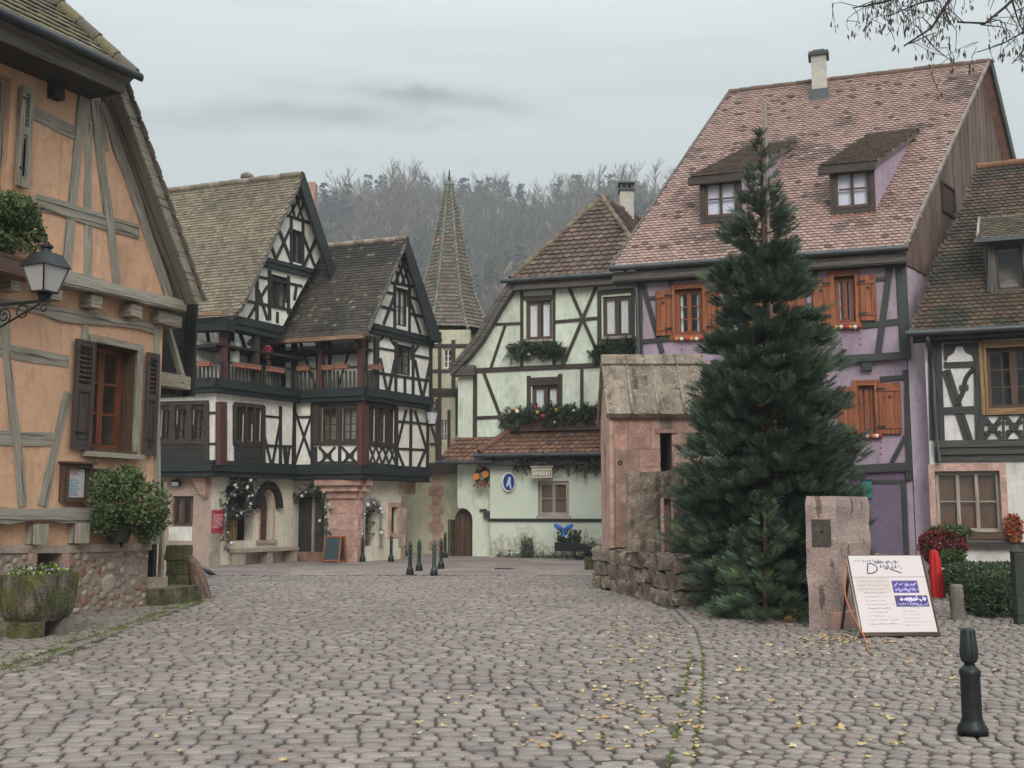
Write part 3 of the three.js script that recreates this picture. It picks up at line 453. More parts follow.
  // main roof: right-hand slope, seen from below as a boarded soffit
  { const a = LG.uv(100, 88), c = LG.uv(180, 305), d = [c[0] - a[0], c[1] - a[1]], l = Math.hypot(...d), nn = [-d[1] / l, d[0] / l], top = [a[0] - d[0] * 0.55, a[1] - d[1] * 0.55], t = 0.14, n2 = nn[1] > 0 ? nn : [-nn[0], -nn[1]];
    const q = (p, k) => [p[0] + n2[0] * k, p[1] + n2[1] * k];
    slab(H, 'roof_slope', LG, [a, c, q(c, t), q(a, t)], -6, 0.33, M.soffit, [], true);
    slab(H, 'verge_board', LG, [q(a, -0.02), q(c, -0.02), q(c, t + 0.02), q(a, t + 0.02)], 0.33, 0.37, M.greyWood);
    const N = 46; for (let i = 0; i < N; i++) { const f = i / N, p = [a[0] + d[0] * f, a[1] + d[1] * f], g = new THREE.BoxGeometry(0.22, 0.022, 0.42); uvBox(g); g.rotateZ(Math.atan2(d[1], d[0]) + 0.10); const o = q(p, t + 0.03); g.translate(o[0], o[1], 0.2 + 0.015 * ((i * 7) % 4)); part(H, 'verge_tile', g, i % 4 ? M.rubbleD : M.brownWood, LG); } }
  // half-hip above the gable: tiles, gutter, boarded soffit
  { const W1 = 0.75, e0 = LG.uv(133, 79, W1), OV = LG.P(0, 0, W1), ph = 47 * Math.PI / 180, line = LG.uv(0, 18, W1), O = LG.P(e0[0], e0[1], W1);
    const eu = LG.P(line[0], line[1], W1).sub(O).normalize().negate(), back = LG.n.clone().negate(); const vv = back.multiplyScalar(Math.cos(ph)).addScaledVector(UPV, Math.sin(ph)); const RP = new Plane(O, eu, vv);
    const hp = RP.uv(48, 0), hk = [hp[0] * 2.2, hp[1] * 2.2], poly = [[-9, 0], [0, 0], hk, [-9, hk[1]]];
    // nearest tiles as single pieces
    const R = rng(41), tw = 0.2, ex = 0.17, tm = [[0.22, 0.185, 0.145], [0.26, 0.215, 0.165], [0.19, 0.16, 0.13], [0.25, 0.235, 0.12], [0.30, 0.25, 0.20]].map(c => mat(c, TX.speck, { rough: 0.95 })); let cnt = 0, row = 0; const mt = [], cl = [];
    for (let v = -0.05; v < 3.4; v += ex, row++) for (let k = 0; k < 44; k++) { const q = 0.05 - k * tw - (row % 2 ? tw / 2 : 0); if (!inPoly(poly, q, v + ex * 0.5)) continue; const e = new THREE.Euler(-0.19 + (R() - 0.5) * 0.05, 0, (R() - 0.5) * 0.04), m4 = new THREE.Matrix4().compose(V3(q, v + (R() - 0.5) * 0.02, 0.04), new THREE.Quaternion().setFromEuler(e), V3(tw * 0.97, ex * 2.1, 0.02)).premultiply(RP.matrix);
      if (cnt < 260 && v < 2.0 && q > -3.6) { const g = tileGeo.clone().applyMatrix4(m4); part(H, 'roof_tile', g, tm[R() < (v < 0.5 ? 0.45 : 0.15) ? 3 : Math.floor(R() * 5)]); cnt++; } else { mt.push(m4); cl.push(lin(0.22 + 0.06 * R(), 0.19 + 0.04 * R(), 0.14)); } }
    stuff(H, 'roof_tiles', tileGeo, tileMat, mt, cl);
    slab(H, 'roof_deck', RP, poly, -0.1, 0, M.soffit);
    ridge(H, RP.P(0.0, 0.05, 0.06), RP.P(hk[0], hk[1], 0.06), 0.11, [mat([0.2, 0.165, 0.13], TX.speck), mat([0.25, 0.22, 0.13], TX.speck)], 0.4, 'hip_tile');
    const gut = new THREE.CylinderGeometry(0.085, 0.085, 9.3, 10, 1, true, 0, Math.PI); gut.rotateZ(Math.PI / 2); gut.rotateX(Math.PI / 2 + 0.2); gut.translate(-4.62, -0.06, 0.08);
    const gr = gut.clone(); gr.scale(1, 0.94, 0.94); part(H, 'gutter', [gut], mat([0.05, 0.058, 0.066], TX.speck, { rough: 0.5, metal: 0.4, double: true }), RP);
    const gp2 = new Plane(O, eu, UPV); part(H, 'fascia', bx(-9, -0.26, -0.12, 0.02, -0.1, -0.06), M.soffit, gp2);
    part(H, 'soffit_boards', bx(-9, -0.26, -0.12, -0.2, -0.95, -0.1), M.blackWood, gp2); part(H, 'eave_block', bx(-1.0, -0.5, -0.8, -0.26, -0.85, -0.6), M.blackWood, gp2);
  }
}
// ---------------------------------------------------------------- double-gabled timbered house
const timberList = (H, pl, m, list, o = {}) => { for (const [x1, y1, x2, y2, t = 2.2] of list) bar(H, pl, x1, y1, x2, y2, t, m, o); };
const meetLines = (A, B) => { const d = A.u.x * B.u.z - A.u.z * B.u.x, w = B.O.clone().sub(A.O); return A.O.clone().addScaledVector(A.u, (w.x * B.u.z - w.z * B.u.x) / d); };   // corner where two wall planes meet
const AF = -20, AGB = 59;
const RGC = G(357, 562), LGC = G(209, 566);
const RQ = wallPlane(RGC, AGB), RL = wallPlane(RGC, AF), LQ = wallPlane(LGC, AGB), LL = wallPlane(LGC, AF);
const jut = (A, B, w) => { const a = A.out(w), b = B.out(w), c = meetLines(a, b); return [new Plane(c, A.u, UPV), new Plane(c, B.u, UPV)]; };
const timberHouse = thing('timbered_house', 'black and white timbered house with two steep gables and carved corner bay windows', 'house', G(300, 561));
{
  const H = timberHouse, K = M.blackWood, BB = M.blueBlack, BR = M.bayBrown;
  const [RQ1, RL1] = jut(RQ, RL, 0.45), [LQ1, LL1] = jut(LQ, LL, 0.4), [RQ2, RL2] = jut(RQ, RL, 0.6), [LQ2, LL2] = jut(LQ, LL, 0.55);
  const vAt = (pl, x, y) => pl.uv(x, y)[1], uAt = (pl, x, y = 430) => pl.uv(x, y)[0];
  const rb = RQ1.uv(428, 440)[0], lq = LQ1.uv(292, 440)[0], rl = RL1.uv(283, 440)[0], ll = LL1.uv(120, 440)[0];
  const v1 = 2.55, v2 = 3.02, v3 = vAt(RL1, 340, 402), v4 = vAt(RL1, 340, 389), v5 = vAt(RL1, 340, 340);   // band levels
  // moulded bands (three stacked boards each)
  const band = (pl, u0, u1, a, b, w, m = BB) => { const h = (b - a) / 3; for (let i = 0; i < 3; i++) part(H, 'jetty_board', bx(u0 - i * 0.05 * 0, a + i * h + 0.004, u1, a + (i + 1) * h, -0.3, w + [0.02, 0.09, 0.05][i]), m, pl); };
  band(RQ1, -0.02, rb + 0.06, v1, v2, 0.02); band(RL1, rl - 0.3, 0.03, v1, v2, 0.024); band(LQ1, -0.02, lq + 0.1, v1, v2, 0.02); band(LL1, ll, 0.03, v1, v2, 0.024);
  band(RQ2, -0.02, rb + 0.08, v3, v4, 0.06); band(RL2, rl - 0.3, 0.03, v3, v4, 0.064); band(LQ2, -0.02, lq + 0.1, v3, v4, 0.06); band(LL2, ll, 0.03, v3, v4, 0.064);
  // ----- right wing, gable side
  { const h1 = [], h2 = [], h3 = [];
    const wf = { m: BR, cols: 2, rows: 4, fw: 0.05, recess: 0.03, bar: 0.022, mid: 0.03 };
    for (const [x0, x1] of [[367, 374.5], [376.5, 384.5], [386, 394]]) windowPx(H, RQ1, x0, 406 + (x0 - 367) * 0.11, x1, 441 + (x0 - 367) * 0.11, wf, h1);
    slab(H, 'wall', RQ1, [[0, v2], [rb, v2], [rb, v3 + 0.1], [0, v3 + 0.1]], -0.25, 0, M.cream, h1);
    timberList(H, RQ1, K, [[396, 408, 396, 468, 3], [395, 421, 428, 424], [394, 448.5, 427.5, 450], [410.5, 409, 410, 468], [406, 410, 395.5, 452], [414.5, 411, 427, 452], [396.5, 449, 404, 468], [425, 450, 417, 469], [427.8, 412, 427, 470, 2.6], [365, 462.5, 396, 466], [366, 444, 396, 448, 3]]);
    for (let i = 0; i < 4; i++) { const x = 369 + i * 6.6; timberList(H, RQ1, K, [[x, 447, x + 3.2, 455, 1.5], [x + 6, 447.5, x + 3, 455, 1.5], [x + 3.2, 455, x + 0.2, 463, 1.5], [x + 3.2, 455, x + 6.3, 463.6, 1.5]]); }
    slabPx(H, 'bay_panel', RQ1, [[366, 403], [395.5, 407], [395.5, 447], [366, 444]], 0.002, 0.02, BR, h1); timberList(H, RQ1, M.redPost, [[364, 403, 364.5, 465, 5]], { proud: 0.08, name: 'corner_post' }); timberList(H, RQ1, BR, [[365, 403.5, 396, 408, 4], [375.5, 405, 375.8, 443, 1.6], [385.4, 407, 385.6, 444, 1.6]], { proud: 0.06, name: 'bay_frame' });
    // upper storey
    windowPx(H, RQ1, 396.5, 345, 411.5, 375, { m: BB, cols: 2, rows: 3, fw: 0.06, leaf: 1, recess: 0.06 }, h2);
    const g0 = uAt(RQ1, 376, 370);
    slab(H, 'wall', RQ1, [[g0, v4], [rb + 0.05, v4], [rb + 0.05, 7.25], [g0, 7.25]], -0.2, 0, M.cream, h2);
    timberList(H, RQ1, K, [[376.5, 338, 376.5, 395, 4], [378, 348, 396, 351], [412, 355, 430, 358.5], [378, 373, 430, 381, 2.8], [395.5, 342, 395.5, 393, 2.6], [412.8, 345, 412.8, 397, 2.6], [404.5, 377, 404.5, 396], [380, 358, 387, 392], [394.5, 360, 388, 392], [414.5, 360, 421.5, 396], [429.5, 363, 422.5, 397], [430.5, 346, 430.3, 399, 3], [378, 341, 383, 337, 2], [394, 345, 390, 339, 2], [414, 352, 418, 346, 2]]);
    // gable
    const gv = [[366, 334], [431, 348], [431.5, 341], [428, 333], [404.5, 252], [402, 252], [371, 322]];
    windowPx(H, RQ1, 395, 288, 408, 326, { m: BB, cols: 2, rows: 2, fw: 0.06, recess: 0.06, curtain: 'full', room: 0.3 }, h3);
    slabPx(H, 'gable_wall', RQ1, gv, -0.2, 0, M.cream, h3);
    slabPx(H, 'gable_beam', RQ1, [[367, 333], [431, 347.5], [431, 338], [372, 323.5]], -0.3, 0.14, BB); slabPx(H, 'gable_moulding', RQ1, [[369, 328.5], [431, 343], [431, 341], [369, 326.5]], 0.14, 0.19, BB);
    timberList(H, RQ1, K, [[390, 282.5, 413, 286.5, 2.5], [385, 292, 395, 294.2], [408, 296.5, 417.5, 299.3], [379, 306, 395, 310], [408, 313, 424, 317], [394.2, 284, 394.2, 329, 2], [409, 287, 409, 332, 2], [393.5, 297, 383, 324], [409.5, 300, 420, 333], [401, 257, 409, 286, 1.6], [398, 263, 404.5, 285, 1.6], [405.5, 258, 394, 284, 1.6], [408, 268, 400.5, 285, 1.6], [396, 271, 397.5, 284, 1.4]], { proud: 0.03 });
  }
  // ----- right wing, street side
  { const h1 = [], h2 = [], wf = { m: BR, cols: 2, rows: 4, fw: 0.05, recess: 0.03, bar: 0.022, mid: 0.03 };
    windowPx(H, RL1, 322, 408, 337, 441, wf, h1); windowPx(H, RL1, 342.5, 407.5, 357, 440.5, wf, h1);
    slab(H, 'wall', RL1, [[rl, v2], [0, v2], [0, v3 + 0.1], [rl, v3 + 0.1]], -0.25, 0, M.cream, h1);
    slabPx(H, 'bay_panel', RL1, [[314, 404], [361, 403], [361, 444], [314, 444.6]], 0.002, 0.02, BR, h1); timberList(H, RL1, M.redPost, [[361.3, 403, 361.3, 465, 5]], { proud: 0.085, name: 'corner_post' }); timberList(H, RL1, BR, [[314, 403.5, 362, 402.5, 4], [314, 443.5, 362, 443, 3.5], [317, 405, 317, 444, 5], [339.6, 405, 339.6, 444, 4]], { proud: 0.06, name: 'bay_frame' });
    timberList(H, RL1, K, [[312.5, 404, 312.5, 466, 3.4], [295, 404, 295, 467, 2.5], [295, 410, 313, 462], [313, 411, 295, 464], [295, 417, 313, 417], [340, 446, 340, 465, 3], [316, 447, 316, 465, 3], [318, 462.6, 360, 462, 2]]);
    for (const x of [327.5, 350]) timberList(H, RL1, K, [[x - 8, 447, x, 456, 2.4], [x + 8, 447, x, 456, 2.4], [x, 456, x - 8, 464, 2.4], [x, 456, x + 8, 464, 2.4], [x - 4, 455.5, x + 4, 455.5, 4.5]]);
    slabPx(H, 'black_panel', RL1, [[284, 406], [294, 406], [294, 466], [284, 466]], 0.005, 0.02, M.blackWood);  // flat black panel on the wall face, no opening behind it
    // gallery: wall set back, posts, rail, balusters, planters
    const gp = RL1.out(-0.6), gh = [];
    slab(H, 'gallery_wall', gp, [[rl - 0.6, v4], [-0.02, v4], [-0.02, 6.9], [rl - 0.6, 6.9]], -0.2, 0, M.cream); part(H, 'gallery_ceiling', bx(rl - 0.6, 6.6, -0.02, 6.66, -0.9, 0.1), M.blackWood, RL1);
    timberList(H, gp, K, [[300, 356, 368, 352], [318, 340, 318, 388, 4], [300, 342, 316, 388], [352, 343, 338, 388], [330, 342, 330, 388, 3], [366, 340, 366, 388, 4]]);
    part(H, 'gallery_floor', bx(rl - 0.6, v4 - 0.08, -0.02, v4 + 0.02, -1.2, 0.02), BB, RL1);
    timberList(H, RL1, M.redPost, [[361, 337, 361.5, 389, 5.5], [321, 338, 321, 390, 4]], { proud: 0.06, back: -0.12, name: 'gallery_post' }); timberList(H, RL1, K, [[294, 338, 294, 392, 4]], { proud: 0.04, back: -0.1, name: 'gallery_post' });
    timberList(H, RL1, BB, [[294, 369.5, 362, 367, 2.2]], { proud: 0.03, back: -0.04, name: 'gallery_rail' });
    for (let i = 0; i < 16; i++) { const x = 297 + i * 4.1; bar(H, RL1, x, 371, x, 390, 1.7, M.greyGreen, { proud: 0.02, back: -0.02, name: 'baluster' }); }
    // braces under the eaves
    timberList(H, RL1, K, [[314, 339, 321, 347, 3], [328, 339, 321, 347, 3], [355, 338, 361, 346, 3]], { proud: 0.02, back: -0.1 });
    timberList(H, RL1, BB, [[280, 337, 364, 335, 4]], { proud: 0.1, back: -0.2, name: 'eave_beam' });
    // the short side of the gallery that turns the corner under the gable
    timberList(H, RQ1, BB, [[364, 367, 376, 369, 2.2]], { proud: 0.03, back: -0.04, name: 'gallery_rail' }); for (let i = 0; i < 4; i++) bar(H, RQ1, 366 + i * 2.6, 370, 366 + i * 2.6, 391, 1.2, M.greyGreen, { proud: 0.02, back: -0.02, name: 'baluster' });
    const side = RQ1.out(-0.5); slab(H, 'gallery_wall', RQ1, [[uAt(RQ1, 375, 370), v4], [uAt(RQ1, 377, 370), v4], [uAt(RQ1, 377, 370), 6.9], [uAt(RQ1, 375, 370), 6.9]], -1.2, -0.21, M.cream);
  }
  // ----- left wing, gable side
  { const h1 = [], h3 = [], wf = { m: BR, cols: 2, rows: 4, fw: 0.045, recess: 0.03, bar: 0.02, mid: 0.028 };
    for (const [x0, x1] of [[236.5, 243.5], [246, 252.5], [254.5, 260.5]]) windowPx(H, LQ1, x0, 407, x1, 441, wf, h1);
    slab(H, 'wall', LQ1, [[0, v2], [lq, v2], [lq, v3 + 0.1], [0, v3 + 0.1]], -0.25, 0, M.cream, h1);
    timberList(H, LQ1, BR, [[234, 404, 263, 407, 4], [234, 405, 234, 444, 3], [244.8, 405, 244.8, 443, 2], [253.5, 406, 253.5, 443, 2], [262.6, 406, 262.6, 464, 3]], { proud: 0.06, name: 'bay_frame' });
    slabPx(H, 'bay_panel', LQ1, [[233, 403.5], [263, 406.5], [263, 447], [233, 444.5]], 0.002, 0.02, BR, h1); slabPx(H, 'slate_panel', LQ1, [[234, 446], [262, 447], [262, 465], [234, 464]], 0, 0.05, M.blackWood);
    timberList(H, LQ1, K, [[233, 444.5, 292, 446.5, 2.5], [264, 416, 280, 417.5], [264, 436, 271, 465], [279.5, 424, 272, 465], [280, 406, 280, 466, 2.6], [286, 446, 286, 466, 2], [283, 447, 285, 465, 1.4], [289, 447, 287, 465, 1.4]]);
    timberList(H, LQ1, M.redPost, [[222.5, 402, 222.5, 465, 5]], { proud: 0.07, name: 'corner_post' });
    // gallery with rail
    const gp = LQ1.out(-0.9); slab(H, 'gallery_wall', gp, [[-0.3, v4], [lq + 0.5, v4], [lq + 0.5, 6.6], [-0.3, 6.6]], -0.2, 0, M.cream);
    timberList(H, gp, K, [[232, 330, 232, 388, 4], [232, 352, 262, 354], [240, 332, 250, 362], [256, 336, 248, 364], [262, 334, 262, 388, 8], [278, 334, 278, 388, 14]]);
    part(H, 'gallery_ceiling', bx(-0.1, 6.35, lq + 0.5, 6.41, -1.2, 0.1), M.blackWood, LQ1); part(H, 'gallery_floor', bx(-0.3, v4 - 0.08, lq + 0.2, v4 + 0.015, -1.2, 0.02), BB, LQ1);
    timberList(H, LQ1, M.redPost, [[224, 330, 224, 384, 4.6]], { proud: 0.06, back: -0.12, name: 'gallery_post' }); timberList(H, LQ1, BR, [[256, 334, 256, 386, 4]], { proud: 0.05, back: -0.1, name: 'gallery_post' });
    timberList(H, LQ1, BB, [[224, 362, 290, 369, 2.2]], { proud: 0.03, back: -0.04, name: 'gallery_rail' });
    for (let i = 0; i < 15; i++) { const x = 229 + i * 3.6; bar(H, LQ1, x, 365 + i * 0.35, x, 386 + i * 0.3, 1.4, M.greyGreen, { proud: 0.02, back: -0.02, name: 'baluster' }); }
    // gable
    windowPx(H, LQ1, 291.5, 230, 302, 263, { m: BB, cols: 2, rows: 3, fw: 0.06, recess: 0.06, curtain: 0.25 }, h3); windowPx(H, LQ1, 270, 275.5, 287, 307, { m: BB, cols: 2, rows: 1, fw: 0.06, mid: 0.12, recess: 0.06 }, h3);
    slabPx(H, 'gable_wall', LQ1, [[226, 322], [279, 333.5], [300, 293], [318, 260], [326, 246], [301, 184], [297, 186], [244, 296]], -0.2, 0, M.cream, h3);
    slabPx(H, 'gable_beam', LQ1, [[262, 257], [311.5, 269.3], [307, 277.5], [259, 266]], -0.1, 0.12, BB); slabPx(H, 'gable_moulding', LQ1, [[262, 259.6], [310, 271.6], [309, 273.4], [262, 261.4]], 0.12, 0.16, BB);
    slabPx(H, 'gable_beam', LQ1, [[229, 315], [282, 327], [276, 339.5], [229, 329]], -0.3, 0.16, BB); slabPx(H, 'gable_moulding', LQ1, [[229, 321], [279, 332.3], [278, 334.3], [229, 323]], 0.16, 0.21, BB);
    timberList(H, LQ1, K, [[284, 214.5, 311, 223.5, 2.6], [290.8, 216, 290.8, 264, 2.2], [302.6, 218, 302.6, 268, 2.4], [278, 229, 291, 262], [291, 226, 275.5, 259], [269.5, 243, 275.5, 259], [301.8, 233, 314, 266], [316.5, 236, 303, 267], [295, 193, 302.5, 220, 1.6], [299.5, 197, 288.5, 216, 1.6], [303.5, 203, 296.5, 219, 1.6], [291, 201, 294, 217, 1.6], [257, 276.5, 302, 286.2, 2.4], [244, 300.5, 292, 310.4, 2.4], [256.5, 268, 256.5, 320, 2.6], [269, 270, 269, 320, 2.6], [288, 276, 288, 314, 2.6], [267, 286, 248, 318], [258, 290, 267, 320], [296, 286, 294, 300], [277, 312, 277, 323]], { proud: 0.03 });
  }
  // ----- left wing, street side
  { const h1 = [], wf = { m: BR, cols: 2, rows: 4, fw: 0.05, recess: 0.03, bar: 0.022, mid: 0.03 };
    for (const [x0, x1] of [[145, 155], [161, 171.5], [176.5, 188], [193, 205]]) windowPx(H, LL1, x0, 409, x1, 440, wf, h1);
    slab(H, 'wall', LL1, [[ll, v2], [0, v2], [0, v3 + 0.1], [ll, v3 + 0.1]], -0.25, 0, M.cream, h1);
    timberList(H, LL1, BR, [[140, 404, 209, 402.5, 4], [140, 442.5, 209, 442.5, 3], [158, 405, 158, 443, 5], [174, 405, 174, 443, 5], [190.5, 405, 190.5, 443, 5], [207.5, 403, 207.5, 465, 4]], { proud: 0.06, name: 'bay_frame' });
    slabPx(H, 'bay_panel', LL1, [[138, 404.5], [208, 403], [208, 444], [138, 444.6]], 0.002, 0.02, BR, h1); slabPx(H, 'slate_panel', LL1, [[140, 445], [207, 444.5], [207, 465], [140, 466]], 0, 0.05, M.blackWood);
    timberList(H, LL1, K, [[207, 413, 222, 412.5], [208, 444, 222, 443.5]]); timberList(H, LL1, M.redPost, [[219.5, 402, 219.5, 465, 4.5]], { proud: 0.075, name: 'corner_post' });
    const gp = LL1.out(-0.9); slab(H, 'gallery_wall', gp, [[ll, v4], [0, v4], [0, 6.6], [ll, 6.6]], -0.2, 0, M.cream);
    timberList(H, gp, K, [[150, 353, 226, 350], [207, 330, 214, 388], [226, 330, 226, 388, 8], [184, 330, 184, 388, 4]]);
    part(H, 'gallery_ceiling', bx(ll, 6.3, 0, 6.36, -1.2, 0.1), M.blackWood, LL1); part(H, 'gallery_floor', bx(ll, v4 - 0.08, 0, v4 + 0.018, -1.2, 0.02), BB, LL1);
    timberList(H, LL1, BB, [[150, 363, 224, 362, 2.2]], { proud: 0.03, back: -0.04, name: 'gallery_rail' });
    for (let i = 0; i < 18; i++) { const x = 152 + i * 4; bar(H, LL1, x, 365, x, 386, 1.5, M.greyGreen, { proud: 0.02, back: -0.02, name: 'baluster' }); }
    timberList(H, LL1, BB, [[140, 327, 229, 325, 11]], { proud: 0.12, back: -0.3, name: 'eave_beam' }); timberList(H, LL1, M.copper, [[140, 318.5, 231, 316, 3.4]], { proud: 0.46, back: 0.34, name: 'gutter_board' });
  }
  // ----- ground floor
  { const hp = [], hq = [], hl = [];
    // left wing
    windowPx(H, LL, 172, 496, 193, 526, { m: M.brownWood, cols: 2, rows: 1, fw: 0.08, recess: 0.1, mid: 0.05, curtain: 0.3, curtainM: M.warmCurtain }, hl);
    slab(H, 'ground_wall', LL, [[ll, -0.05], [0, -0.05], [0, v1 + 0.1], [ll, v1 + 0.1]], -0.3, 0, M.pinkwall, hl);
    slabPx(H, 'pale_panel', LL, [[169, 527], [192, 527], [192, 541], [169, 541]], 0.002, 0.012, M.cream); slabPx(H, 'stone_block', LL, [[195, 480], [208, 480], [208, 494], [195, 494]], 0.002, 0.03, M.paleStone);
    const ar = []; const A = LQ.rect(260, 492, 273, 540); for (let i = 0; i <= 8; i++) { const a = Math.PI * i / 8; ar.push([(A[0] + A[2]) / 2 + Math.cos(a) * (A[2] - A[0]) / 2, A[3] - 0.5 + Math.sin(a) * 0.5]); } ar.push([A[0], A[1]], [A[2], A[1]]);
    const shop = LQ.rect(226, 486, 254, 541); hq.push(ar, shop);
    slab(H, 'ground_wall', LQ, [[0, -0.05], [LQ.uv(292, 540)[0], -0.05], [LQ.uv(292, 540)[0], v1 + 0.1], [0, v1 + 0.1]], -0.4, 0, M.creamWarm, hq);
    slab(H, 'shutter_leaf', LQ, ar, -0.3, -0.26, M.brownWood); part(H, 'stone_sill', bx(A[0] - 0.15, A[1] - 0.1, A[2] + 0.15, A[1], -0.35, 0.08), M.paleStone, LQ);
    { const o = [], i2 = [], cx = (A[0] + A[2]) / 2, hw = (A[2] - A[0]) / 2; for (let i = 0; i <= 10; i++) { const a = Math.PI * i / 10; o.push([cx + Math.cos(a) * (hw + 0.28), A[3] - 0.5 + Math.sin(a) * 0.82]); i2.push([cx + Math.cos(a) * (hw + 0.1), A[3] - 0.5 + Math.sin(a) * 0.62]); } slab(H, 'arch_hood', LQ, [...o, ...i2.reverse()], -0.02, 0.16, M.blackWood);
      slab(H, 'arch_jamb', LQ, [...ar.slice(0, 9).map(([x, y]) => [cx + (x - cx) * 1.2, y + 0.08]), [A[0] - 0.06, A[1]], [A[2] + 0.06, A[1]]], 0.0, 0.03, M.sandstone2, [ar]); }
    part(H, 'shop_recess', [bx(shop[0], shop[1], shop[2], shop[3], -0.75, -0.7), bx(shop[0] - 0.02, shop[1], shop[0], shop[3], -0.7, -0.38), bx(shop[2], shop[1], shop[2] + 0.02, shop[3], -0.7, -0.38), bx(shop[0], shop[3], shop[2], shop[3] + 0.02, -0.7, -0.38), bx(shop[0], shop[1] - 0.02, shop[2], shop[1], -0.7, -0.38)], M.brownBlack, LQ);
    part(H, 'stone_jamb', bx(-0.01, -0.04, 0.35, 1.0, -0.02, 0.06), M.rubbleC, LQ);
    slabPx(H, 'corner_bracket', LL, [[196, 478], [209, 478], [209, 497], [204, 494], [200, 487]], 0.0, 0.2, M.sandstone);
    // right wing street side: door, round-headed recess, stone pier
    const D = RL.rect(294, 496, 325, 558);
    slab(H, 'ground_wall', RL, [[RL.uv(286, 540)[0], -0.05], [0, -0.05], [0, v1 + 0.1], [RL.uv(286, 540)[0], v1 + 0.1]], -0.4, 0, M.creamWarm, [[D[0], -0.02, D[2], D[3]]]);
    part(H, 'door_leaf', [bx(D[0], 0.28, (D[0] + D[2]) / 2 - 0.05, D[3], -0.3, -0.26), bx((D[0] + D[2]) / 2 + 0.05, 0.28, D[2], D[3], -0.3, -0.26)].slice(0, 1), M.blackWood, RL); part(H, 'door_leaf', bx((D[0] + D[2]) / 2 + 0.05, 0.28, D[2], D[3], -0.3, -0.26), M.brownBlack, RL);
    part(H, 'door_frame', [bx((D[0] + D[2]) / 2 - 0.05, 0.28, (D[0] + D[2]) / 2 + 0.05, D[3], -0.32, -0.22)], M.greyWood, RL); part(H, 'door_lintel', bx(D[0] - 0.05, D[3] - 0.02, D[2] + 0.05, D[3] + 0.1, -0.35, 0.02), M.brownWood, RL);
    part(H, 'door_step', bx(D[0] - 0.1, -0.04, D[2] + 0.1, 0.27, -0.35, 0.12), M.rubbleB, RL);
    const pu = RL.uv(330, 530)[0];
    for (let i = 0; i < 4; i++) { const a = -0.02 + i * 0.5; part(H, 'pier_stone', bx(pu + (i % 2) * 0.01, a + 0.004, 0.03 + (i % 2) * 0.012, a + 0.496, -0.05, 0.05 + (i % 2) * 0.006), [M.sandstone2, M.sandstone][i % 2], RL); part(H, 'pier_stone', bx(-0.04, a + 0.004, 0.16 + (i % 2) * 0.1, a + 0.496, -0.05, 0.045 + (i % 2) * 0.006), [M.sandstone, M.sandstone2][i % 2], RQ); }
    { const z0 = 1.96, L = [[0, 0.05, 0], [0.22, 0.14, 0.10], [0.40, 0.30, 0.24], [0.6, 0.44, 0.36]]; for (let i = 0; i < 3; i++) { const a = L[i], c = L[i + 1]; part(H, 'capital_stone', [bx(pu - a[2] - 0.1, z0 + a[0] + 0.003, 0.03 + a[2], z0 + c[0], -0.1, c[1])], i % 2 ? M.sandstone2 : M.sandstone, RL); part(H, 'capital_stone', bx(-0.05, z0 + a[0] + 0.003, 0.2, z0 + c[0], -0.1, c[1] - 0.02), i % 2 ? M.sandstone2 : M.sandstone, RQ); } }
    // right wing gable side
    const ue = RQ.uv(405, 520)[0], B = RQ.rect(364, 502, 380.5, 546), ba = []; for (let i = 0; i <= 10; i++) { const a = Math.PI * i / 10; ba.push([(B[0] + B[2]) / 2 + Math.cos(a) * (B[2] - B[0]) / 2, B[3] - 0.5 + Math.sin(a) * 0.5]); } ba.push([B[0], B[1]], [B[2], B[1]]);
    const sw = []; windowPx(H, RQ, 390.5, 507, 397.5, 533, { m: M.brownWood, cols: 1, rows: 2, fw: 0.05, recess: 0.15 }, sw);
    slab(H, 'ground_wall', RQ, [[0, -0.05], [ue, -0.05], [ue, v1 + 0.1], [0, v1 + 0.1]], -0.4, 0, M.creamWarm, [ba, ...sw]);
    part(H, 'window_surround', [bx(sw[0][0] - 0.14, sw[0][1] - 0.14, sw[0][0], sw[0][3] + 0.14, -0.1, 0.04), bx(sw[0][2], sw[0][1] - 0.14, sw[0][2] + 0.14, sw[0][3] + 0.14, -0.1, 0.04), bx(sw[0][0], sw[0][3], sw[0][2], sw[0][3] + 0.14, -0.1, 0.037), bx(sw[0][0], sw[0][1] - 0.14, sw[0][2], sw[0][1], -0.1, 0.037)], M.sandstone2, RQ);
    part(H, 'arched_pane', new THREE.ShapeGeometry(shapeFrom(ba)).translate(0, 0, -0.26), GLASS, RQ); part(H, 'room_recess', [bx(B[0], B[1], B[2], B[3], -1.7, -1.68), bx(B[0] - 0.02, B[1], B[0], B[3], -1.68, -0.405), bx(B[2], B[1], B[2] + 0.02, B[3], -1.68, -0.405), bx(B[0], B[1] - 0.02, B[2], B[1], -1.68, -0.405), bx(B[0], B[3], B[2], B[3] + 0.02, -1.68, -0.405)], INTERIOR, RQ);
    { const cx = (B[0] + B[2]) / 2; const gs = [bx(cx - 0.03, B[1], cx + 0.03, B[3], -0.25, -0.2)]; for (let i = 1; i < 4; i++) gs.push(bx(B[0], B[1] + i * 0.36, B[2], B[1] + i * 0.36 + 0.03, -0.25, -0.21)); part(H, 'window_bars', gs, M.brownBlack, RQ); }
    for (let i = 0; i < 6; i++) { const a = i * 0.42; part(H, 'quoin', bx(ue - 0.22 - (i % 2) * 0.14, a, ue + 0.02, a + 0.38, -0.1, 0.03 + (i % 2) * 0.004), i % 2 ? M.rubbleC : M.rubbleA, RQ); }
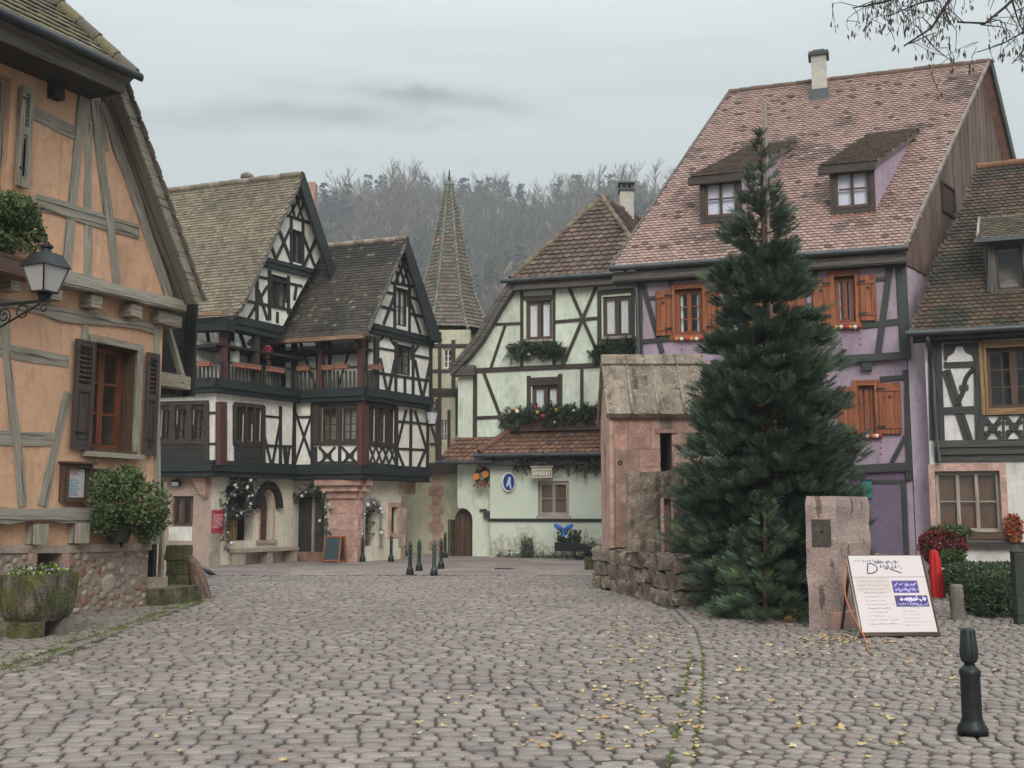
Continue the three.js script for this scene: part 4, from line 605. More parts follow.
    part(H, 'jetty_bracket', bx(ue + 0.0, v1 - 0.42, rb - 0.3, v1 - 0.01, -0.45, -0.1), M.sandstone3, RQ); part(H, 'rear_wall', bx(ue - 0.1, -0.05, ue, v1, -5, -0.41), M.olive, RQ);
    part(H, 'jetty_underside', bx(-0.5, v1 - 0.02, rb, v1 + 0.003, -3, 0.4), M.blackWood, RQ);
  }
  // ----- roofs
  const twoTone = (a, b2, mossP) => (u, v, R, row) => { const n = fbm(u * 0.08 + 3, v * 0.09 + 1, 10, 10, 5, 201), m = fbm(u * 0.2 + 3, v * 0.2 + 1, 12, 12, 3, 205), k = (0.72 + 0.5 * R()) * (0.85 + 0.3 * m), s = sstep(0.42, 0.6, n); const c = [0, 1, 2].map(i => (a[i] + (b2[i] - a[i]) * s) * k); if (R() < mossP) { return lin(0.25 * k, 0.225 * k, 0.17 * k); } return lin(...c); };
  const roof = (eL, eR, apex, ridgePx, opts) => {   // plane through the eave line and the apex
    const u = eR.clone().sub(eL).normalize(), v = apex.clone().sub(eL); const RP = new Plane(eR, u, v); const ap = apex.clone().sub(eR), A = [ap.dot(RP.u), ap.dot(RP.v)], E = eL.clone().sub(eR).dot(RP.u), Rg = RP.uv(...ridgePx);
    const poly = [[E, 0], [0, 0], A, [Math.min(Rg[0], A[0] - 0.5) + (opts.dl || 0), A[1]]]; tiles(H, RP, poly, opts); return { RP, poly, A };
  };
  { // left wing
    const o = LL1.out(0.5), eR = o.px(242, 300.5).setY(o.px(240, 312).y), apex = LQ1.out(0.35).px(302, 175); eR.copy(LQ1.out(0.35).px(241, 308)); const eL = eR.clone().addScaledVector(LL1.u, -6.5); eL.y = eR.y;
    const r = roof(eL, eR, apex, [150, 188], { seed: 11, w: 0.15, ex: 0.118, color: twoTone([0.345, 0.295, 0.21], [0.285, 0.24, 0.185], 0.03), dl: -2 });
    ridge(H, r.RP.P(r.poly[3][0], r.A[1], 0.02), r.RP.P(r.A[0] + 0.02, r.A[1], 0.02), 0.11, [M.rubbleA, M.rubbleD, mat([0.3, 0.26, 0.2], TX.speck)], 0.38);
    // lower flare of the eaves
    const el2 = eL.clone(), fl = new Plane(eR.clone(), LL1.u, UPV.clone().multiplyScalar(0.75).addScaledVector(LL1.n, -1)); tiles(H, fl, [[-6.5, -0.55], [-0.05, -0.55], [0, 0.06], [-6.5, 0.06]], { seed: 12, w: 0.15, ex: 0.118, color: twoTone([0.345, 0.29, 0.21], [0.295, 0.245, 0.19], 0.03) });
    // far slope and black barge board
    const eB = LQ1.out(0.35).px(327, 246), bp = LQ1.out(0.36), dir = bp.uv(327, 246), a2 = bp.uv(303, 173), ext = 4.6 / Math.hypot(dir[0] - a2[0], dir[1] - a2[1]), e3 = [a2[0] + (dir[0] - a2[0]) * ext, a2[1] + (dir[1] - a2[1]) * ext];
    const i2 = bp.uv(299.5, 186), i3 = [e3[0] - 0.42, e3[1] - 0.1];
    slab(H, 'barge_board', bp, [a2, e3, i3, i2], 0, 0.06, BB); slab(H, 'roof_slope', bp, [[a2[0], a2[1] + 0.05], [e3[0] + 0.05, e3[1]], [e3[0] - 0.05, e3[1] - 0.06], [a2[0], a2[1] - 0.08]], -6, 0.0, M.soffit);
    const b3 = bp.uv(242, 304); slab(H, 'verge_board', bp, [[a2[0], a2[1] - 0.02], [a2[0], a2[1] - 0.2], [b3[0] + 0.12, b3[1] - 0.02], [b3[0], b3[1]]], -0.03, 0.03, M.soffit);
    part(H, 'roof_vent', new THREE.SphereGeometry(0.22, 10, 8).scale(1, 0.7, 1).translate(...LL1.out(-3.2).px(247, 177).toArray()), M.rubbleD);
    const ch = bp.out(-2).px(309, 195); part(H, 'chimney', [new THREE.BoxGeometry(0.5, 1.2, 0.5).translate(ch.x, ch.y - 0.2, ch.z)], M.sandstone);
  }
  { // right wing
    const o = RQ1.out(0.35), eR = o.px(368, 330), apex = o.px(407, 239), eL = eR.clone().addScaledVector(RL1.u, -4.2);
    const r = roof(eL, eR, apex, [300, 245], { seed: 21, w: 0.15, ex: 0.118, color: twoTone([0.064, 0.060, 0.053], [0.118, 0.100, 0.082], 0.05), dl: -0.5 });
    ridge(H, r.RP.P(r.poly[3][0], r.A[1], 0.02), r.RP.P(r.A[0] + 0.02, r.A[1], 0.02), 0.10, [M.rubbleA, M.rubbleD], 0.38);
    const fl = new Plane(eR.clone(), RL1.u, UPV.clone().multiplyScalar(0.8).addScaledVector(RL1.n, -1)); tiles(H, fl, [[-4.2, -0.35], [-0.05, -0.35], [0, 0.05], [-4.2, 0.05]], { seed: 22, w: 0.15, ex: 0.118, color: twoTone([0.12, 0.1, 0.08], [0.16, 0.13, 0.1], 0.08) });
    part(H, 'gutter_board', bx(-4.1, -0.30, 0.0, -0.18, 0.30, 0.36), M.copper, new Plane(eR, RL1.u, UPV));
    const bp = RQ1.out(0.36), a2 = bp.uv(407, 238), e3 = bp.uv(441, 341), i2 = bp.uv(404, 252), i3 = bp.uv(430, 340);
    slab(H, 'barge_board', bp, [a2, e3, i3, i2], 0, 0.06, BB); slab(H, 'roof_slope', bp, [[a2[0], a2[1] + 0.05], [e3[0] + 0.05, e3[1]], [e3[0] - 0.05, e3[1] - 0.06], [a2[0], a2[1] - 0.08]], -5, 0, M.soffit);
    const b3 = bp.uv(367.5, 330); slab(H, 'verge_board', bp, [[a2[0], a2[1] - 0.02], [a2[0], a2[1] - 0.18], [b3[0] + 0.1, b3[1] - 0.02], [b3[0], b3[1]]], -0.03, 0.03, M.soffit);
  }
}
// ---------------------------------------------------------------- stair-tower house in the lane behind
const towerHouse = thing('tower_house', 'narrow timbered house with a slender eight-sided tiled spire', 'house', G(440, 554));
{
  const H = towerHouse, T0 = wallPlane(G(440, 554), -4), T1 = T0.out(0.25), ua = T0.uv(398, 520)[0], ub = T0.uv(470, 520)[0], vb = T0.uv(440, 470)[1], holes = [];
  slab(H, 'ground_wall', T0, [[ua, -0.05], [ub, -0.05], [ub, vb], [ua, vb]], -0.3, 0, M.olive);
  windowPx(H, T1, 443.5, 349, 452.5, 368, { m: M.white, cols: 2, rows: 3, fw: 0.05, recess: 0.06 }, holes); windowPx(H, T1, 440.5, 420, 447.5, 441, { m: M.white, cols: 2, rows: 3, fw: 0.05, recess: 0.06 }, holes);
  slab(H, 'wall', T1, [[ua, vb], [ub, vb], [ub, T1.uv(440, 330)[1]], [ua, T1.uv(440, 330)[1]]], -0.3, 0, M.olive, holes);
  timberList(H, T1, M.brownBlack, [[439.8, 332, 439.8, 466, 3.4], [424, 371, 470, 371, 3.2], [424, 392.5, 470, 392.5, 8], [424, 346, 470, 346, 4], [453.5, 340, 453.5, 390, 4], [457.5, 396, 457.5, 466, 4], [437, 399, 437, 466, 3], [431, 425, 443, 462, 2.6], [430, 444, 442, 444, 2.4], [424, 417, 440, 417, 2.4], [449, 410, 449, 466, 3]], { proud: 0.03 });
  slabPx(H, 'jetty_beam', T1, [[405, 463], [470, 463], [470, 473], [405, 473]], -0.2, 0.2, M.brownBlack);
  for (let i = 0; i < 9; i++) { const y = 478 + i * 9, w = i % 2 ? 8 : 4.5, r = T0.rect(437 - w, y, 437 + w * 0.8, y + 8.6); part(H, 'quoin', bx(...r, -0.05, 0.03 + (i % 2) * 0.004), i % 3 ? M.sandstone : M.sandstone2, T0); }
  part(H, 'capital_stone', bx(...T0.rect(432, 473.5, 447, 478), -0.05, 0.12), M.sandstone2, T0);
  // spire
  const c = T0.P(T0.uv(442, 400)[0], 0, -1.6), z = -c.z, hAt = y => atDepth(441, y, z).y, sc = z / 1057;
  const prof = [[334, 48], [328, 43], [318, 37.5], [300, 30], [270, 22.5], [238, 15.2], [210, 9.2], [192, 5], [182, 2]].map(([y, r]) => [hAt(y), r * sc]);
  const spM = mat([1, 1, 1], TX.speck, { rough: 0.9 }), mt = [], cl = [], R = rng(61), e = new THREE.Euler(), ed = [], edc = [];
  const rAt = h => { for (let i = 0; i < prof.length - 1; i++) if (h >= prof[i][0] && h <= prof[i + 1][0]) { const t = (h - prof[i][0]) / (prof[i + 1][0] - prof[i][0]); return prof[i][1] + (prof[i + 1][1] - prof[i][1]) * t; } return 0.02; };
  const rot0 = 0.32;
  for (let f = 0; f < 8; f++) {
    const a0 = rot0 + f * Math.PI / 4, am = a0 + Math.PI / 8, d0 = V3(Math.cos(a0), 0, Math.sin(a0)), d1 = V3(Math.cos(a0 + Math.PI / 4), 0, Math.sin(a0 + Math.PI / 4)), nh = V3(Math.cos(am), 0, Math.sin(am));
    let row = 0;
    for (let h = prof[0][0]; h < prof[8][0]; h += 0.155, row++) {
      const r = rAt(h), r2 = rAt(h + 0.16), p0 = c.clone().addScaledVector(d0, r).setY(h), p1 = c.clone().addScaledVector(d1, r).setY(h), L = p0.distanceTo(p1), n = Math.max(1, Math.round(L / 0.19)), u = p0.clone().sub(p1).normalize();
      const up = UPV.clone().multiplyScalar(0.16).addScaledVector(nh, -(r - r2) * Math.cos(Math.PI / 8)).normalize(), pl = new Plane(p0, u, up);
      for (let i = 0; i < n; i++) { const q = new THREE.Quaternion().setFromEuler(e.set(-0.2 + (R() - 0.5) * 0.05, 0, (R() - 0.5) * 0.05)); mt.push(new THREE.Matrix4().compose(V3(-(i + 0.5 + (row % 2 ? 0.0 : 0.0)) * L / n, 0, 0.03), q, V3(L / n * 0.98, 0.31, 0.016)).premultiply(pl.matrix)); const y = (h - hAt(247)) / (hAt(233) - hAt(247)); const pink = y > 0 && y < 1 && Math.abs((i + 0.5) / n - 0.5) < 0.24; const k = 0.75 + 0.5 * R(); cl.push(pink && R() < 0.8 ? lin(0.52 * k, 0.20 * k, 0.19 * k) : R() < 0.3 ? lin(0.20 * k, 0.20 * k, 0.16 * k) : lin(0.23 * k, 0.185 * k, 0.165 * k)); }
      // pale tiles along the arris
      const q = new THREE.Quaternion().setFromUnitVectors(UPV, up), s = 0.062; ed.push(new THREE.Matrix4().compose(p0.clone().addScaledVector(d0, 0.02), q, V3(s, 0.15, s))); const k = 0.8 + 0.4 * R(); edc.push(lin(0.26 * k, 0.28 * k, 0.235 * k));
    }
  }
  stuff(H, 'spire_tiles', tileGeo, spM, mt, cl); stuff(H, 'arris_tiles', new THREE.CylinderGeometry(0.8, 1.15, 1.1, 6), spM, ed, edc);
  const core = new THREE.LatheGeometry(prof.map(([h, r]) => new THREE.Vector2(Math.max(0.01, r * 0.94), h)), 8); core.rotateY(-rot0 - Math.PI / 2 + Math.PI / 4); core.translate(c.x, 0, c.z); part(H, 'spire_frame', core, M.soffit);
  part(H, 'finial', [new THREE.CylinderGeometry(0.02, 0.06, 0.5, 6).translate(c.x, hAt(181) + 0.2, c.z), new THREE.SphereGeometry(0.1, 8, 6).translate(c.x, hAt(182), c.z)], M.greenIron);
  part(H, 'tower_wall', new THREE.CylinderGeometry(1.3, 1.3, hAt(334) - 3, 8).translate(c.x, (hAt(334) + 3) / 2, c.z), M.olive); part(H, 'tower_eave', new THREE.CylinderGeometry(1.66, 1.62, 0.16, 8).rotateY(-rot0 + Math.PI / 8 * 0).translate(c.x, hAt(334) - 0.06, c.z), M.blueBlack);
}
// ---------------------------------------------------------------- pale green house
const greenHouse = thing('green_house', 'pale green half-timbered house with dark beams and a brown hipped roof', 'house', G(530, 557));
const GW = wallPlane(G(480, 556.5), -16.8);
{
  const H = greenHouse, K = M.brownBlack, uA = GW.uv(457.5, 480)[0], uB = GW.uv(652, 480)[0], holes = [], wo = { m: M.brownWood, cols: 2, rows: 1, fw: 0.1, mid: 0.12, recess: 0.08, curtain: 0.36, room: 1.5, side: 0.4 };
  windowPx(H, GW, 526, 300, 552, 339, wo, holes); windowPx(H, GW, 603, 296, 631, 336, wo, holes); windowPx(H, GW, 532, 385, 559, 412, wo, holes);
  slab(H, 'wall', GW, [[uA, 2.4], [uB, 2.4], ...pxs(GW, [[648, 272], [517, 286], [497, 312], [481, 340], [459, 369]]), [uA, GW.uv(458, 371)[1]]], -0.3, 0, M.green, holes);
  timberList(H, GW, K, [[508, 285, 650, 274, 4], [522, 288, 522, 368, 3], [554, 286, 554, 367, 3], [493, 324.5, 522, 323.4, 2.6], [505.5, 325, 491, 368, 2.8], [554, 322, 600, 318, 3], [568, 285, 602.5, 364, 3.2], [598, 283, 563, 366, 3.2], [599.5, 291, 599.5, 343, 4], [599, 293, 634, 290, 4.5], [599, 341, 636, 338, 4], [476, 370.6, 604, 365, 4.6], [604, 365, 650, 362.5, 4.6], [475.4, 372, 475, 437, 4], [484, 373, 505, 428, 3.2], [476, 418, 503, 416.8, 3.2], [529, 376, 529, 414, 4], [560.5, 374, 560.5, 412, 4], [528, 382, 562, 380.5, 8], [582, 369, 582, 428, 3.2], [611.5, 341, 611.5, 364, 3], [524, 298.5, 554, 297, 4], [524, 341.5, 554, 340, 4], [633, 290, 633, 362, 4]], { proud: 0.03 });
  for (const [x0, y0, x1, y1] of [[525, 339.6, 553.5, 342], [602, 336.5, 632, 339]]) part(H, 'window_sill', bx(...GW.rect(x0, y0, x1, y1), -0.1, 0.09), M.paleFrame, GW);
  // curved barge board and kneeler on the left
  { const o = [[449, 371], [466, 351], [479, 334], [488, 317], [496, 303], [512, 281]], i = [[517, 288], [502, 311], [493, 327], [484, 342], [471, 358], [454, 376]]; slabPx(H, 'barge_board', GW.out(0.15), [...o, ...i], -0.2, 0.25, M.barge); slabPx(H, 'barge_moulding', GW.out(0.15), [...o.map(([x, y]) => [x + 2.5, y + 1.5]), ...i.map(([x, y]) => [x - 3.4, y - 2.4])], 0.25, 0.29, M.barge); part(H, 'kneeler', bx(...GW.rect(453, 366.5, 476.5, 376), -0.2, 0.3), M.barge, GW);
    const bk = [...o, ...i.map(([x, y]) => [x - 3, y - 4])]; slabPx(H, 'roof_slope', GW.out(0), bk, -6, -0.2, M.soffit); }
  // hipped roof
  const e1 = GW.out(0.45).px(511, 279), e2 = GW.out(0.45).px(652, 266.5), apex = GW.out(-2.1).px(602, 198);
  e2.y = e1.y; const RPf = new Plane(e1, e2.clone().sub(e1), apex.clone().sub(e1)); const ap = apex.clone().sub(e1), A = [ap.dot(RPf.u), ap.dot(RPf.v)], E2 = e2.clone().sub(e1).dot(RPf.u);
  const brown = (u, v, R) => { const k = (0.7 + 0.6 * R()) * (0.8 + 0.4 * fbm(u * 0.2 + 2, v * 0.2 + 2, 9, 9, 4, 301)); return R() < 0.15 ? lin(0.22 * k, 0.16 * k, 0.13 * k) : lin(0.175 * k, 0.118 * k, 0.095 * k); };
  tiles(H, RPf, [[0, 0], [E2, 0], A], { seed: 31, w: 0.27, ex: 0.235, th: 0.03, color: brown });
  const dirB = V3(0.52, 0, -0.854), rEnd = apex.clone().addScaledVector(dirB, 9), e2b = e2.clone().addScaledVector(dirB, 9), e1b = e1.clone().addScaledVector(dirB, 9);
  { const RP2 = new Plane(e2, e2b.clone().sub(e2), apex.clone().sub(e2)); const q = p => { const d = p.clone().sub(e2); return [d.dot(RP2.u), d.dot(RP2.v)]; }; tiles(H, RP2, [[0, 0], q(e2b), q(rEnd), q(apex)], { seed: 32, w: 0.27, ex: 0.235, th: 0.03, color: brown }); }
  { const RP3 = new Plane(e1b, e1.clone().sub(e1b), apex.clone().sub(e1)); const q = p => { const d = p.clone().sub(e1b); return [d.dot(RP3.u), d.dot(RP3.v)]; }; slab(H, 'roof_slope', RP3, [q(e1b), q(e1), q(apex), q(rEnd)], -0.12, 0, M.rubbleD); }
  const hm = [mat([0.24, 0.165, 0.115], TX.speck), mat([0.20, 0.145, 0.105], TX.speck), mat([0.27, 0.23, 0.14], TX.speck)];
  ridge(H, e1.clone().setY(e1.y + 0.03), apex, 0.11, hm, 0.4, 'hip_tile'); ridge(H, e2, apex, 0.11, hm, 0.4, 'hip_tile'); ridge(H, apex, rEnd, 0.11, hm, 0.4);
  part(H, 'finial', new THREE.ConeGeometry(0.16, 0.5, 8).translate(apex.x, apex.y + 0.2, apex.z), M.rubbleD);
  part(H, 'gutter', [new THREE.CylinderGeometry(0.085, 0.085, 1, 8, 1, true).rotateZ(Math.PI / 2).scale(e1.distanceTo(e2) + 0.5, 1, 1).translate(E2 / 2 - 0.1, -0.07, 0.07)], M.zinc, new Plane(e1, e2.clone().sub(e1), UPV));
  part(H, 'eave_board', bx(-0.05, -0.38, E2, -0.12, -0.4, -0.05), M.barge, new Plane(e1, e2.clone().sub(e1), UPV)); part(H, 'eave_soffit', bx(0.05, -0.16, E2, -0.11, -0.5, -0.05), M.soffit, new Plane(e1, e2.clone().sub(e1), UPV));
  { const c = apex.clone().addScaledVector(dirB, 2.0), w = 0.52; c.x += 0.05; part(H, 'chimney', [new THREE.BoxGeometry(w, 1.3, w * 0.9).translate(c.x, c.y + 0.1, c.z)], M.chimneyPlaster); part(H, 'chimney_cap', [new THREE.BoxGeometry(w + 0.1, 0.08, w + 0.05).translate(c.x, c.y + 0.78, c.z), new THREE.BoxGeometry(w + 0.1, 0.06, w + 0.05).translate(c.x, c.y + 1.05, c.z), ...[[-1, -1], [1, -1], [-1, 1], [1, 1], [0, 1]].map(([a, b]) => new THREE.BoxGeometry(0.1, 0.22, 0.1).translate(c.x + a * 0.2, c.y + 0.92, c.z + b * 0.17))], M.iron); part(H, 'antenna', [beamBetween(V3(c.x - 0.2, c.y + 1.0, c.z), V3(c.x - 0.85, c.y + 1.42, c.z), 0.03, 0.03)], M.zinc); }
  // ground floor: left part flush, right part a shallow bay, with the arched door cut at the left
  const GB = GW.out(0.45), ub0 = GB.uv(490, 500)[0], ub1 = GB.uv(640, 500)[0], vt = 3.3, bh = [];
  const dir = GW.rect(451, 508, 472.5, 556), da = []; for (let i = 0; i <= 10; i++) { const a = Math.PI * i / 10; da.push([(dir[0] + dir[2]) / 2 + Math.cos(a) * (dir[2] - dir[0]) / 2, dir[3] - 0.42 + Math.sin(a) * 0.42]); }
  { const pts = [...da].reverse();   // wall with the arch cut out at its left edge
    const uL0 = uA; slab(H, 'ground_wall', GW, [[uL0, 2.45], [uL0, da[10][1] + 0.5], ...pts.filter(p => p[0] > uL0 + 0.02), [dir[2], -0.05], [ub0 + 0.3, -0.05], [ub0 + 0.3, 2.45]].reverse(), -0.3, -0.002, M.green);
    slab(H, 'arched_door', GW, [...da, [dir[0], 0], [dir[2], 0]], -0.45, -0.38, M.brownBlack); slab(H, 'door_reveal', GW, [[dir[0] - 0.12, 0], [dir[0], 0], [dir[0], dir[3] - 0.42], [dir[0] - 0.12, dir[3] - 0.4]], -0.45, 0.0, M.moss);
    for (let i = 0; i < 4; i++) part(H, 'door_plank', bx(dir[0] + 0.02 + i * (dir[2] - dir[0]) / 4, 0.02, dir[0] + (i + 1) * (dir[2] - dir[0]) / 4 - 0.01, dir[3] - 0.4 + (i === 1 || i === 2 ? 0.3 : 0.05), -0.38, -0.35 - (i % 2) * 0.004), M.brownWood, GW); }
  windowPx(H, GB, 538, 481, 569, 516, { m: M.paleFrame, cols: 2, rows: 2, fw: 0.12, mid: 0.11, recess: 0.08, curtain: 'full', curtainM: M.warmCurtain, room: 0.4 }, bh);
  // lower wall carries grey-green damp stains above the paving
  const stainTex = makeTex(1024, 256, (x, y) => { const a = fbm(x, y, 6, 3, 5, 401), edge = 0.08 + 0.26 * fbm(x, 0.3, 14, 3, 4, 402), n = fbm(x, y, 40, 22, 4, 403), on = sstep(edge + 0.12, edge - 0.12, y + (n - 0.5) * 0.5) * sstep(0.30, 0.58, n + 0.14 * a), v = 0.86 + 0.12 * a; const g = [0.60 + 0.2 * n, 0.54 + 0.2 * n, 0.52 + 0.18 * n]; return [v + (g[0] - v) * on * 0.85, v + (g[1] - v) * on * 0.85, v * 0.99 + (g[2] - v) * on * 0.85]; }, true, 1 / 5.2, 1 / 3.25);
  slab(H, 'bay_wall', GB, [[ub0, -0.05], [ub1, -0.05], [ub1, vt], [ub0, vt]], -0.45, 0, mat([0.76, 0.82, 0.69], stainTex, { rough: 0.95, bump: TX.plasterB, bs: 0.006 }), bh);
  part(H, 'string_course', bx(...GB.rect(488, 518.6, 612, 521.6), -0.05, 0.06), M.blackWood, GB); part(H, 'window_sill', bx(bh[0][0] - 0.06, bh[0][1] - 0.09, bh[0][2] + 0.06, bh[0][1], -0.1, 0.07), M.paleFrame, GB);
  part(H, 'wall_lamp', [bx(...GB.rect(481, 511, 487, 518), 0.0, 0.2), bx(...GB.rect(476, 509, 483, 511.5), 0.02, 0.08)], M.zinc, GW);
  // pent roofs over the ground floor
  const red = (u, v, R, row) => { const k = 0.75 + 0.5 * R(), n = fbm(u * 0.3, v * 0.4 + 3, 9, 9, 3, 411); return R() < 0.14 ? lin(0.20 * k, 0.13 * k, 0.11 * k) : lin((0.235 + 0.06 * n) * k, (0.125 + 0.035 * n) * k, 0.098 * k); };
  const pent = (x0, x1, yb, yt, wOut, wIn, xl, seed, name) => { const a = GW.out(wOut).px(x0, yb), b2 = GW.out(wOut).px(x1, yb - (x1 - x0) * 0.012), t = GW.out(wIn).px((x0 + x1) / 2, yt); b2.y = a.y; const RP = new Plane(a, b2.clone().sub(a), t.clone().sub(a)); const L = b2.clone().sub(a).dot(RP.u), vt2 = t.clone().sub(a).dot(RP.v), l0 = RP.uv(xl, yt)[0]; tiles(H, RP, [[0, 0], [L, 0], [L, vt2], [l0, vt2]], { seed, w: 0.24, ex: 0.2, th: 0.025, color: red, deckM: M.brownBlack }); part(H, 'gutter', [new THREE.CylinderGeometry(0.075, 0.075, L + 0.2, 8, 1, true).rotateZ(Math.PI / 2).translate(L / 2 - 0.05, -0.06, 0.07)], M.zinc, new Plane(a, b2.clone().sub(a), UPV)); return { a, RP, vt2, l0 }; };
  const P1 = pent(479, 640, 454, 429, 0.9, 0.02, 514, 33), P2 = pent(441, 492, 461, 438.5, 0.75, 0.0, 456, 34);
  ridge(H, P1.RP.P(0.02, 0.05, 0.05), P1.RP.P(P1.l0, P1.vt2, 0.05), 0.12, [mat([0.24, 0.115, 0.085], TX.speck), mat([0.28, 0.135, 0.10], TX.speck)], 0.42, 'hip_tile');
  part(H, 'pent_soffit', bx(ub0 - 0.1, 3.1, ub1, 3.15, 0, 0.38), M.blackWood, GB);
}
// ---------------------------------------------------------------- lilac house with the big red roof
const PC = G(917, 581), PF = wallPlane(PC, -17.7), PG = wallPlane(PC, 50);
const lilacHouse = thing('lilac_house', 'tall lilac half-timbered house with orange shutters and large red-brown tiled roof', 'house', PC);
{
  const H = lilacHouse, K = M.greenBlack, KB = M.blackWood, uL = PF.uv(637, 330)[0], PF2 = PF.out(0.12), holes = [], h1 = [], vJ = PF.uv(880, 360)[1], vE = PF.uv(880, 250)[1], vB = PF.uv(880, 470)[1];
  const wo = { m: M.shutterOrange2, cols: 2, rows: 3, fw: 0.1, mid: 0.1, recess: 0.1, bar: 0.025, curtain: 0.14, room: 1.8, side: 0.45 };
  const W = [];
  const orangeWindow = (pl, fx0, fy0, fx1, fy1, sl, sr, hs) => {   // orange frame, sash, open board shutters
    const r = pl.rect(fx0, fy0, fx1, fy1), f = 0.13; hs.push([r[0] + f, r[1] + f, r[2] - f, r[3] - f]);
    part(H, 'window_surround', [bx(r[0], r[1], r[0] + f, r[3], -0.1, 0.06), bx(r[2] - f, r[1], r[2], r[3], -0.1, 0.06), bx(r[0] + f, r[3] - f, r[2] - f, r[3], -0.1, 0.057), bx(r[0] + f, r[1], r[2] - f, r[1] + f, -0.1, 0.075)], M.shutterOrange, pl);
    windowAt(H, pl, [r[0] + f, r[1] + f, r[2] - f, r[3] - f], wo);
    for (const s of [sl, sr]) if (s) { const q = pl.rect(...s), n = 3, w = (q[2] - q[0]) / n; const sh = part(H, 'shutter', [bx(q[0] + 0.02, q[1] + 0.12, q[2] - 0.02, q[1] + 0.2, 0.1, 0.125), bx(q[0] + 0.02, q[3] - 0.2, q[2] - 0.02, q[3] - 0.12, 0.1, 0.125)].slice(0, 1), M.shutterOrange2, pl); part(sh, 'batten', bx(q[0] + 0.02, q[3] - 0.2, q[2] - 0.02, q[3] - 0.12, 0.1, 0.125), M.shutterOrange2, pl); for (let i = 0; i < n; i++) part(sh, 'shutter_board', bx(q[0] + i * w + 0.003, q[1], q[0] + (i + 1) * w - 0.003, q[3], 0.065, 0.1 - (i % 2) * 0.003), i % 2 ? M.shutterOrange : M.shutterOrange2, pl); const cx = (q[0] + q[2]) / 2, cy = q[1] + (q[3] - q[1]) * 0.72; part(sh, 'painted_hole', new THREE.CircleGeometry(0.055, 4).translate(cx, cy, 0.102), M.brownBlack, pl); for (const hv of [q[1] + 0.14, q[3] - 0.17]) part(sh, 'hinge', bx((s === sl ? q[2] - 0.14 : q[0] - 0.04), hv, (s === sl ? q[2] + 0.05 : q[0] + 0.14), hv + 0.05, 0.126, 0.134), M.iron, pl); }  // dark diamond on the boards paints the shade of a hole; nothing is cut
  };
  orangeWindow(PF2, 670, 284, 708, 340, [656.5, 291, 671, 336], [708, 287, 721.5, 334], holes);
  orangeWindow(PF2, 757, 277, 793, 333, [743, 284, 757.5, 330], [793, 280, 807, 326], holes);
  orangeWindow(PF2, 829, 271, 861, 328, [813, 279, 829, 324], [859.5, 276, 876.5, 321], holes);
  slab(H, 'upper_wall', PF2, [[uL, vJ], [0.02, vJ], [0.02, vE + 0.12], [uL, vE + 0.12]], -0.35, 0, M.lilac, holes);
  orangeWindow(PF, 853, 380, 881, 439, [838, 387, 853, 437], [878.5, 383, 901.5, 434], h1); orangeWindow(PF, 760, 386, 792, 446, [744, 390, 760, 440], [792, 388, 806, 440], h1);
  slab(H, 'middle_wall', PF, [[uL, vB - 0.05], [0.0, vB - 0.05], [0.0, vJ], [uL, vJ]], -0.35, 0, M.lilac, h1);
  slab(H, 'ground_wall', PF, [[uL, -0.05], [0.0, -0.05], [0.0, vB - 0.05], [uL, vB - 0.05]], -0.4, -0.05, M.plum);
  { const d = PF.rect(868, 484, 903, 578); part(H, 'door', bx(d[0], 0.1, d[2], d[3], -0.05, -0.02), plasterM([0.17, 0.12, 0.185], 0.7), PF); part(H, 'door_frame', [bx(d[0] - 0.1, 0, d[0], d[3] + 0.1, -0.05, 0.0), bx(d[2], 0, d[2] + 0.1, d[3] + 0.1, -0.05, 0.0), bx(d[0], d[3], d[2], d[3] + 0.1, -0.05, 0.0)], K, PF); }
  timberList(H, PF2, KB, [[626, 277, 905, 259, 9]], { proud: 0.05 });
  timberList(H, PF2, K, [[639.5, 276, 640, 372, 6], [642, 281, 662.5, 353, 5], [670.6, 275, 670.6, 286, 4], [706, 272, 706, 282, 4], [728, 270, 729, 366, 9], [646, 298.6, 658, 298, 3.6], [643, 341.6, 672, 339, 4], [857, 260, 857, 271, 3.6], [876, 279.5, 889, 278.5, 4], [862, 326, 899, 321.5, 6], [891, 260, 878, 356, 6.5], [900.5, 258, 905.5, 358, 11], [640, 372, 911, 355, 7], [815, 264, 815, 360, 6], [735, 300, 745, 299, 4], [740, 270, 752, 360, 5]], { proud: 0.03 });
  timberList(H, PF, K, [[640, 481, 915, 466, 8], [880, 379.3, 905, 377.5, 5], [907.5, 372, 909.5, 480, 7], [903, 372.5, 916, 371.5, 4.5], [906, 436, 892, 462, 5], [820, 368, 820, 474, 7]], { proud: 0.04 });
  part(H, 'joist_end', bx(...PF.rect(862, 363, 872, 371), -0.1, 0.14), K, PF);
  // roof: eave board, gutter, tiles, ridge
  const W1 = 0.5, eR = PF.out(W1).px(906, 248), eL = PF.out(W1).px(612, 264); eL.y = eR.y = (eL.y + eR.y) / 2;
  const gpl = PG.out(0.25), apex = gpl.px(989, 62); const RP = new Plane(eR, eR.clone().sub(eL), apex.clone().sub(eR)); const Q = p => { const d = p.clone().sub(eR); return [d.dot(RP.u), d.dot(RP.v)]; };
  const A = Q(apex), E = Q(eL), Lr = RP.uv(730, 87); Lr[1] = A[1];
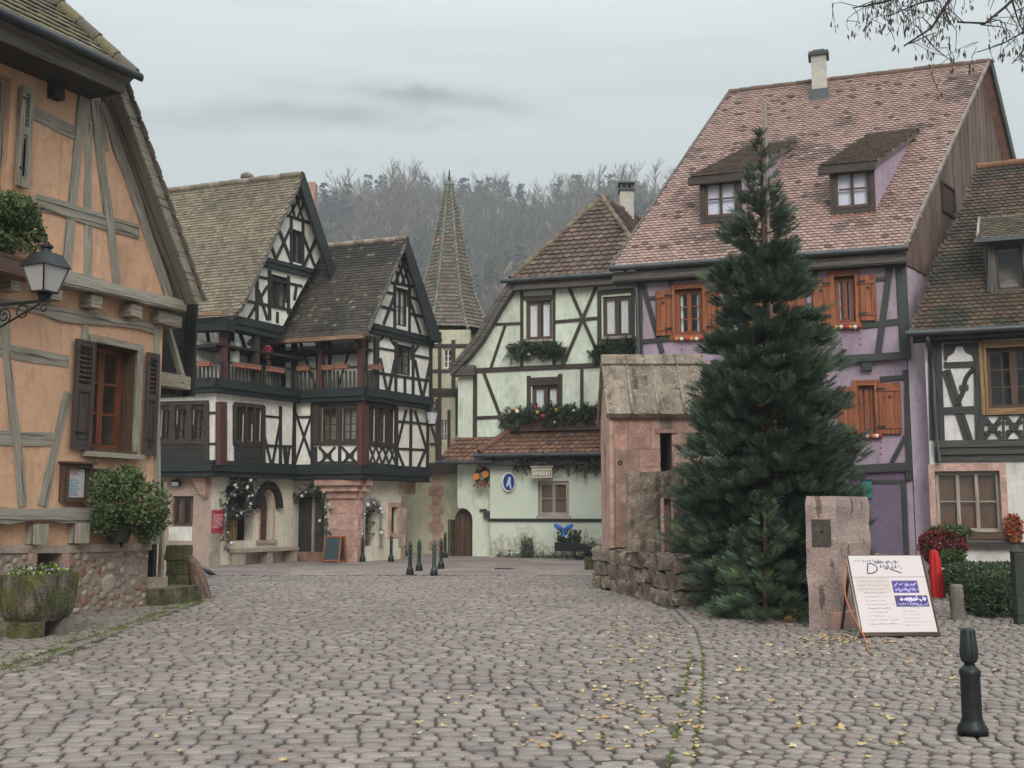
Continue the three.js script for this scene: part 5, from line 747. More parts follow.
  const red = (u, v, R) => { const n = fbm(u * 0.09 + 4, v * 0.1 + 4, 10, 10, 5, 501), s = fbm(u * 0.25 + 4, v * 0.3 + 4, 14, 14, 3, 507), k = (0.82 + 0.36 * R()) * (0.9 + 0.2 * s), st = sstep(0.56, 0.74, n); const p = R(); if (p < 0.03) return lin(0.17 * k, 0.12 * k, 0.10 * k); if (p < 0.16) return lin(0.52 * k, 0.37 * k, 0.33 * k); return lin((0.50 - 0.24 * st) * k, (0.335 - 0.15 * st) * k, (0.30 - 0.135 * st) * k); };
  // dormers: window wall, cheek, own tiled pent roof
  const dormer = (x0, y0, x1, y1, roofPx, seed) => {
    const mid = RP.px((x0 + x1) / 2, y1 + 3), DP = new Plane(mid, PF.u, UPV), r = DP.rect(x0, y0, x1, y1), hw = (r[2] - r[0]) / 2, vt = r[3], cu = (r[0] + r[2]) / 2, u0 = cu - hw, u1 = cu + hw, hs = [], f = 0.13;
    windowAt(H, DP, [u0 + f, r[1] + f * 0.8, u1 - f, vt - f], { m: M.brownWood, cols: 2, rows: 2, fw: 0.06, mid: 0.07, bar: 0.04, recess: 0.0, curtain: 'full', curtainM: M.paintedReflection, room: 0.3 });  // pale lilac sheet behind the panes: sky reflection painted as flat colour
    part(H, 'dormer_frame', [bx(u0, -0.3, u0 + f, vt, -0.3, 0.06), bx(u1 - f, -0.3, u1, vt, -0.3, 0.06), bx(u0 + f, vt - f, u1 - f, vt, -0.3, 0.057), bx(u0 + f, -0.3, u1 - f, r[1] + f * 0.8, -0.3, 0.057)], M.brownBlack, DP);
    // cheeks: triangle between front wall and main roof
    const Dd = PG.u, kk = -RP.n.dot(Dd) / RP.n.y, lp = kk * 0.57, back = vt / (kk - lp);
    for (const s of [u0 + 0.02, u1 - 0.1]) { const g = new THREE.ExtrudeGeometry(shapeFrom([[0.02, -0.2], [0.02, vt + 0.02], [back, vt + back * lp]]), { depth: 0.08, bevelEnabled: false }); uvBox(g); g.applyMatrix4(new THREE.Matrix4().makeBasis(Dd, UPV, DP.u).setPosition(DP.P(s, 0, 0))); g.computeVertexNormals(); part(H, 'dormer_cheek', g, M.lilac); }
    const ov = 0.24, O = DP.P(u1 + 0.12, vt + 0.1, 0).addScaledVector(Dd, -ov).addScaledVector(UPV, -ov * lp), vv = Dd.clone().addScaledVector(UPV, lp), DR = new Plane(O, DP.u, vv), Lw = u1 - u0 + 0.3, T = back + ov + 0.05, sh = vv.dot(DR.u) * T, sl = vv.dot(DR.v) * T;
    tiles(H, DR, [[-Lw, 0], [0, 0], [sh, sl], [-Lw + sh, sl]], { seed, w: 0.15, ex: 0.12, color: (u, v, R) => { const k = (0.75 + 0.5 * R()); return lin(0.235 * k, 0.18 * k, 0.152 * k); } });
    part(H, 'dormer_eave', bx(-Lw, -0.2, 0, -0.02, -0.1, 0.0), M.brownBlack, new Plane(O, DP.u, UPV));
    part(H, 'dormer_apron', bx(u0 - 0.05, -0.12, u1 + 0.05, -0.04, 0.0, 0.14), mat([0.36, 0.17, 0.11], TX.speck), DP);
    const dn = p => [Q(DP.P(p, 0, 0))]; const b0 = Q(DP.P(u0, -0.1, 0)), b1 = Q(DP.P(u1, -0.1, 0)); return [[b0[0] + 0.05, b0[1] + 0.1], [b1[0] - 0.05, b1[1] + 0.1], [b1[0] - 0.05, b1[1] + 1.2], [b0[0] + 0.05, b0[1] + 1.2]];
  };
  const dh = [dormer(700, 176, 742, 220, null, 61), dormer(830, 165, 875, 211, null, 62)];
  tiles(H, RP, [E, [0, 0], A, Lr], { seed: 51, w: 0.16, ex: 0.135, color: red, holes: dh, deckHoles: [] });
  const rm = [mat([0.24, 0.16, 0.135], TX.speck), mat([0.20, 0.15, 0.13], TX.speck), mat([0.28, 0.19, 0.15], TX.speck)];
  ridge(H, RP.P(Lr[0], Lr[1], 0.02), RP.P(A[0], A[1], 0.02), 0.09, rm, 0.34); 
  part(H, 'verge_board', beamBetween(RP.P(E[0] + 0.0, 0, -0.06), RP.P(Lr[0], Lr[1], -0.06), 0.08, 0.2), M.barge); part(H, 'verge_mortar', beamBetween(RP.P(0.0, 0, 0.02), RP.P(A[0], A[1], 0.02), 0.06, 0.08), stoneM([0.42, 0.38, 0.35]));
  const EP = new Plane(eR, RP.u, UPV);
  part(H, 'gutter', new THREE.CylinderGeometry(0.08, 0.08, -E[0] + 0.1, 8, 1, true).rotateZ(Math.PI / 2).translate(E[0] / 2, -0.07, 0.06), M.zinc, EP); part(H, 'eave_board', bx(E[0], -0.36, 0, -0.15, -0.12, -0.04), M.barge, EP); part(H, 'eave_soffit', bx(E[0], -0.4, 0, -0.36, -0.6, -0.06), KB, EP);
  for (const [x, y] of [[738, 104], [791, 97], [840, 92], [898, 85], [953, 79], [664, 247]]) { const p = RP.uv(x, y); part(H, 'vent_tile', new THREE.SphereGeometry(0.12, 8, 5).scale(1, 0.8, 0.7).translate(p[0], p[1], 0.05), M.rubbleD, RP); }
  // rear slope
  { const eB = apex.clone().addScaledVector(PG.u, 5.6); eB.y = eR.y; const v = apex.clone().sub(eB), RB = new Plane(eB, RP.u.clone().negate(), v), q = p => { const d = p.clone().sub(eB); return [d.dot(RB.u), d.dot(RB.v)]; }; const Lp = RP.P(...Lr), eBL = eB.clone().addScaledVector(RP.u, E[0]); slab(H, 'roof_slope', RB, [q(eB), q(eBL), q(Lp), q(apex)], -0.12, 0, M.rubbleB);
    part(H, 'barge_board', beamBetween(apex.clone().addScaledVector(PG.n, 0.05), eB.clone().addScaledVector(PG.n, 0.05), 0.06, 0.3), M.greyGreen); }
  part(H, 'chimney', [bx(-0.22, -1.0, 0.22, 1.25, -0.22, 0.22)], M.chimneyPlaster, new Plane(RP.px(820, 96), PF.u, UPV)); part(H, 'chimney_cap', [bx(-0.28, 1.25, 0.28, 1.32, -0.28, 0.28), bx(-0.17, 1.32, 0.17, 1.4, -0.17, 0.17), bx(-0.30, 1.2, 0.30, 1.25, -0.3, 0.3)], M.greyGreen, new Plane(RP.px(820, 96), PF.u, UPV)); part(H, 'chimney_flashing', bx(-0.26, -0.3, 0.26, 0.14, -0.26, 0.26), M.zinc, new Plane(RP.px(820, 96), PF.u, UPV));
  // gable: lilac wall, board cladding above
  const ap = PG.uv(989, 66), ul = 9.6, rp = t => ap[1] - (t - ap[0]) * 1.12;
  slab(H, 'gable_wall', PG, [[0.0, -0.05], [ul, -0.05], [ul, 5.2], [0.0, vE + 0.1]], -0.3, 0, M.lilacPale);
  const cs = PG.uv(905, 257), lowY = vE - 0.35; { const cl = [M.cladA, M.cladB, M.cladC, M.cladA, M.cladC], n = 50, w = ul / n, R = rng(71), sl = (ap[1] - vE) / ap[0]; for (let i = 0; i < n; i++) { const u0 = i * w, u1 = (i + 1) * w - 0.008, top = u => u < ap[0] ? vE + 0.15 + u * sl : rp(u); const b = lowY - 0.03 * R(); const t0 = Math.max(b + 0.1, top(u0) - 0.05), t1 = Math.max(b + 0.1, top(u1) - 0.05); slab(H, 'cladding_board', PG, [[u0, b], [u1, b], [u1, t1], [u0, t0]], 0.01, 0.035 + 0.008 * (i % 2), cl[Math.floor(R() * 5)], [], true); } }
  { const r = PG.rect(940.5, 188, 951.5, 213); part(H, 'gable_hatch', [bx(r[0] - 0.06, r[1] - 0.06, r[2] + 0.06, r[1], 0.03, 0.09), bx(r[0] - 0.06, r[3], r[2] + 0.06, r[3] + 0.06, 0.03, 0.09), bx(r[0] - 0.06, r[1], r[0], r[3], 0.03, 0.088), bx(r[2], r[1], r[2] + 0.06, r[3], 0.03, 0.088), bx(r[0], r[1], r[2], r[3], 0.03, 0.055)], mat([0.08, 0.04, 0.03], TX.wood), PG); }
  // lilac buttress at the corner and downpipes
  slab(H, 'buttress', PF.out(0.0), [[0.02, -0.05], [0.76, -0.05], [0.76, PF.uv(925, 352)[1]], [0.3, PF.uv(912, 345)[1] + 0.2], [0.02, PF.uv(912, 340)[1]]], -0.3, 0.06, M.lilacPale);
  { const p = (x, y, w) => PF.px(x, y, w); part(H, 'downpipe', tube([PF.out(0.45).px(625, 264), PF.out(0.4).px(626, 274), PF.out(0.2).px(635, 283), PF.out(0.2).px(637, 296), PF.out(0.2).px(638, 330), PF.out(0.2).px(640, 400)], 0.05, 30, 8), M.zinc); }
}
// ---------------------------------------------------------------- neighbour on the right
const rightHouse = thing('steep_roofed_house', 'dark-timbered house with mossy brown tiled roof and wide oak-framed window', 'house', G(960, 585));
{
  const H = rightHouse, RW = wallPlane(G(934, 583), -20), K = M.greenBlack, u0 = RW.uv(927, 400)[0], u1 = RW.uv(1250, 400)[0], vF = RW.uv(970, 462)[1], vE = RW.uv(970, 332)[1], hg = [], hf = [];
  windowPx(H, RW, 936, 471, 1001, 532, { m: M.paleFrame, cols: 3, rows: 2, fw: 0.08, mid: 0.07, recess: 0.1, curtain: 'full', curtainM: M.warmCurtain, room: 0.5 }, hg);
  slab(H, 'ground_wall', RW, [[u0, -0.05], [u1, -0.05], [u1, vF], [u0, vF]], -0.35, 0, M.white, hg);
  { const r = hg[0]; part(H, 'window_surround', [bx(r[0] - 0.13, r[1] - 0.06, r[0], r[3] + 0.16, -0.1, 0.05), bx(r[2], r[1] - 0.06, r[2] + 0.13, r[3] + 0.16, -0.1, 0.05), bx(r[0], r[3], r[2], r[3] + 0.16, -0.1, 0.047)], M.sandstone2, RW); part(H, 'window_sill', bx(r[0] - 0.18, r[1] - 0.14, r[2] + 0.18, r[1], -0.1, 0.12), M.brownWood, RW); part(H, 'ledge', bx(...RW.rect(966, 542, 1030, 548), 0, 0.14), M.brownBlack, RW); }
  windowPx(H, RW, 987, 347, 1042, 408, { m: M.brownWood, cols: 4, rows: 3, leaf: 2, fw: 0.09, mid: 0.14, recess: 0.12, room: 2, side: 0.4 }, hf); { const r = hf[0]; part(H, 'oak_surround', [bx(r[0] - 0.14, r[1] - 0.14, r[0], r[3] + 0.14, -0.1, 0.06), bx(r[2], r[1] - 0.14, r[2] + 0.14, r[3] + 0.14, -0.1, 0.06), bx(r[0], r[3], r[2], r[3] + 0.14, -0.1, 0.057), bx(r[0], r[1] - 0.14, r[2], r[1], -0.1, 0.09)], M.oak, RW); }
  slab(H, 'upper_wall', RW, [[u0, vF], [u1, vF], [u1, vE + 0.2], [u0, vE + 0.2]], -0.35, 0, M.white, hf);
  timberList(H, RW, K, [[935.5, 336, 939.5, 444, 11], [977.5, 334, 980, 442, 9], [928, 338, 1090, 328, 12], [944, 365, 977, 364, 6], [943, 411, 978, 409.5, 7], [946, 370, 969, 442, 9], [984, 414.5, 1090, 411, 3.5], [940, 444, 1090, 438, 4], [1048, 336, 1050, 440, 9], [930, 345, 932, 440, 5]], { proud: 0.03 });
  part(H, 'curved_brace', tube([RW.out(0.02).px(974, 368), RW.out(0.02).px(966, 378), RW.out(0.02).px(963.5, 390), RW.out(0.02).px(957, 405)], 0.05, 14, 6), K);
  part(H, 'brace_cross', bx(...RW.rect(959.5, 385, 968.5, 390), 0, 0.05), K, RW);
  { const a = RW.rect(946, 347, 973, 362); slab(H, 'arched_panel', RW, [[a[0], a[1]], [a[2], a[1]], [a[2] - 0.03, a[1] + 0.12], [a[2] - 0.16, a[1] + 0.2], [(a[0] + a[2]) / 2 + 0.06, a[3]], [(a[0] + a[2]) / 2 - 0.06, a[3]], [a[0] + 0.16, a[1] + 0.2], [a[0] + 0.03, a[1] + 0.12]], 0.05, 0.056, M.white); timberList(H, RW, K, [[944, 352, 977, 350, 16]], { proud: 0.02 }); }
  for (let i = 0; i < 4; i++) { const x = 993 + i * 21, y = 428 - i * 0.8; timberList(H, RW, K, [[x - 8, y - 11, x + 8, y + 11, 3.6], [x + 8, y - 11, x - 8, y + 11, 3.6]], { proud: 0.02 }); part(H, 'carved_boss', new THREE.CylinderGeometry(0.1, 0.1, 0.07, 8).rotateX(Math.PI / 2).translate(...RW.uv(x, y), 0.03), K, RW); for (const [dx, dy] of [[-6, -5], [6, -5], [-6, 5], [6, 5]]) part(H, 'carved_lobe', new THREE.CylinderGeometry(0.055, 0.055, 0.06, 7).rotateX(Math.PI / 2).translate(...RW.uv(x + dx, y + dy), 0.025), K, RW); timberList(H, RW, K, [[x + 10.5, y - 14, x + 10.5, y + 14, 2.4]], { proud: 0.025 }); }
  for (let i = 0; i < 3; i++) { const a = RW.rect(938, 442 + i * 7, 1200, 449 + i * 7); part(H, 'moulded_board', bx(u0 + 0.1, vF + 0.004 + (2 - i) * 0.16, u1, vF + 0.16 + (2 - i) * 0.16, -0.05, [0.16, 0.11, 0.05][i]), M.greyGreen, RW); }
  // roof with flared foot
  const e = RW.out(0.45), eL = e.px(908, 331.5), eR = eL.clone().addScaledVector(RW.u, 7.4), top = RW.out(-3.3).px(977, 168); const RP = new Plane(eL, RW.u, top.clone().sub(eL).addScaledVector(RW.u, -top.clone().sub(eL).dot(RW.u))), Q = p => { const d = p.clone().sub(eL); return [d.dot(RP.u), d.dot(RP.v)]; }, A = Q(top);
  const mossy = (u, v, R) => { const n = fbm(u * 0.13 + 6, v * 0.13 + 6, 8, 8, 5, 601), m = sstep(0.48, 0.62, n), k = 0.5 + 0.42 * R(), p = R(); const a = p < 0.12 ? [0.24, 0.125, 0.08] : p < 0.5 ? [0.19, 0.125, 0.085] : [0.165, 0.118, 0.082]; return lin((a[0] + (0.09 - a[0]) * m) * k, (a[1] + (0.08 - a[1]) * m) * k, (a[2] + (0.058 - a[2]) * m) * k); };
  const verge = [[908, 331.5], [915, 322], [924, 296], [934, 266], [951, 231], [977, 168]].map(([x, y]) => RP.uv(x, y)); const dorm = [];
  // dormer
  { const mid = RP.px(1006, 292), DP = new Plane(mid, RW.u, UPV), r = DP.rect(987, 240, 1040, 290), vt = r[3], a0 = r[0], a1 = r[2], f = 0.14;
    windowAt(H, DP, [DP.rect(996, 247, 1023, 289)[0], 0.05, DP.rect(996, 247, 1023, 289)[2], vt - 0.1], { m: M.brownBlack, cols: 1, rows: 1, fw: 0.06, recess: 0.03 }); const wr = DP.rect(996, 247, 1023, 289);
    part(H, 'dormer_frame', [bx(a0, -0.2, wr[0], vt, -0.4, 0.03), bx(wr[2], -0.2, a1, vt, -0.4, 0.03), bx(wr[0], vt - 0.1, wr[2], vt, -0.4, 0.028), bx(wr[0], -0.2, wr[2], 0.05, -0.4, 0.028)], M.barge, DP);
    const lp = 0.55, O = DP.P(a0 - 0.22, vt + 0.02, 0.3), vv = DP.n.clone().negate().addScaledVector(UPV, lp), DR = new Plane(O, DP.u, vv); tiles(H, DR, [[0, 0], [2.4, 0], [2.4, 1.75], [0.22, 1.75]], { seed: 63, w: 0.17, ex: 0.15, color: (u, v, R) => { const k = 0.75 + 0.5 * R(); return lin(0.20 * k, 0.165 * k, 0.115 * k); } });
    part(H, 'dormer_gutter', bx(-0.05, -0.1, 2.4, 0.0, -0.02, 0.1), M.zinc, new Plane(O, DP.u, UPV)); part(H, 'dormer_flashing', beamBetween(DR.P(0.03, 0.05, 0.05), DR.P(0.22, 1.75, 0.05), 0.05, 0.05), M.paleFrame); part(H, 'dormer_cheek', bx(a0, -0.2, a0 + 0.06, vt, -1.2, -0.4), M.barge, DP); part(H, 'dormer_pipe', tube([DP.P(a0 + 0.04, vt - 0.02, 0.1), DP.P(a0 + 0.04, vt - 0.5, 0.08), DP.P(a0 - 0.02, -0.0, 0.08)], 0.035, 8, 6), M.zinc);
    const b0 = Q(DP.P(a0, -0.1, 0)); dorm.push([[b0[0] + 0.05, b0[1] + 0.15], [b0[0] + 1.9, b0[1] + 0.15], [b0[0] + 1.9, b0[1] + 1.3], [b0[0] + 0.05, b0[1] + 1.3]]); }
  tiles(H, RP, [...[...verge].reverse(), [7.4, 0], [7.4, A[1]]].reverse(), { seed: 61, w: 0.155, ex: 0.13, color: mossy, holes: dorm });
  ridge(H, RP.P(A[0], A[1], 0.02), RP.P(7.4, A[1], 0.02), 0.1, [mat([0.32, 0.15, 0.09], TX.speck), mat([0.28, 0.14, 0.09], TX.speck)], 0.36);
  part(H, 'gutter', new THREE.CylinderGeometry(0.075, 0.075, 7.5, 8, 1, true).rotateZ(Math.PI / 2).translate(3.7, -0.06, 0.07), M.zinc, new Plane(eL, RW.u, UPV)); part(H, 'eave_soffit', bx(0.1, -0.2, 7.4, -0.12, -0.5, -0.02), M.blackWood, new Plane(eL, RW.u, UPV));
  part(H, 'downpipe', tube([e.px(927, 334), e.px(928, 342), RW.out(0.12).px(932, 356), RW.out(0.12).px(935, 410), RW.out(0.12).px(937, 440), RW.out(0.16).px(940, 462)], 0.05, 24, 8), M.zinc);
  { const eB = RP.P(A[0], A[1], 0).addScaledVector(RW.n, -4); eB.y = eL.y; const RB = new Plane(eB.clone().addScaledVector(RW.u, 7.4), RW.u.clone().negate(), RP.P(A[0], A[1], 0).sub(eB)), hh = RP.P(A[0], A[1], 0).distanceTo(eB); slab(H, 'roof_slope', RB, [[0, 0], [7.4, 0], [7.4, hh], [0, hh]], -0.1, 0, M.rubbleD); }
}
// ---------------------------------------------------------------- sandstone shrine on its walled terrace
const TERR_H = 0.845;
const terrace = thing('stone_terrace', 'low terrace of rough lichen-grey stones carrying the pink sandstone shrine', 'wall', G(635, 598));
{
  const H = terrace, p1 = G(674, 606), p2 = G(598, 587), p3 = V3(p2.x - 0.02, 0, -24), p4 = V3(6.4, 0, -24), p5 = V3(6.4, 0, p1.z - 0.3), pts = [p1, p2, p3, p4, p5], R = rng(801);
  const shp = new THREE.Shape(pts.map(p => new THREE.Vector2(p.x + (p === p2 || p === p3 ? 0.12 : 0), -p.z + (p === p1 || p === p5 ? 0.12 : 0)))); const core = new THREE.ExtrudeGeometry(shp, { depth: TERR_H - 0.04 + 0.05, bevelEnabled: false }); core.rotateX(-Math.PI / 2); core.translate(0, -0.05, 0); uvBox(core); part(H, 'terrace_core', core, M.mortar);
  const rough = (w, h, d, s) => { const g = new THREE.BoxGeometry(w, h, d, 7, 5, 3), p = g.attributes.position; for (let i = 0; i < p.count; i++) { const x = p.getX(i), y = p.getY(i), z = p.getZ(i), n = 0.15 * (vnoise(x * 3 + s, y * 4 + z * 3, [999, 999], 31) - 0.5) + 0.09 * (vnoise(x * 11 + s, y * 11 + z * 9, [999, 999], 33) - 0.5), e = 1 - 0.06 * Math.min(1, (Math.abs(x) / w * 2) ** 6 + (Math.abs(y) / h * 2) ** 6); p.setXYZ(i, x * e + n * 0.6, y * e + n * 0.7, z * e + n); } g.computeVertexNormals(); uvBox(g); return g; };
  const face = (a, b, list) => { const pl = new Plane(a, b.clone().sub(a), UPV), L = a.distanceTo(b); let v = -0.02, row = 0; for (const h of list) { let u = -0.04; while (u < L - 0.02) { let w = (row === list.length - 1 ? 0.55 : 0.3) + 0.6 * R(); if (u + w > L - 0.15) w = L - u + 0.02; const g = rough(w - 0.02, h - 0.018, 0.34, R() * 99); g.translate(u + w / 2, v + h / 2, -0.10 + 0.02 * R() + (row === list.length - 1 ? 0.04 : 0)); part(H, row === list.length - 1 ? 'capping_stone' : 'terrace_stone', g, R() < 0.85 ? M.lichen : M.rubbleA, pl); u += w; } v += h; row++; } };
  face(p2, p1, [0.28, 0.29, 0.28]); face(p1, p5, [0.28, 0.29, 0.28]);
  const cap = new THREE.ExtrudeGeometry(shp, { depth: 0.05, bevelEnabled: false }); cap.rotateX(-Math.PI / 2); cap.translate(0.04, TERR_H - 0.05, -0.04); uvBox(cap); part(H, 'terrace_paving', cap, M.lichen);
}
const shrine = thing('stone_shrine', 'small pink sandstone shrine with a pitched lichen-covered stone slab roof', 'shrine', G(655, 548, TERR_H));
{
  const H = shrine, HP = wallPlane(G(613, 548, TERR_H), 0), uR = HP.uv(706, 480)[0], vE = HP.uv(650, 415)[1], D = 2.05, ss = [M.sandstone2, M.sandstone, M.sandstone2, M.sandstone3], R = rng(811);
  const slit = HP.rect(660.5, 433, 672, 471), rows = [0, 0.62, 1.22, 1.62, 1.98, vE];
  part(H, 'wall_core', [bx(0.02, 0, slit[0], vE, -D + 0.02, -0.02), bx(slit[2], 0, uR - 0.02, vE, -D + 0.02, -0.02), bx(slit[0], 0, slit[2], slit[1], -D + 0.02, -0.02), bx(slit[0], slit[3], slit[2], vE, -D + 0.02, -0.02)], M.mortar, HP);
  part(H, 'rear_ashlar', bx(slit[0], slit[1], slit[2], slit[3], -D + 0.02, -D + 0.12), M.sandstone, HP);
  for (let r = 0; r < rows.length - 1; r++) { let u = 0; const cut = [0, ...(r % 2 ? [0.55, 1.25] : [0.34, 0.8, 1.45])].filter(c => c < uR - 0.2).concat(uR); for (let i = 0; i < cut.length - 1; i++) { let segs = [[cut[i], cut[i + 1]]]; if (rows[r + 1] > slit[1] + 0.05 && rows[r] < slit[3] - 0.05) segs = segs.flatMap(([a, b]) => b <= slit[0] || a >= slit[2] ? [[a, b]] : [[a, slit[0]], [slit[2], b]].filter(([x, y]) => y - x > 0.03)); for (const [a, b] of segs) part(H, 'ashlar_block', bx(a + 0.004, rows[r] + 0.004, b - 0.004, rows[r + 1] - 0.004, -0.06, 0.0 + 0.008 * R()), ss[Math.floor(R() * 4)], HP); } }
  part(H, 'slit_lintel', bx(slit[0] - 0.1, slit[3], slit[2] + 0.1, slit[3] + 0.07, -0.1, 0.05), M.sandstone3, HP);
  { const d = HP.rect(614, 449, 638.5, 545); part(H, 'leaning_slab', bx(d[0] + 0.03, 0.02, d[2], d[3], 0.012, 0.07), stoneM([0.50, 0.33, 0.27]), HP); part(H, 'slab_ring', new THREE.TorusGeometry(0.035, 0.012, 5, 10).translate(d[0] + 0.12, d[3] - 0.28, 0.085), M.iron, HP); }
  // left gable side with pointed niche and corner pilaster
  const SP = new Plane(HP.P(0, 0, -D), HP.n, UPV), hR = HP.O.clone(), vR = 4.83 - TERR_H; const nw = [[0.75, 0.75], [1.25, 0.75], [1.25, 1.9], [1.0, 2.3], [0.75, 1.9]];
  slab(H, 'gable_wall', new Plane(HP.P(0, 0, 0), HP.n.clone().negate(), UPV), [[0, 0], [0, vE], [D / 2, vR - 0.1], [D, vE], [D, 0]], -0.0, 0.01, M.sandstone);
  slab(H, 'gable_wall', SP, [[0, 0], [D, 0], [D, vE], [D / 2, vR - 0.1], [0, vE]], 0, 0.05, M.sandstone2, [nw]); slab(H, 'niche', SP, nw, -0.02, 0.005, M.sandstone3);
  part(H, 'corner_pilaster', bx(-0.055, 0, 0.02, vE, -0.12, 0.035), M.sandstone2, HP);
  // roof: two slopes of stone slabs with raised ribs
  const eF = HP.P(-0.12, vE - 0.02, 0.18), rg = HP.P(-0.12, vR, -D / 2), RP = new Plane(eF, HP.u, rg.clone().sub(eF)), sl = rg.distanceTo(eF), Lw = uR + 0.24;
  const n = 4, w = Lw / n; for (let i = 0; i < n; i++) for (let j = 0; j < 2; j++) { const g = new THREE.BoxGeometry(w - 0.004, sl * 0.42, 0.12, 5, 5, 1), p = g.attributes.position; for (let k = 0; k < p.count; k++) p.setZ(k, p.getZ(k) + 0.025 * (vnoise(p.getX(k) * 5 + i * 7, p.getY(k) * 5 + j * 9, [999, 999], 91) - 0.5)); g.computeVertexNormals(); uvBox(g); const uvv = g.attributes.uv; for (let k = 0; k < uvv.count; k++) uvv.setXY(k, uvv.getX(k) + i * 0.7, uvv.getY(k) + j * 1.1); g.translate((i + 0.5) * w, sl * (0.21 + j * 0.42), -0.02 + ((i * 3 + j) % 3) * 0.008); part(H, 'roof_slab', g, M.lichen, RP); }
  for (let i = 1; i < n; i++) { const g = new THREE.CylinderGeometry(0.03, 0.03, sl * 0.84, 6); uvBox(g); g.translate(i * w, sl * 0.42, 0.045); part(H, 'roof_rib', g, M.lichen, RP); }
  { const g = new THREE.BoxGeometry(Lw, sl * 0.17, 0.2, 8, 2, 1); uvBox(g); g.translate(Lw / 2, sl * 0.92, 0.0); part(H, 'ridge_slab', g, M.lichen, RP); }
  const RB = new Plane(HP.P(-0.12 + Lw, vE - 0.02, -D - 0.18), HP.u.clone().negate(), rg.clone().sub(HP.P(-0.12, vE - 0.02, -D - 0.18))); { const g = new THREE.BoxGeometry(Lw, sl, 0.14); uvBox(g); g.translate(Lw / 2, sl / 2, 0); part(H, 'roof_slab', g, M.lichen, RB); }
}
const parapet = thing('stone_parapet', 'rough pitted stone parapet with a red slot in front of the shrine', 'wall', G(655, 552, TERR_H));
{
  const H = parapet, PP = wallPlane(G(628, 552, TERR_H), -4), uR = PP.uv(712, 520)[0], slot = PP.rect(664, 499, 671, 549), vT = x => PP.uv(x, 0)[1];
  const piece = (u0, u1, v0, v1a, v1b, m, s) => { const nx = Math.max(3, Math.round((u1 - u0) / 0.05)), ny = 26, g = new THREE.BoxGeometry(1, 1, 0.34, nx, ny, 3), p = g.attributes.position; for (let i = 0; i < p.count; i++) { const f = p.getX(i) + 0.5, h = p.getY(i) + 0.5, u = u0 + f * (u1 - u0), top = v1a + (v1b - v1a) * f, v = v0 + h * (top - v0); let z = p.getZ(i); if (z > 0.1) z += 0.17 * (fbm(u * 0.4 + s, v * 0.22 + s, 30, 30, 4, 841, 0.6) - 0.5) * (h < 0.97 ? 1 : 0.3); p.setXYZ(i, u, v, z - 0.17); } g.computeVertexNormals(); uvBox(g); return g; };
  const t0 = PP.uv(630, 473)[1], t1 = PP.uv(664, 471)[1], t2 = PP.uv(671, 470)[1], t3 = PP.uv(705, 462)[1];
  part(H, 'parapet_stone', piece(0, slot[0], 0, t0, t1, null, 1), M.lichen, PP); part(H, 'parapet_stone', piece(slot[2], uR, 0, t2, t3, null, 7), M.lichen, PP); part(H, 'parapet_stone', piece(slot[0], slot[2], slot[3], t1, t2, null, 4), M.lichen, PP);
  part(H, 'slot_stone', bx(slot[0], 0.0, slot[2], slot[3], -0.3, -0.2), M.sandstone3, PP);
  for (const [a, b2] of [[slot[0] - 0.06, slot[0]], [slot[2], slot[2] + 0.05]]) part(H, 'slot_jamb', bx(a, 0, b2, slot[3] + 0.02, -0.12, 0.05), M.sandstone2, PP);
}
// worn stone post with a metal plaque
const stonePost = thing('stone_post', 'weathered reddish stone gatepost with a dark square metal plaque', 'post', G(838, 629));
{
  const H = stonePost, a = wallPlane(G(809, 628), -5), w = a.uv(838, 560)[0], sd = wallPlane(G(838, 629), 47), hgt = a.uv(822, 494)[1];
  const o = G(809, 628), A2 = a.P(w, 0), sl = sd.uv(871, 560)[0], B2 = sd.P(sl, 0), C2 = o.clone().addScaledVector(sd.u, sl);
  const shp = new THREE.Shape([[o.x, -o.z], [A2.x, -A2.z], [B2.x, -B2.z], [C2.x, -C2.z]].map(p => new THREE.Vector2(...p))); const cx = (o.x + B2.x) / 2, cz = (o.z + B2.z) / 2;
  const g0 = new THREE.ExtrudeGeometry(shp, { depth: 1, steps: 14, bevelEnabled: false }); g0.rotateX(-Math.PI / 2); const p = g0.attributes.position;
  for (let i = 0; i < p.count; i++) { let x = p.getX(i), y = p.getY(i), z = p.getZ(i); const k = y > 0.93 ? 1 - (y - 0.93) * 0.9 : 1; x = cx + (x - cx) * k; z = cz + (z - cz) * k; const n = vnoise(x * 6 + y * 3, z * 6 + y * 9, [999, 999], 71) - 0.5; p.setXYZ(i, x + n * 0.02, y * hgt - 0.03, z + n * 0.02); }
  g0.computeVertexNormals(); uvBox(g0); part(H, 'post_block', g0, mat([0.60, 0.475, 0.43], TX.stained, { rough: 1, bump: TX.stoneB, bs: 0.025 }));
  const r = a.rect(812, 519.5, 830.5, 546); part(H, 'plaque', bx(...r, 0.0, 0.03), mat([0.09, 0.075, 0.06], TX.speck, { rough: 0.5, metal: 0.4 }), a); part(H, 'plaque_boss', new THREE.SphereGeometry(0.02, 8, 6).translate((r[0] + r[2]) / 2, (r[1] + r[3]) / 2 + 0.02, 0.03), M.iron, a);
  part(H, 'foot_stone', bx(0.0, -0.03, 0.5, 0.22, -0.1, 0.1), M.sandstone, sd);
}
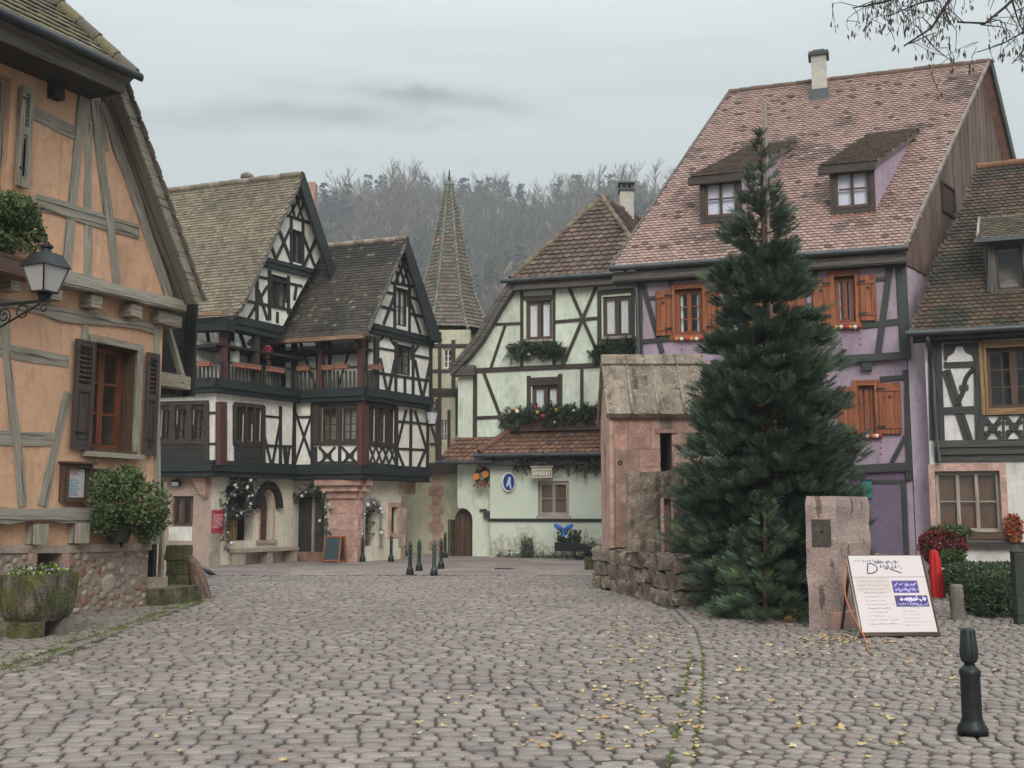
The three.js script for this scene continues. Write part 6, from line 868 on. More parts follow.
// ---------------------------------------------------------------- trees
const twigGeo = (() => { // a short fir twig: stem and flat needles
  const R = rng(5), pos = [], add = (a, b, c) => pos.push(a.x, a.y, a.z, b.x, b.y, b.z, c.x, c.y, c.z);
  for (let i = 0; i < 58; i++) { const t = 0.04 + 0.96 * i / 58, s = i % 2 ? 1 : -1, l = 0.24 * (1 - 0.45 * t) * (0.8 + 0.4 * R()), tilt = (R() - 0.3) * 0.9, b = V3(0, t, 0), d = V3(s * Math.cos(tilt), 0.75, Math.sin(tilt)).normalize().multiplyScalar(l), wv = V3(0, 0.022, 0); add(b.clone().sub(wv), b.clone().add(wv), b.clone().add(d)); }
  for (const s of [-1, 1]) for (let k = 0; k < 3; k++) { const t = 0.2 + 0.22 * k, d = V3(s * 0.32, t + 0.3, 0.05), b = V3(0, t, 0); for (let i = 0; i < 12; i++) { const f = (i + 1) / 12, q = b.clone().lerp(d, f), ss = i % 2 ? 1 : -1, dd = V3(s * 0.4 + ss * 0.6 * 0.5, 0.6 + ss * -0.45 * s, (R() - 0.4) * 0.7).normalize().multiplyScalar(0.15 * (1 - 0.4 * f)); add(q.clone().add(V3(0.012, 0.012, 0)), q.clone().sub(V3(0.012, 0.012, 0)), q.clone().add(dd)); } }
  add(V3(-0.012, 0, 0), V3(0.012, 0, 0), V3(0, 1, 0)); add(V3(0, 0, -0.012), V3(0, 0, 0.012), V3(0, 1, 0));
  const g = new THREE.BufferGeometry(); g.setAttribute('position', new THREE.Float32BufferAttribute(pos, 3)); g.setAttribute('uv', new THREE.Float32BufferAttribute(new Float32Array(pos.length / 3 * 2), 2)); g.computeVertexNormals(); return g;
})();
const needleMat = new THREE.MeshPhysicalMaterial({ color: 0xffffff, roughness: 0.62, side: THREE.DoubleSide });
function firTree(H, base, height, radiusAt, n, seed, tone, twig = 0.23) {
  const R = rng(seed), mt = [], cl = [], br = [], bough = Array.from({ length: Math.round(n / 5) }, () => [R() * 6.283, clamp(0.03 + 0.97 * (1 - Math.pow(R(), 0.62))), 0.84 + 0.3 * R(), 0.8 + 0.45 * R(), (R() - 0.5) * 0.3]);
  part(H, 'trunk', taperTube([base.clone(), base.clone().add(V3(0.02, height * 0.5, 0)), base.clone().add(V3(0.03, height * 0.98, 0))], 0.1 * height / 7.5 + 0.02, 0.02, 10, 8), M.brownWood);
  for (let i = 0; i < n; i++) {
    const free = i % 5 < 3 ? [R() * 6.283, clamp(0.03 + 0.97 * (1 - Math.pow(R(), 0.62))), 0.74 + 0.24 * R(), 0.9 + 0.2 * R(), 0] : null, bo = free || bough[Math.floor(i / 2) % bough.length], hh = clamp(bo[1] + (R() - 0.5) * 0.03, 0.02, 1) * height, az = bo[0] + (R() - 0.5) * 0.55, rmax = radiusAt(hh / height) * bo[2] * (0.86 + 0.3 * R());
    const rise = 0.30 * (hh / height - 0.25) + bo[4] * 0.5, d = V3(Math.cos(az), rise, Math.sin(az)), st = base.clone().add(V3(0, hh, 0)), L = rmax, tip = st.clone().addScaledVector(d, L).add(V3(0, -0.13 * L * (1 - hh / height), 0));
    const k = Math.max(3, Math.round(L / 0.062));
    if (i % 3 === 0 && L > 0.25) br.push(taperTube([st, st.clone().lerp(tip, 0.5).add(V3(0, 0.03 * L, 0)), tip], 0.014, 0.004, 3, 4));
    for (let j = 0; j < k; j++) {
      const f = 0.3 + 0.7 * (j + R()) / k, p = st.clone().lerp(tip, f), side = (j % 2 ? 1 : -1) * (0.25 + 0.75 * R()) * (f > 0.93 ? 0.2 : 0.9), a2 = az + side, dir = V3(Math.cos(a2), 0.3 + 0.5 * R() + rise, Math.sin(a2)).normalize(), q = new THREE.Quaternion().setFromUnitVectors(UPV, dir).multiply(new THREE.Quaternion().setFromAxisAngle(UPV, R() * 6.28 * 0.5)), s = twig * (0.65 + 0.6 * R()) * (0.7 + 0.3 * Math.min(1, L));
      mt.push(new THREE.Matrix4().compose(p, q, V3(s, s, s))); const c = (0.7 + 0.6 * R()) * bo[3], young = R() < 0.14 ? 1.6 : 1, dry = R() < 0.02; cl.push(dry ? lin(0.11 * c, 0.08 * c, 0.045 * c) : lin(tone[0] * c * young, tone[1] * c * young, tone[2] * c));
    }
  }
  if (br.length) part(H, 'branches', br, M.brownWood); 
  stuff(H, 'crown', twigGeo, needleMat, mt, cl);
}
const prof = (pts) => t => { for (let i = 0; i < pts.length - 1; i++) if (t <= pts[i + 1][0]) { const f = (t - pts[i][0]) / (pts[i + 1][0] - pts[i][0]); return pts[i][1] + (pts[i + 1][1] - pts[i][1]) * clamp(f); } return 0.03; };
{
  const b = G(773, 611), H = thing('fir_tree', 'tall dark green fir tree tied to a wooden pole beside the shrine', 'tree', b);
  const top = atDepth(783, 138, -b.z).y;
  firTree(H, b, top, prof([[0, 1.0], [0.07, 1.2], [0.16, 1.36], [0.28, 1.32], [0.38, 1.22], [0.5, 1.04], [0.62, 0.86], [0.74, 0.64], [0.84, 0.42], [0.92, 0.21], [1, 0.03]]), 1250, 901, [0.060, 0.090, 0.060]);
  part(H, 'pole', taperTube([b.clone().add(V3(0.12, 0, 0.05)), b.clone().add(V3(0.1, top * 0.6, 0.02)), V3(b.x + 0.12, atDepth(783, 104, -b.z).y, b.z)], 0.05, 0.03, 8, 6), M.greyWoodPale);
  const b2 = G(752, 613), H2 = thing('young_fir_tree', 'bushy young fir standing in front of the tall fir', 'tree', b2); b2.z += 0.9;
  H2.position.copy(b2); BASE.set(H2, b2.clone());
  firTree(H2, b2, 1.75, prof([[0, 0.55], [0.15, 0.72], [0.4, 0.62], [0.7, 0.36], [1, 0.04]]), 150, 911, [0.095, 0.14, 0.085], 0.24);
  const b3 = G(703, 603), H3 = thing('side_fir_tree', 'slim dark fir leaning against the terrace steps', 'tree', b3); firTree(H3, b3, 2.6, prof([[0, 0.35], [0.2, 0.5], [0.5, 0.42], [0.8, 0.2], [1, 0.03]]), 110, 921, [0.07, 0.105, 0.075], 0.26);
  // wedges at its foot
  [[783, 617, 0.4], [791, 621, -0.5], [801, 618, 1.1], [806, 615, 0.2]].forEach(([x, y, r], i) => { const g = G(x, y), t = thing('wooden_wedge', 'pale timber wedge lying at the foot of the fir', 'wedge', g, 'timber wedges at the fir foot'); const s = new THREE.ExtrudeGeometry(new THREE.Shape([[-0.1, 0], [0.1, 0], [0.1, 0.16], [0.03, 0.16]].map(q => new THREE.Vector2(...q))), { depth: 0.09, bevelEnabled: true, bevelSize: 0.006, bevelThickness: 0.006, bevelSegments: 1 }); uvBox(s); s.rotateY(r); s.translate(g.x, 0.006, g.z); part(t, 'wedge_block', s, M.oak); });
}
{ // bare branches hanging into view from a tree beyond the right edge
  const tb = V3(7.6, 0, -9.2), H = thing('overhanging_tree', 'bare tree whose drooping twigs hang in front of the sky', 'tree', tb), R = rng(951), bark = woodM([0.075, 0.065, 0.055]);
  part(H, 'trunk', taperTube([tb.clone(), tb.clone().add(V3(0.1, 3, 0)), tb.clone().add(V3(-0.15, 6.2, 0.1)), tb.clone().add(V3(-0.5, 8.5, 0.2))], 0.26, 0.12, 10, 9), bark);
  const gs = [], mt = [], cl = [], D = (x, y, z) => atDepth(x, y, z);
  const leafAt = (p, dark) => { for (let i = 0; i < 2 + R() * 3; i++) { const s = 0.026 + 0.024 * R(), e = new THREE.Euler(Math.PI + (R() - 0.5) * 0.7, R() * 6, (R() - 0.5) * 0.7); mt.push(new THREE.Matrix4().compose(p.clone().add(V3((R() - 0.5) * 0.05, -R() * 0.06, (R() - 0.5) * 0.05)), new THREE.Quaternion().setFromEuler(e), V3(s * 0.6, s * 1.5, s * 0.6))); cl.push(dark ? lin(0.05, 0.06, 0.035) : R() < 0.15 ? lin(0.20, 0.11, 0.04) : lin(0.085, 0.075, 0.065)); } };
  const limb = (pts, r0, r1, sub) => { gs.push(taperTube(pts, r0, r1, 14, 5)); const cv = new THREE.CatmullRomCurve3(pts); for (let i = 0; i < sub; i++) { const t = 0.25 + 0.75 * (i + R()) / sub, p = cv.getPointAt(clamp(t, 0, 1)), l = 0.14 + 0.28 * R(), a = R() * 6.28, q = p.clone().add(V3(Math.cos(a) * l * 0.7, (R() - 0.55) * l * 0.7, Math.sin(a) * l * 0.4)), q2 = q.clone().add(V3((R() - 0.5) * 0.1, -0.05 - 0.13 * R(), (R() - 0.5) * 0.1)); gs.push(taperTube([p, q, q2], r1 * 0.8, 0.0025, 5, 4)); if (R() < 0.75) leafAt(q2, t > 0.9 && R() < 0.1); if (R() < 0.6) { const q3 = q.clone().add(V3((R() - 0.5) * 0.24, -0.02 - 0.12 * R(), (R() - 0.5) * 0.2)); gs.push(taperTube([q, q3], 0.004, 0.002, 3, 4)); leafAt(q3); } } };
  const root = (x, y, z) => [V3(7.3, 6.9, -9.2), D(1140, -70, 9.0)];
  limb([...root(), D(1060, -45, 8.9), D(985, -20, 8.8), D(949, 0, 8.7), D(938, 18, 8.7), D(925, 36, 8.7), D(904, 46, 8.7)], 0.05, 0.008, 26);
  limb([...root(), D(1060, -40, 9.1), D(1012, 0, 9.0), D(995, 18, 9), D(978, 25, 9), D(957, 22, 9)], 0.05, 0.008, 24);
  limb([D(985, -20, 8.8), D(930, -14, 8.9), D(885, 2, 8.9), D(852, 8, 9)], 0.018, 0.005, 30); limb([D(949, -5, 8.7), D(915, 5, 8.6), D(890, 16, 8.6)], 0.012, 0.004, 20);
  limb([...root(), D(1055, 5, 9.3), D(1015, 38, 9.3), D(978, 52, 9.3)], 0.03, 0.004, 20); limb([...root(), D(1050, 20, 9.3), D(1024, 50, 9.3), D(1012, 64, 9.3)], 0.03, 0.005, 14); limb([D(1012, 0, 9), D(1018, 20, 9), D(1024, 34, 9)], 0.01, 0.004, 12); limb([D(925, 36, 8.7), D(935, 48, 8.7), D(950, 60, 8.7)], 0.007, 0.003, 8);
  part(H, 'branches', gs, bark); stuff(H, 'dry_leaves', leafGeo, petalMat, mt, cl);
}
{ // wooded hill far behind the village
  const hAt = (x, z) => { const d = -z / 2.05; x /= 2.05; z /= 2.05; const base = (74 + 17 * (fbm(x / 200 + 0.31, 0.4, 9, 9, 3, 19) - 0.5)) * sstep(95, 275, d) + 6 * sstep(275, 420, d), side = (1 - 0.2 * sstep(60, 190, x)) * (0.32 + 0.68 * sstep(-105, -42, x)); return base * side + 5 * (fbm(x / 400 + 0.5, z / 400 + 2, 9, 9, 3, 71) - 0.5) * sstep(100, 150, d) * 1 - 0.4 / 2; };
  const g = new THREE.PlaneGeometry(1060, 780, 52, 38); g.rotateX(-Math.PI / 2); g.translate(0, 0, -560); const p = g.attributes.position; for (let i = 0; i < p.count; i++) p.setY(i, hAt(p.getX(i), p.getZ(i)) * 2.05); g.computeVertexNormals();
  const uv = g.attributes.uv; for (let i = 0; i < p.count; i++) uv.setXY(i, p.getX(i) * 0.3, p.getZ(i) * 0.3); structure('hill', g, mat([0.10, 0.078, 0.06], TX.asphalt, { rough: 1 }), 'wooded hillside rising behind the village roofs');
  const R = rng(1001), pos = [], blade = (a, b, w) => { const d = b.clone().sub(a), s = V3(d.z, 0, -d.x).add(V3(w * 0.3, 0, w * 0.2)).normalize().multiplyScalar(w); pos.push(a.x - s.x, a.y, a.z - s.z, a.x + s.x, a.y, a.z + s.z, b.x, b.y, b.z); };
  const bare = []; for (let v = 0; v < 3; v++) { pos.length = 0; blade(V3(0, 0, 0), V3(0.3 * (R() - 0.5), 11, 0), 0.22); for (let i = 0; i < 30; i++) { const h = 3.5 + 7 * R(), a = R() * 6.28, l = (1.6 + 2.4 * R()) * (1 - (h - 3.5) / 14), s0 = V3(0, h, 0), e0 = V3(Math.cos(a) * l, h + l * (0.7 + 0.5 * R()), Math.sin(a) * l); blade(s0, e0, 0.11); for (let k = 0; k < 6; k++) { const f = 0.35 + 0.65 * R(), q = s0.clone().lerp(e0, f), a3 = a + (R() - 0.5) * 2.4, l2 = 0.7 + 1.1 * R(); blade(q, q.clone().add(V3(Math.cos(a3) * l2 * 0.7, l2 * (0.4 + 0.7 * R()), Math.sin(a3) * l2 * 0.7)), 0.05); } } const q = new THREE.BufferGeometry(); q.setAttribute('position', new THREE.Float32BufferAttribute(pos.slice(), 3)); q.setAttribute('uv', new THREE.Float32BufferAttribute(new Float32Array(pos.length / 3 * 2), 2)); q.computeVertexNormals(); bare.push(q); }
  pos.length = 0; blade(V3(0, 0, 0), V3(0, 11.5, 0), 0.2); for (let i = 0; i < 150; i++) { const h = 2.0 + 9.4 * Math.pow(R(), 0.8), r = 2.3 * (1 - h / 12.2) + 0.3, a = R() * 6.28, f = 0.3 + 0.7 * R(), c = V3(Math.cos(a) * r * f, h, Math.sin(a) * r * f), s = 0.35 + 0.5 * R(); const o = V3(Math.cos(a), -0.25, Math.sin(a)).multiplyScalar(s), t = V3(-Math.sin(a), 0.1, Math.cos(a)).multiplyScalar(s * 0.7); pos.push(c.x - t.x, c.y + 0.15, c.z - t.z, c.x + t.x, c.y + 0.15, c.z + t.z, c.x + o.x, c.y + o.y, c.z + o.z); }
  const con = new THREE.BufferGeometry(); con.setAttribute('position', new THREE.Float32BufferAttribute(pos.slice(), 3)); con.setAttribute('uv', new THREE.Float32BufferAttribute(new Float32Array(pos.length / 3 * 2), 2)); con.computeVertexNormals();
  const sets = [[], [], [], []], cols = [[], [], [], []];
  for (let i = 0; i < 4200; i++) { const d = 220 + 385 * Math.pow(R(), 0.75), x = d * (-0.34 + 0.62 * R()), z = -d, n = fbm(x / 600 + 0.4, z / 600 + 3, 8, 8, 3, 88), top = d > 510, isC = R() < (top ? 0.16 : 0.05) + 0.75 * sstep(0.54, 0.64, n), k = isC ? 3 : Math.floor(R() * 3), s = (isC ? 1.75 : 1.8) * (0.55 + 0.5 * R() + (R() < 0.12 ? 0.5 : 0)); sets[k].push(new THREE.Matrix4().compose(V3(x, hAt(x, z) * 2.05 - 0.1, z), new THREE.Quaternion().setFromAxisAngle(UPV, R() * 6.28), V3(s * (0.85 + 0.3 * R()), s, s))); const c = 0.75 + 0.5 * R(), w = fbm(x / 530 + 2, z / 530 + 5, 9, 9, 3, 97); cols[k].push(isC ? lin(0.018 * c, 0.04 * c, 0.038 * c) : lin((0.10 + 0.13 * w) * c, (0.09 + 0.05 * w) * c, 0.075 * c)); }
  const holder = thing('hillside_wood', 'hazy bare winter wood with scattered pines covering the hill', 'wood', V3(0, 0, 0)); holder.userData.kind = 'stuff';
  const wm = new THREE.MeshStandardMaterial({ color: 0xffffff, roughness: 1, side: THREE.DoubleSide }); [0, 1, 2].forEach(k => stuff(holder, 'bare_trees', bare[k], wm, sets[k], cols[k])); stuff(holder, 'pine_trees', con, wm, sets[3], cols[3]);
}
// ---------------------------------------------------------------- street furniture, plants and small things
const [oRQ1, oRL1] = jut(RQ, RL, 0.45), [oLQ1, oLL1] = jut(LQ, LL, 0.4);
const greenLeaf = (R) => { const k = 0.6 + 0.8 * R(); return lin(0.085 * k, 0.13 * k, 0.04 * k); };
const ball = (c, r) => new THREE.SphereGeometry(r, 10, 8).translate(c.x, c.y, c.z);
const M_WHITE = mat([0.75, 0.74, 0.72], null, { rough: 0.5 }), M_RED = mat([0.55, 0.03, 0.025], TX.speck, { rough: 0.6 }), M_YEL = mat([0.7, 0.42, 0.06], null, { rough: 0.5 }), M_TERRA = mat([0.42, 0.18, 0.11], TX.speck, { rough: 0.8 });

// wall lantern on the orange house
{
  const at = LW.uv(-58, 300), arm0 = LW.P(at[0], at[1], 0), L = thing('wall_lantern', 'black iron lantern on a scrolled bracket fixed to the orange house', 'lantern', arm0);
  const tip = (() => { const d = rayDir(45, 301), n = LW.n; let best = 1.5, bd = 9; for (let t = 0.8; t < 2.6; t += 0.01) { const p = arm0.clone().addScaledVector(n, t).sub(EYE_P).normalize(), e = Math.abs(p.x / -p.z - d.x / -d.z); if (e < bd) { bd = e; best = t; } } return best; })();
  const BP = new Plane(arm0, LW.n, UPV), hy = atDepth(45, 301, -BP.P(tip, 0).z).y - arm0.y;
  const A = (u, v) => BP.P(u, v + hy, 0);
  part(L, 'bracket_arm', beamBetween(A(0, 0), A(tip + 0.06, 0), 0.03, 0.035), M.iron); part(L, 'wall_plate', beamBetween(A(0.02, 0.1), A(0.02, -0.75), 0.05, 0.05), M.iron);
  part(L, 'bracket_strut', tube([A(0.03, -0.7), A(tip * 0.5, -0.36), A(tip - 0.08, -0.03)], 0.014, 16, 6), M.iron);
  const spiral = (cu, cv, r, turns, dir, st) => { const p = []; for (let i = 0; i <= 26; i++) { const t = i / 26, a = st + dir * t * turns * 6.283, q = r * (1 - 0.82 * t); p.push(A(cu + Math.cos(a) * q, cv + Math.sin(a) * q)); } return tube(p, 0.011, 52, 5); };
  part(L, 'scroll', spiral(tip * 0.62, -0.15, 0.12, 1.7, 1, -1.5), M.iron); part(L, 'scroll', spiral(tip * 0.36, -0.3, 0.16, 1.8, -1, 0.5), M.iron); part(L, 'scroll', spiral(tip * 0.15, -0.2, 0.15, 1.6, 1, 2.4), M.iron); part(L, 'ring', new THREE.TorusGeometry(0.085, 0.011, 6, 18).applyMatrix4(new THREE.Matrix4().makeBasis(BP.u, BP.v, BP.n).setPosition(A(tip * 0.79, -0.11))), M.iron); part(L, 'ring', new THREE.TorusGeometry(0.045, 0.01, 6, 14).applyMatrix4(new THREE.Matrix4().makeBasis(BP.u, BP.v, BP.n).setPosition(A(tip - 0.02, -0.09))), M.iron);
  const C = A(tip - 0.02, 0), rot = -0.45, k = 0.86, frus = (r0, r1, h0, h1) => { r0 *= k; r1 *= k; h0 *= k; h1 *= k; const g = new THREE.CylinderGeometry(r1, r0, h1 - h0, 4, 1).rotateY(Math.PI / 4 + rot).translate(C.x, C.y + (h0 + h1) / 2, C.z); return g; };
  part(L, 'lantern_foot', [frus(0.05, 0.1, 0, 0.09), frus(0.11, 0.07, 0.09, 0.13)], M.iron);
  const corner = (r, h, i) => { r *= k; h *= k; const a = Math.PI / 4 + rot + i * Math.PI / 2; return V3(C.x + Math.sin(a) * r, C.y + h, C.z + Math.cos(a) * r); };
  for (let i = 0; i < 4; i++) { part(L, 'corner_bar', beamBetween(corner(0.18, 0.13, i), corner(0.325, 0.52, i), 0.02, 0.02), M.iron); const a = corner(0.175, 0.145, i), b = corner(0.175, 0.145, (i + 1) % 4), c = corner(0.315, 0.51, (i + 1) % 4), d = corner(0.315, 0.51, i), g = new THREE.BufferGeometry(); g.setAttribute('position', new THREE.Float32BufferAttribute([a, b, c, a, c, d].flatMap(p => p.toArray()), 3)); g.setAttribute('uv', new THREE.Float32BufferAttribute([0, 0, 1, 0, 1, 1, 0, 0, 1, 1, 0, 1], 2)); g.computeVertexNormals(); part(L, 'frosted_pane', g, new THREE.MeshPhysicalMaterial({ color: 0xe6e3e0, roughness: 0.45, transmission: 0.5, thickness: 0, side: THREE.DoubleSide })); }
  part(L, 'lower_rim', frus(0.2, 0.2, 0.12, 0.145), M.iron); part(L, 'lantern_roof', [frus(0.37, 0.34, 0.515, 0.555), frus(0.335, 0.22, 0.555, 0.72), frus(0.2, 0.1, 0.72, 0.75)], mat([0.02, 0.024, 0.028], TX.speck, { rough: 0.6 })); part(L, 'finial', [new THREE.CylinderGeometry(0.05, 0.07, 0.07, 8).translate(C.x, C.y + 0.785 * k, C.z), new THREE.CylinderGeometry(0.08, 0.08, 0.03, 10).translate(C.x, C.y + 0.835 * k, C.z), new THREE.SphereGeometry(0.045, 8, 6).translate(C.x, C.y + 0.87 * k, C.z)], M.iron); part(L, 'bulb', new THREE.CylinderGeometry(0.03, 0.03, 0.24, 8).translate(C.x, C.y + 0.27, C.z), M.paleFrame);
}
// flowers on the orange house
function flowerMass(name, label, c, r, n, seed, size, petals, pcol) {
  const t = thing(name, label, 'flowers', c), R0 = rng(seed);
  const lobes = Array.from({ length: 11 }, () => { const a = R0() * 6.283, z = R0() * 2 - 1, s = Math.sqrt(1 - z * z), q = 0.45 + 0.25 * R0(); return [q * s * Math.cos(a), q * z, q * s * Math.sin(a), 0.3 + 0.22 * R0()]; });
  const at = (R) => { const l = lobes[Math.floor(R() * 11)], a0 = R() * 6.283, z0 = R() * 2 - 1, s0 = Math.sqrt(1 - z0 * z0), q0 = l[3] * Math.cbrt(R() * 0.7 + 0.3); return V3(c.x + r[0] * (l[0] + q0 * s0 * Math.cos(a0)) * 1.08, c.y + r[1] * (l[1] + q0 * z0), c.z + r[2] * (l[2] + q0 * s0 * Math.sin(a0)) * 1.08); };
  leaves(t, 'foliage', n, size, seed, at, greenLeaf);
  if (petals) leaves(t, 'blossoms', petals, size * 0.8, seed + 1, (R) => { const p = at(R); if (p.y > c.y + r[1] * 0.25 && R() < 0.75) return null; p.sub(c).multiplyScalar(1.06).add(c); return p; }, pcol, petalMat);
  return t;
}
{
  const c = LW.px(126, 511, 0.42), t = flowerMass('hanging_geraniums', 'big bush of green ivy geraniums with faded pink blossoms under the window', c, [0.62, 0.78, 0.72], 7200, 1101, 0.062, 260, (R) => R() < 0.6 ? lin(0.50, 0.13, 0.07) : lin(0.55, 0.22, 0.16));
  part(t, 'planter', new THREE.CylinderGeometry(0.22, 0.15, 0.25, 10).translate(c.x - 0.1, c.y - 0.36, c.z), M.blackWood); part(t, 'planter_bracket', beamBetween(LW.px(122, 538, 0.03), V3(c.x - 0.05, c.y - 0.55, c.z), 0.04, 0.04), M.iron);
  const c2 = LG.px(8, 230, 0.35), t2 = flowerMass('window_geraniums', 'green geranium box with orange blossoms under the upper window', c2, [0.42, 0.52, 0.75], 4200, 1111, 0.06, 160, (R) => R() < 0.7 ? lin(0.66, 0.20, 0.07) : lin(0.5, 0.1, 0.06)); part(t2, 'planter', bx(-0.7, -0.62, 0.5, -0.36, -0.2, 0.1), M.brownWood, new Plane(c2, LG.u, UPV));
}
{ // menu case
  const r = LW.rect(59, 464, 85, 502), t = thing('menu_case', 'brown wooden display case with coloured paper menus on the wall', 'display case', LW.P((r[0] + r[2]) / 2, r[1], 0)), f = 0.06;
  part(t, 'case_frame', [bx(r[0], r[1], r[0] + f, r[3], 0.0, 0.14), bx(r[2] - f, r[1], r[2], r[3], 0.0, 0.14), bx(r[0] + f, r[1], r[2] - f, r[1] + f, 0.0, 0.138), bx(r[0] + f, r[3] - f, r[2] - f, r[3], 0.0, 0.138), bx(r[0] + f, r[1] + f, r[2] - f, r[3] - f, 0.0, 0.05), bx(r[0] - 0.05, r[3], r[2] + 0.05, r[3] + 0.03, 0, 0.2)], M.brownWood, LW);
  const cv = document.createElement('canvas'); cv.width = 128; cv.height = 192; const x = cv.getContext('2d'); x.fillStyle = '#dcdcdc'; x.fillRect(0, 0, 128, 192); const R = rng(3); for (const [c, y0] of [['#c8747a', 12], ['#9aa7b4', 70], ['#6fa6c8', 110], ['#8a96a6', 150]]) { x.strokeStyle = c; x.lineWidth = 5; for (let i = 0; i < 4; i++) { x.beginPath(); let px = 14; x.moveTo(px, y0 + i * 10); while (px < 108 - R() * 30) { px += 5; x.lineTo(px, y0 + i * 10 + (R() - 0.5) * 6); } x.stroke(); } }
  const tex = new THREE.CanvasTexture(cv); tex.colorSpace = THREE.SRGBColorSpace; part(t, 'menu_sheet', new THREE.PlaneGeometry(r[2] - r[0] - 2.6 * f, r[3] - r[1] - 2.4 * f).translate((r[0] + r[2]) / 2, (r[1] + r[3]) / 2, 0.056), new THREE.MeshStandardMaterial({ map: tex, roughness: 0.8 }), LW);
  part(t, 'case_glass', new THREE.PlaneGeometry(r[2] - r[0] - 2 * f, r[3] - r[1] - 2 * f).translate((r[0] + r[2]) / 2, (r[1] + r[3]) / 2, 0.12), GLASS, LW);
  const q = LW.rect(87, 471, 98, 492), b = thing('meter_box', 'small grey weathered box on the wall beside the menu case', 'box', LW.P((q[0] + q[2]) / 2, q[1], 0)); part(b, 'box_body', bx(...q, 0, 0.16), M.greyWood, LW); part(b, 'box_lid', bx(q[0] - 0.03, q[3], q[2] + 0.03, q[3] + 0.03, 0, 0.2), M.zinc, LW);
}
{ // stone trough
  const b = G(33, 640), t = thing('stone_trough', 'mossy green stone trough planted with pansies', 'trough', b), pl = wallPlane(b, 72), top = 0.79, w = 0.9, d = 0.72;
  const oct = (s, c) => [[-s * 0 + 0.02, c], [0.02 + 0.0, d - c], [0.16 - c * 0.2, d], [w - 0.16, d], [w, d - c - 0.1], [w, c + 0.1], [w - 0.16, 0], [0.16, 0]];
  const ring = (k) => [[0, 0.14], [0, d - 0.14], [0.14, d], [w - 0.14, d], [w, d - 0.14], [w, 0.14], [w - 0.14, 0], [0.14, 0]].map(([u, z]) => [w / 2 + (u - w / 2) * k, -(d / 2 + (z - d / 2) * k)]);
  const lay = [[0.18, 0.72], [0.24, 0.84], [0.34, 0.94], [0.5, 0.99], [0.68, 1.0], [0.77, 1.0], [0.79, 0.985], [0.79, 0.84], [0.62, 0.8]], pos = [], idx = []; for (const [v, k] of lay) for (const [u, z] of ring(k)) { const n = 0.02 * (vnoise(u * 5 + v * 3, z * 5 + v * 7, [999, 999], 9) - 0.5); pos.push(u + n, v + n, z + n); } for (let l = 0; l < lay.length - 1; l++) for (let i = 0; i < 8; i++) { const a = l * 8 + i, c = l * 8 + (i + 1) % 8; idx.push(a, a + 8, c, c, a + 8, c + 8); } const o = pos.length / 3 - 8; for (let i = 1; i < 7; i++) idx.push(o, o + i + 1, o + i); for (let i = 1; i < 7; i++) idx.push(0, i, i + 1);
  let g = new THREE.BufferGeometry(); g.setAttribute('position', new THREE.Float32BufferAttribute(pos, 3)); g.setIndex(idx); g = toCreasedNormals(g, 0.6); uvBox(g); const mm = M.moss.clone(); mm.side = THREE.DoubleSide; part(t, 'basin', g, mm, pl);
  part(t, 'foot_block', bx(0.06, -0.02, 0.28, 0.2, -d + 0.1, -0.08), M.moss, pl); part(t, 'foot_block', bx(w - 0.3, -0.02, w - 0.08, 0.2, -d + 0.1, -0.08), M.rubbleD, pl);
  leaves(t, 'pansies', 900, 0.05, 1201, (R) => pl.P(0.12 + (w - 0.24) * R(), 0.68 + 0.2 * R() * R() + 0.03, -0.1 - (d - 0.2) * R()), (R) => { const k = R(); return k < 0.62 ? greenLeaf(R) : k < 0.8 ? lin(0.42, 0.44, 0.06) : k < 0.9 ? lin(0.1, 0.09, 0.25) : lin(0.5, 0.4, 0.42); }, petalMat);
}
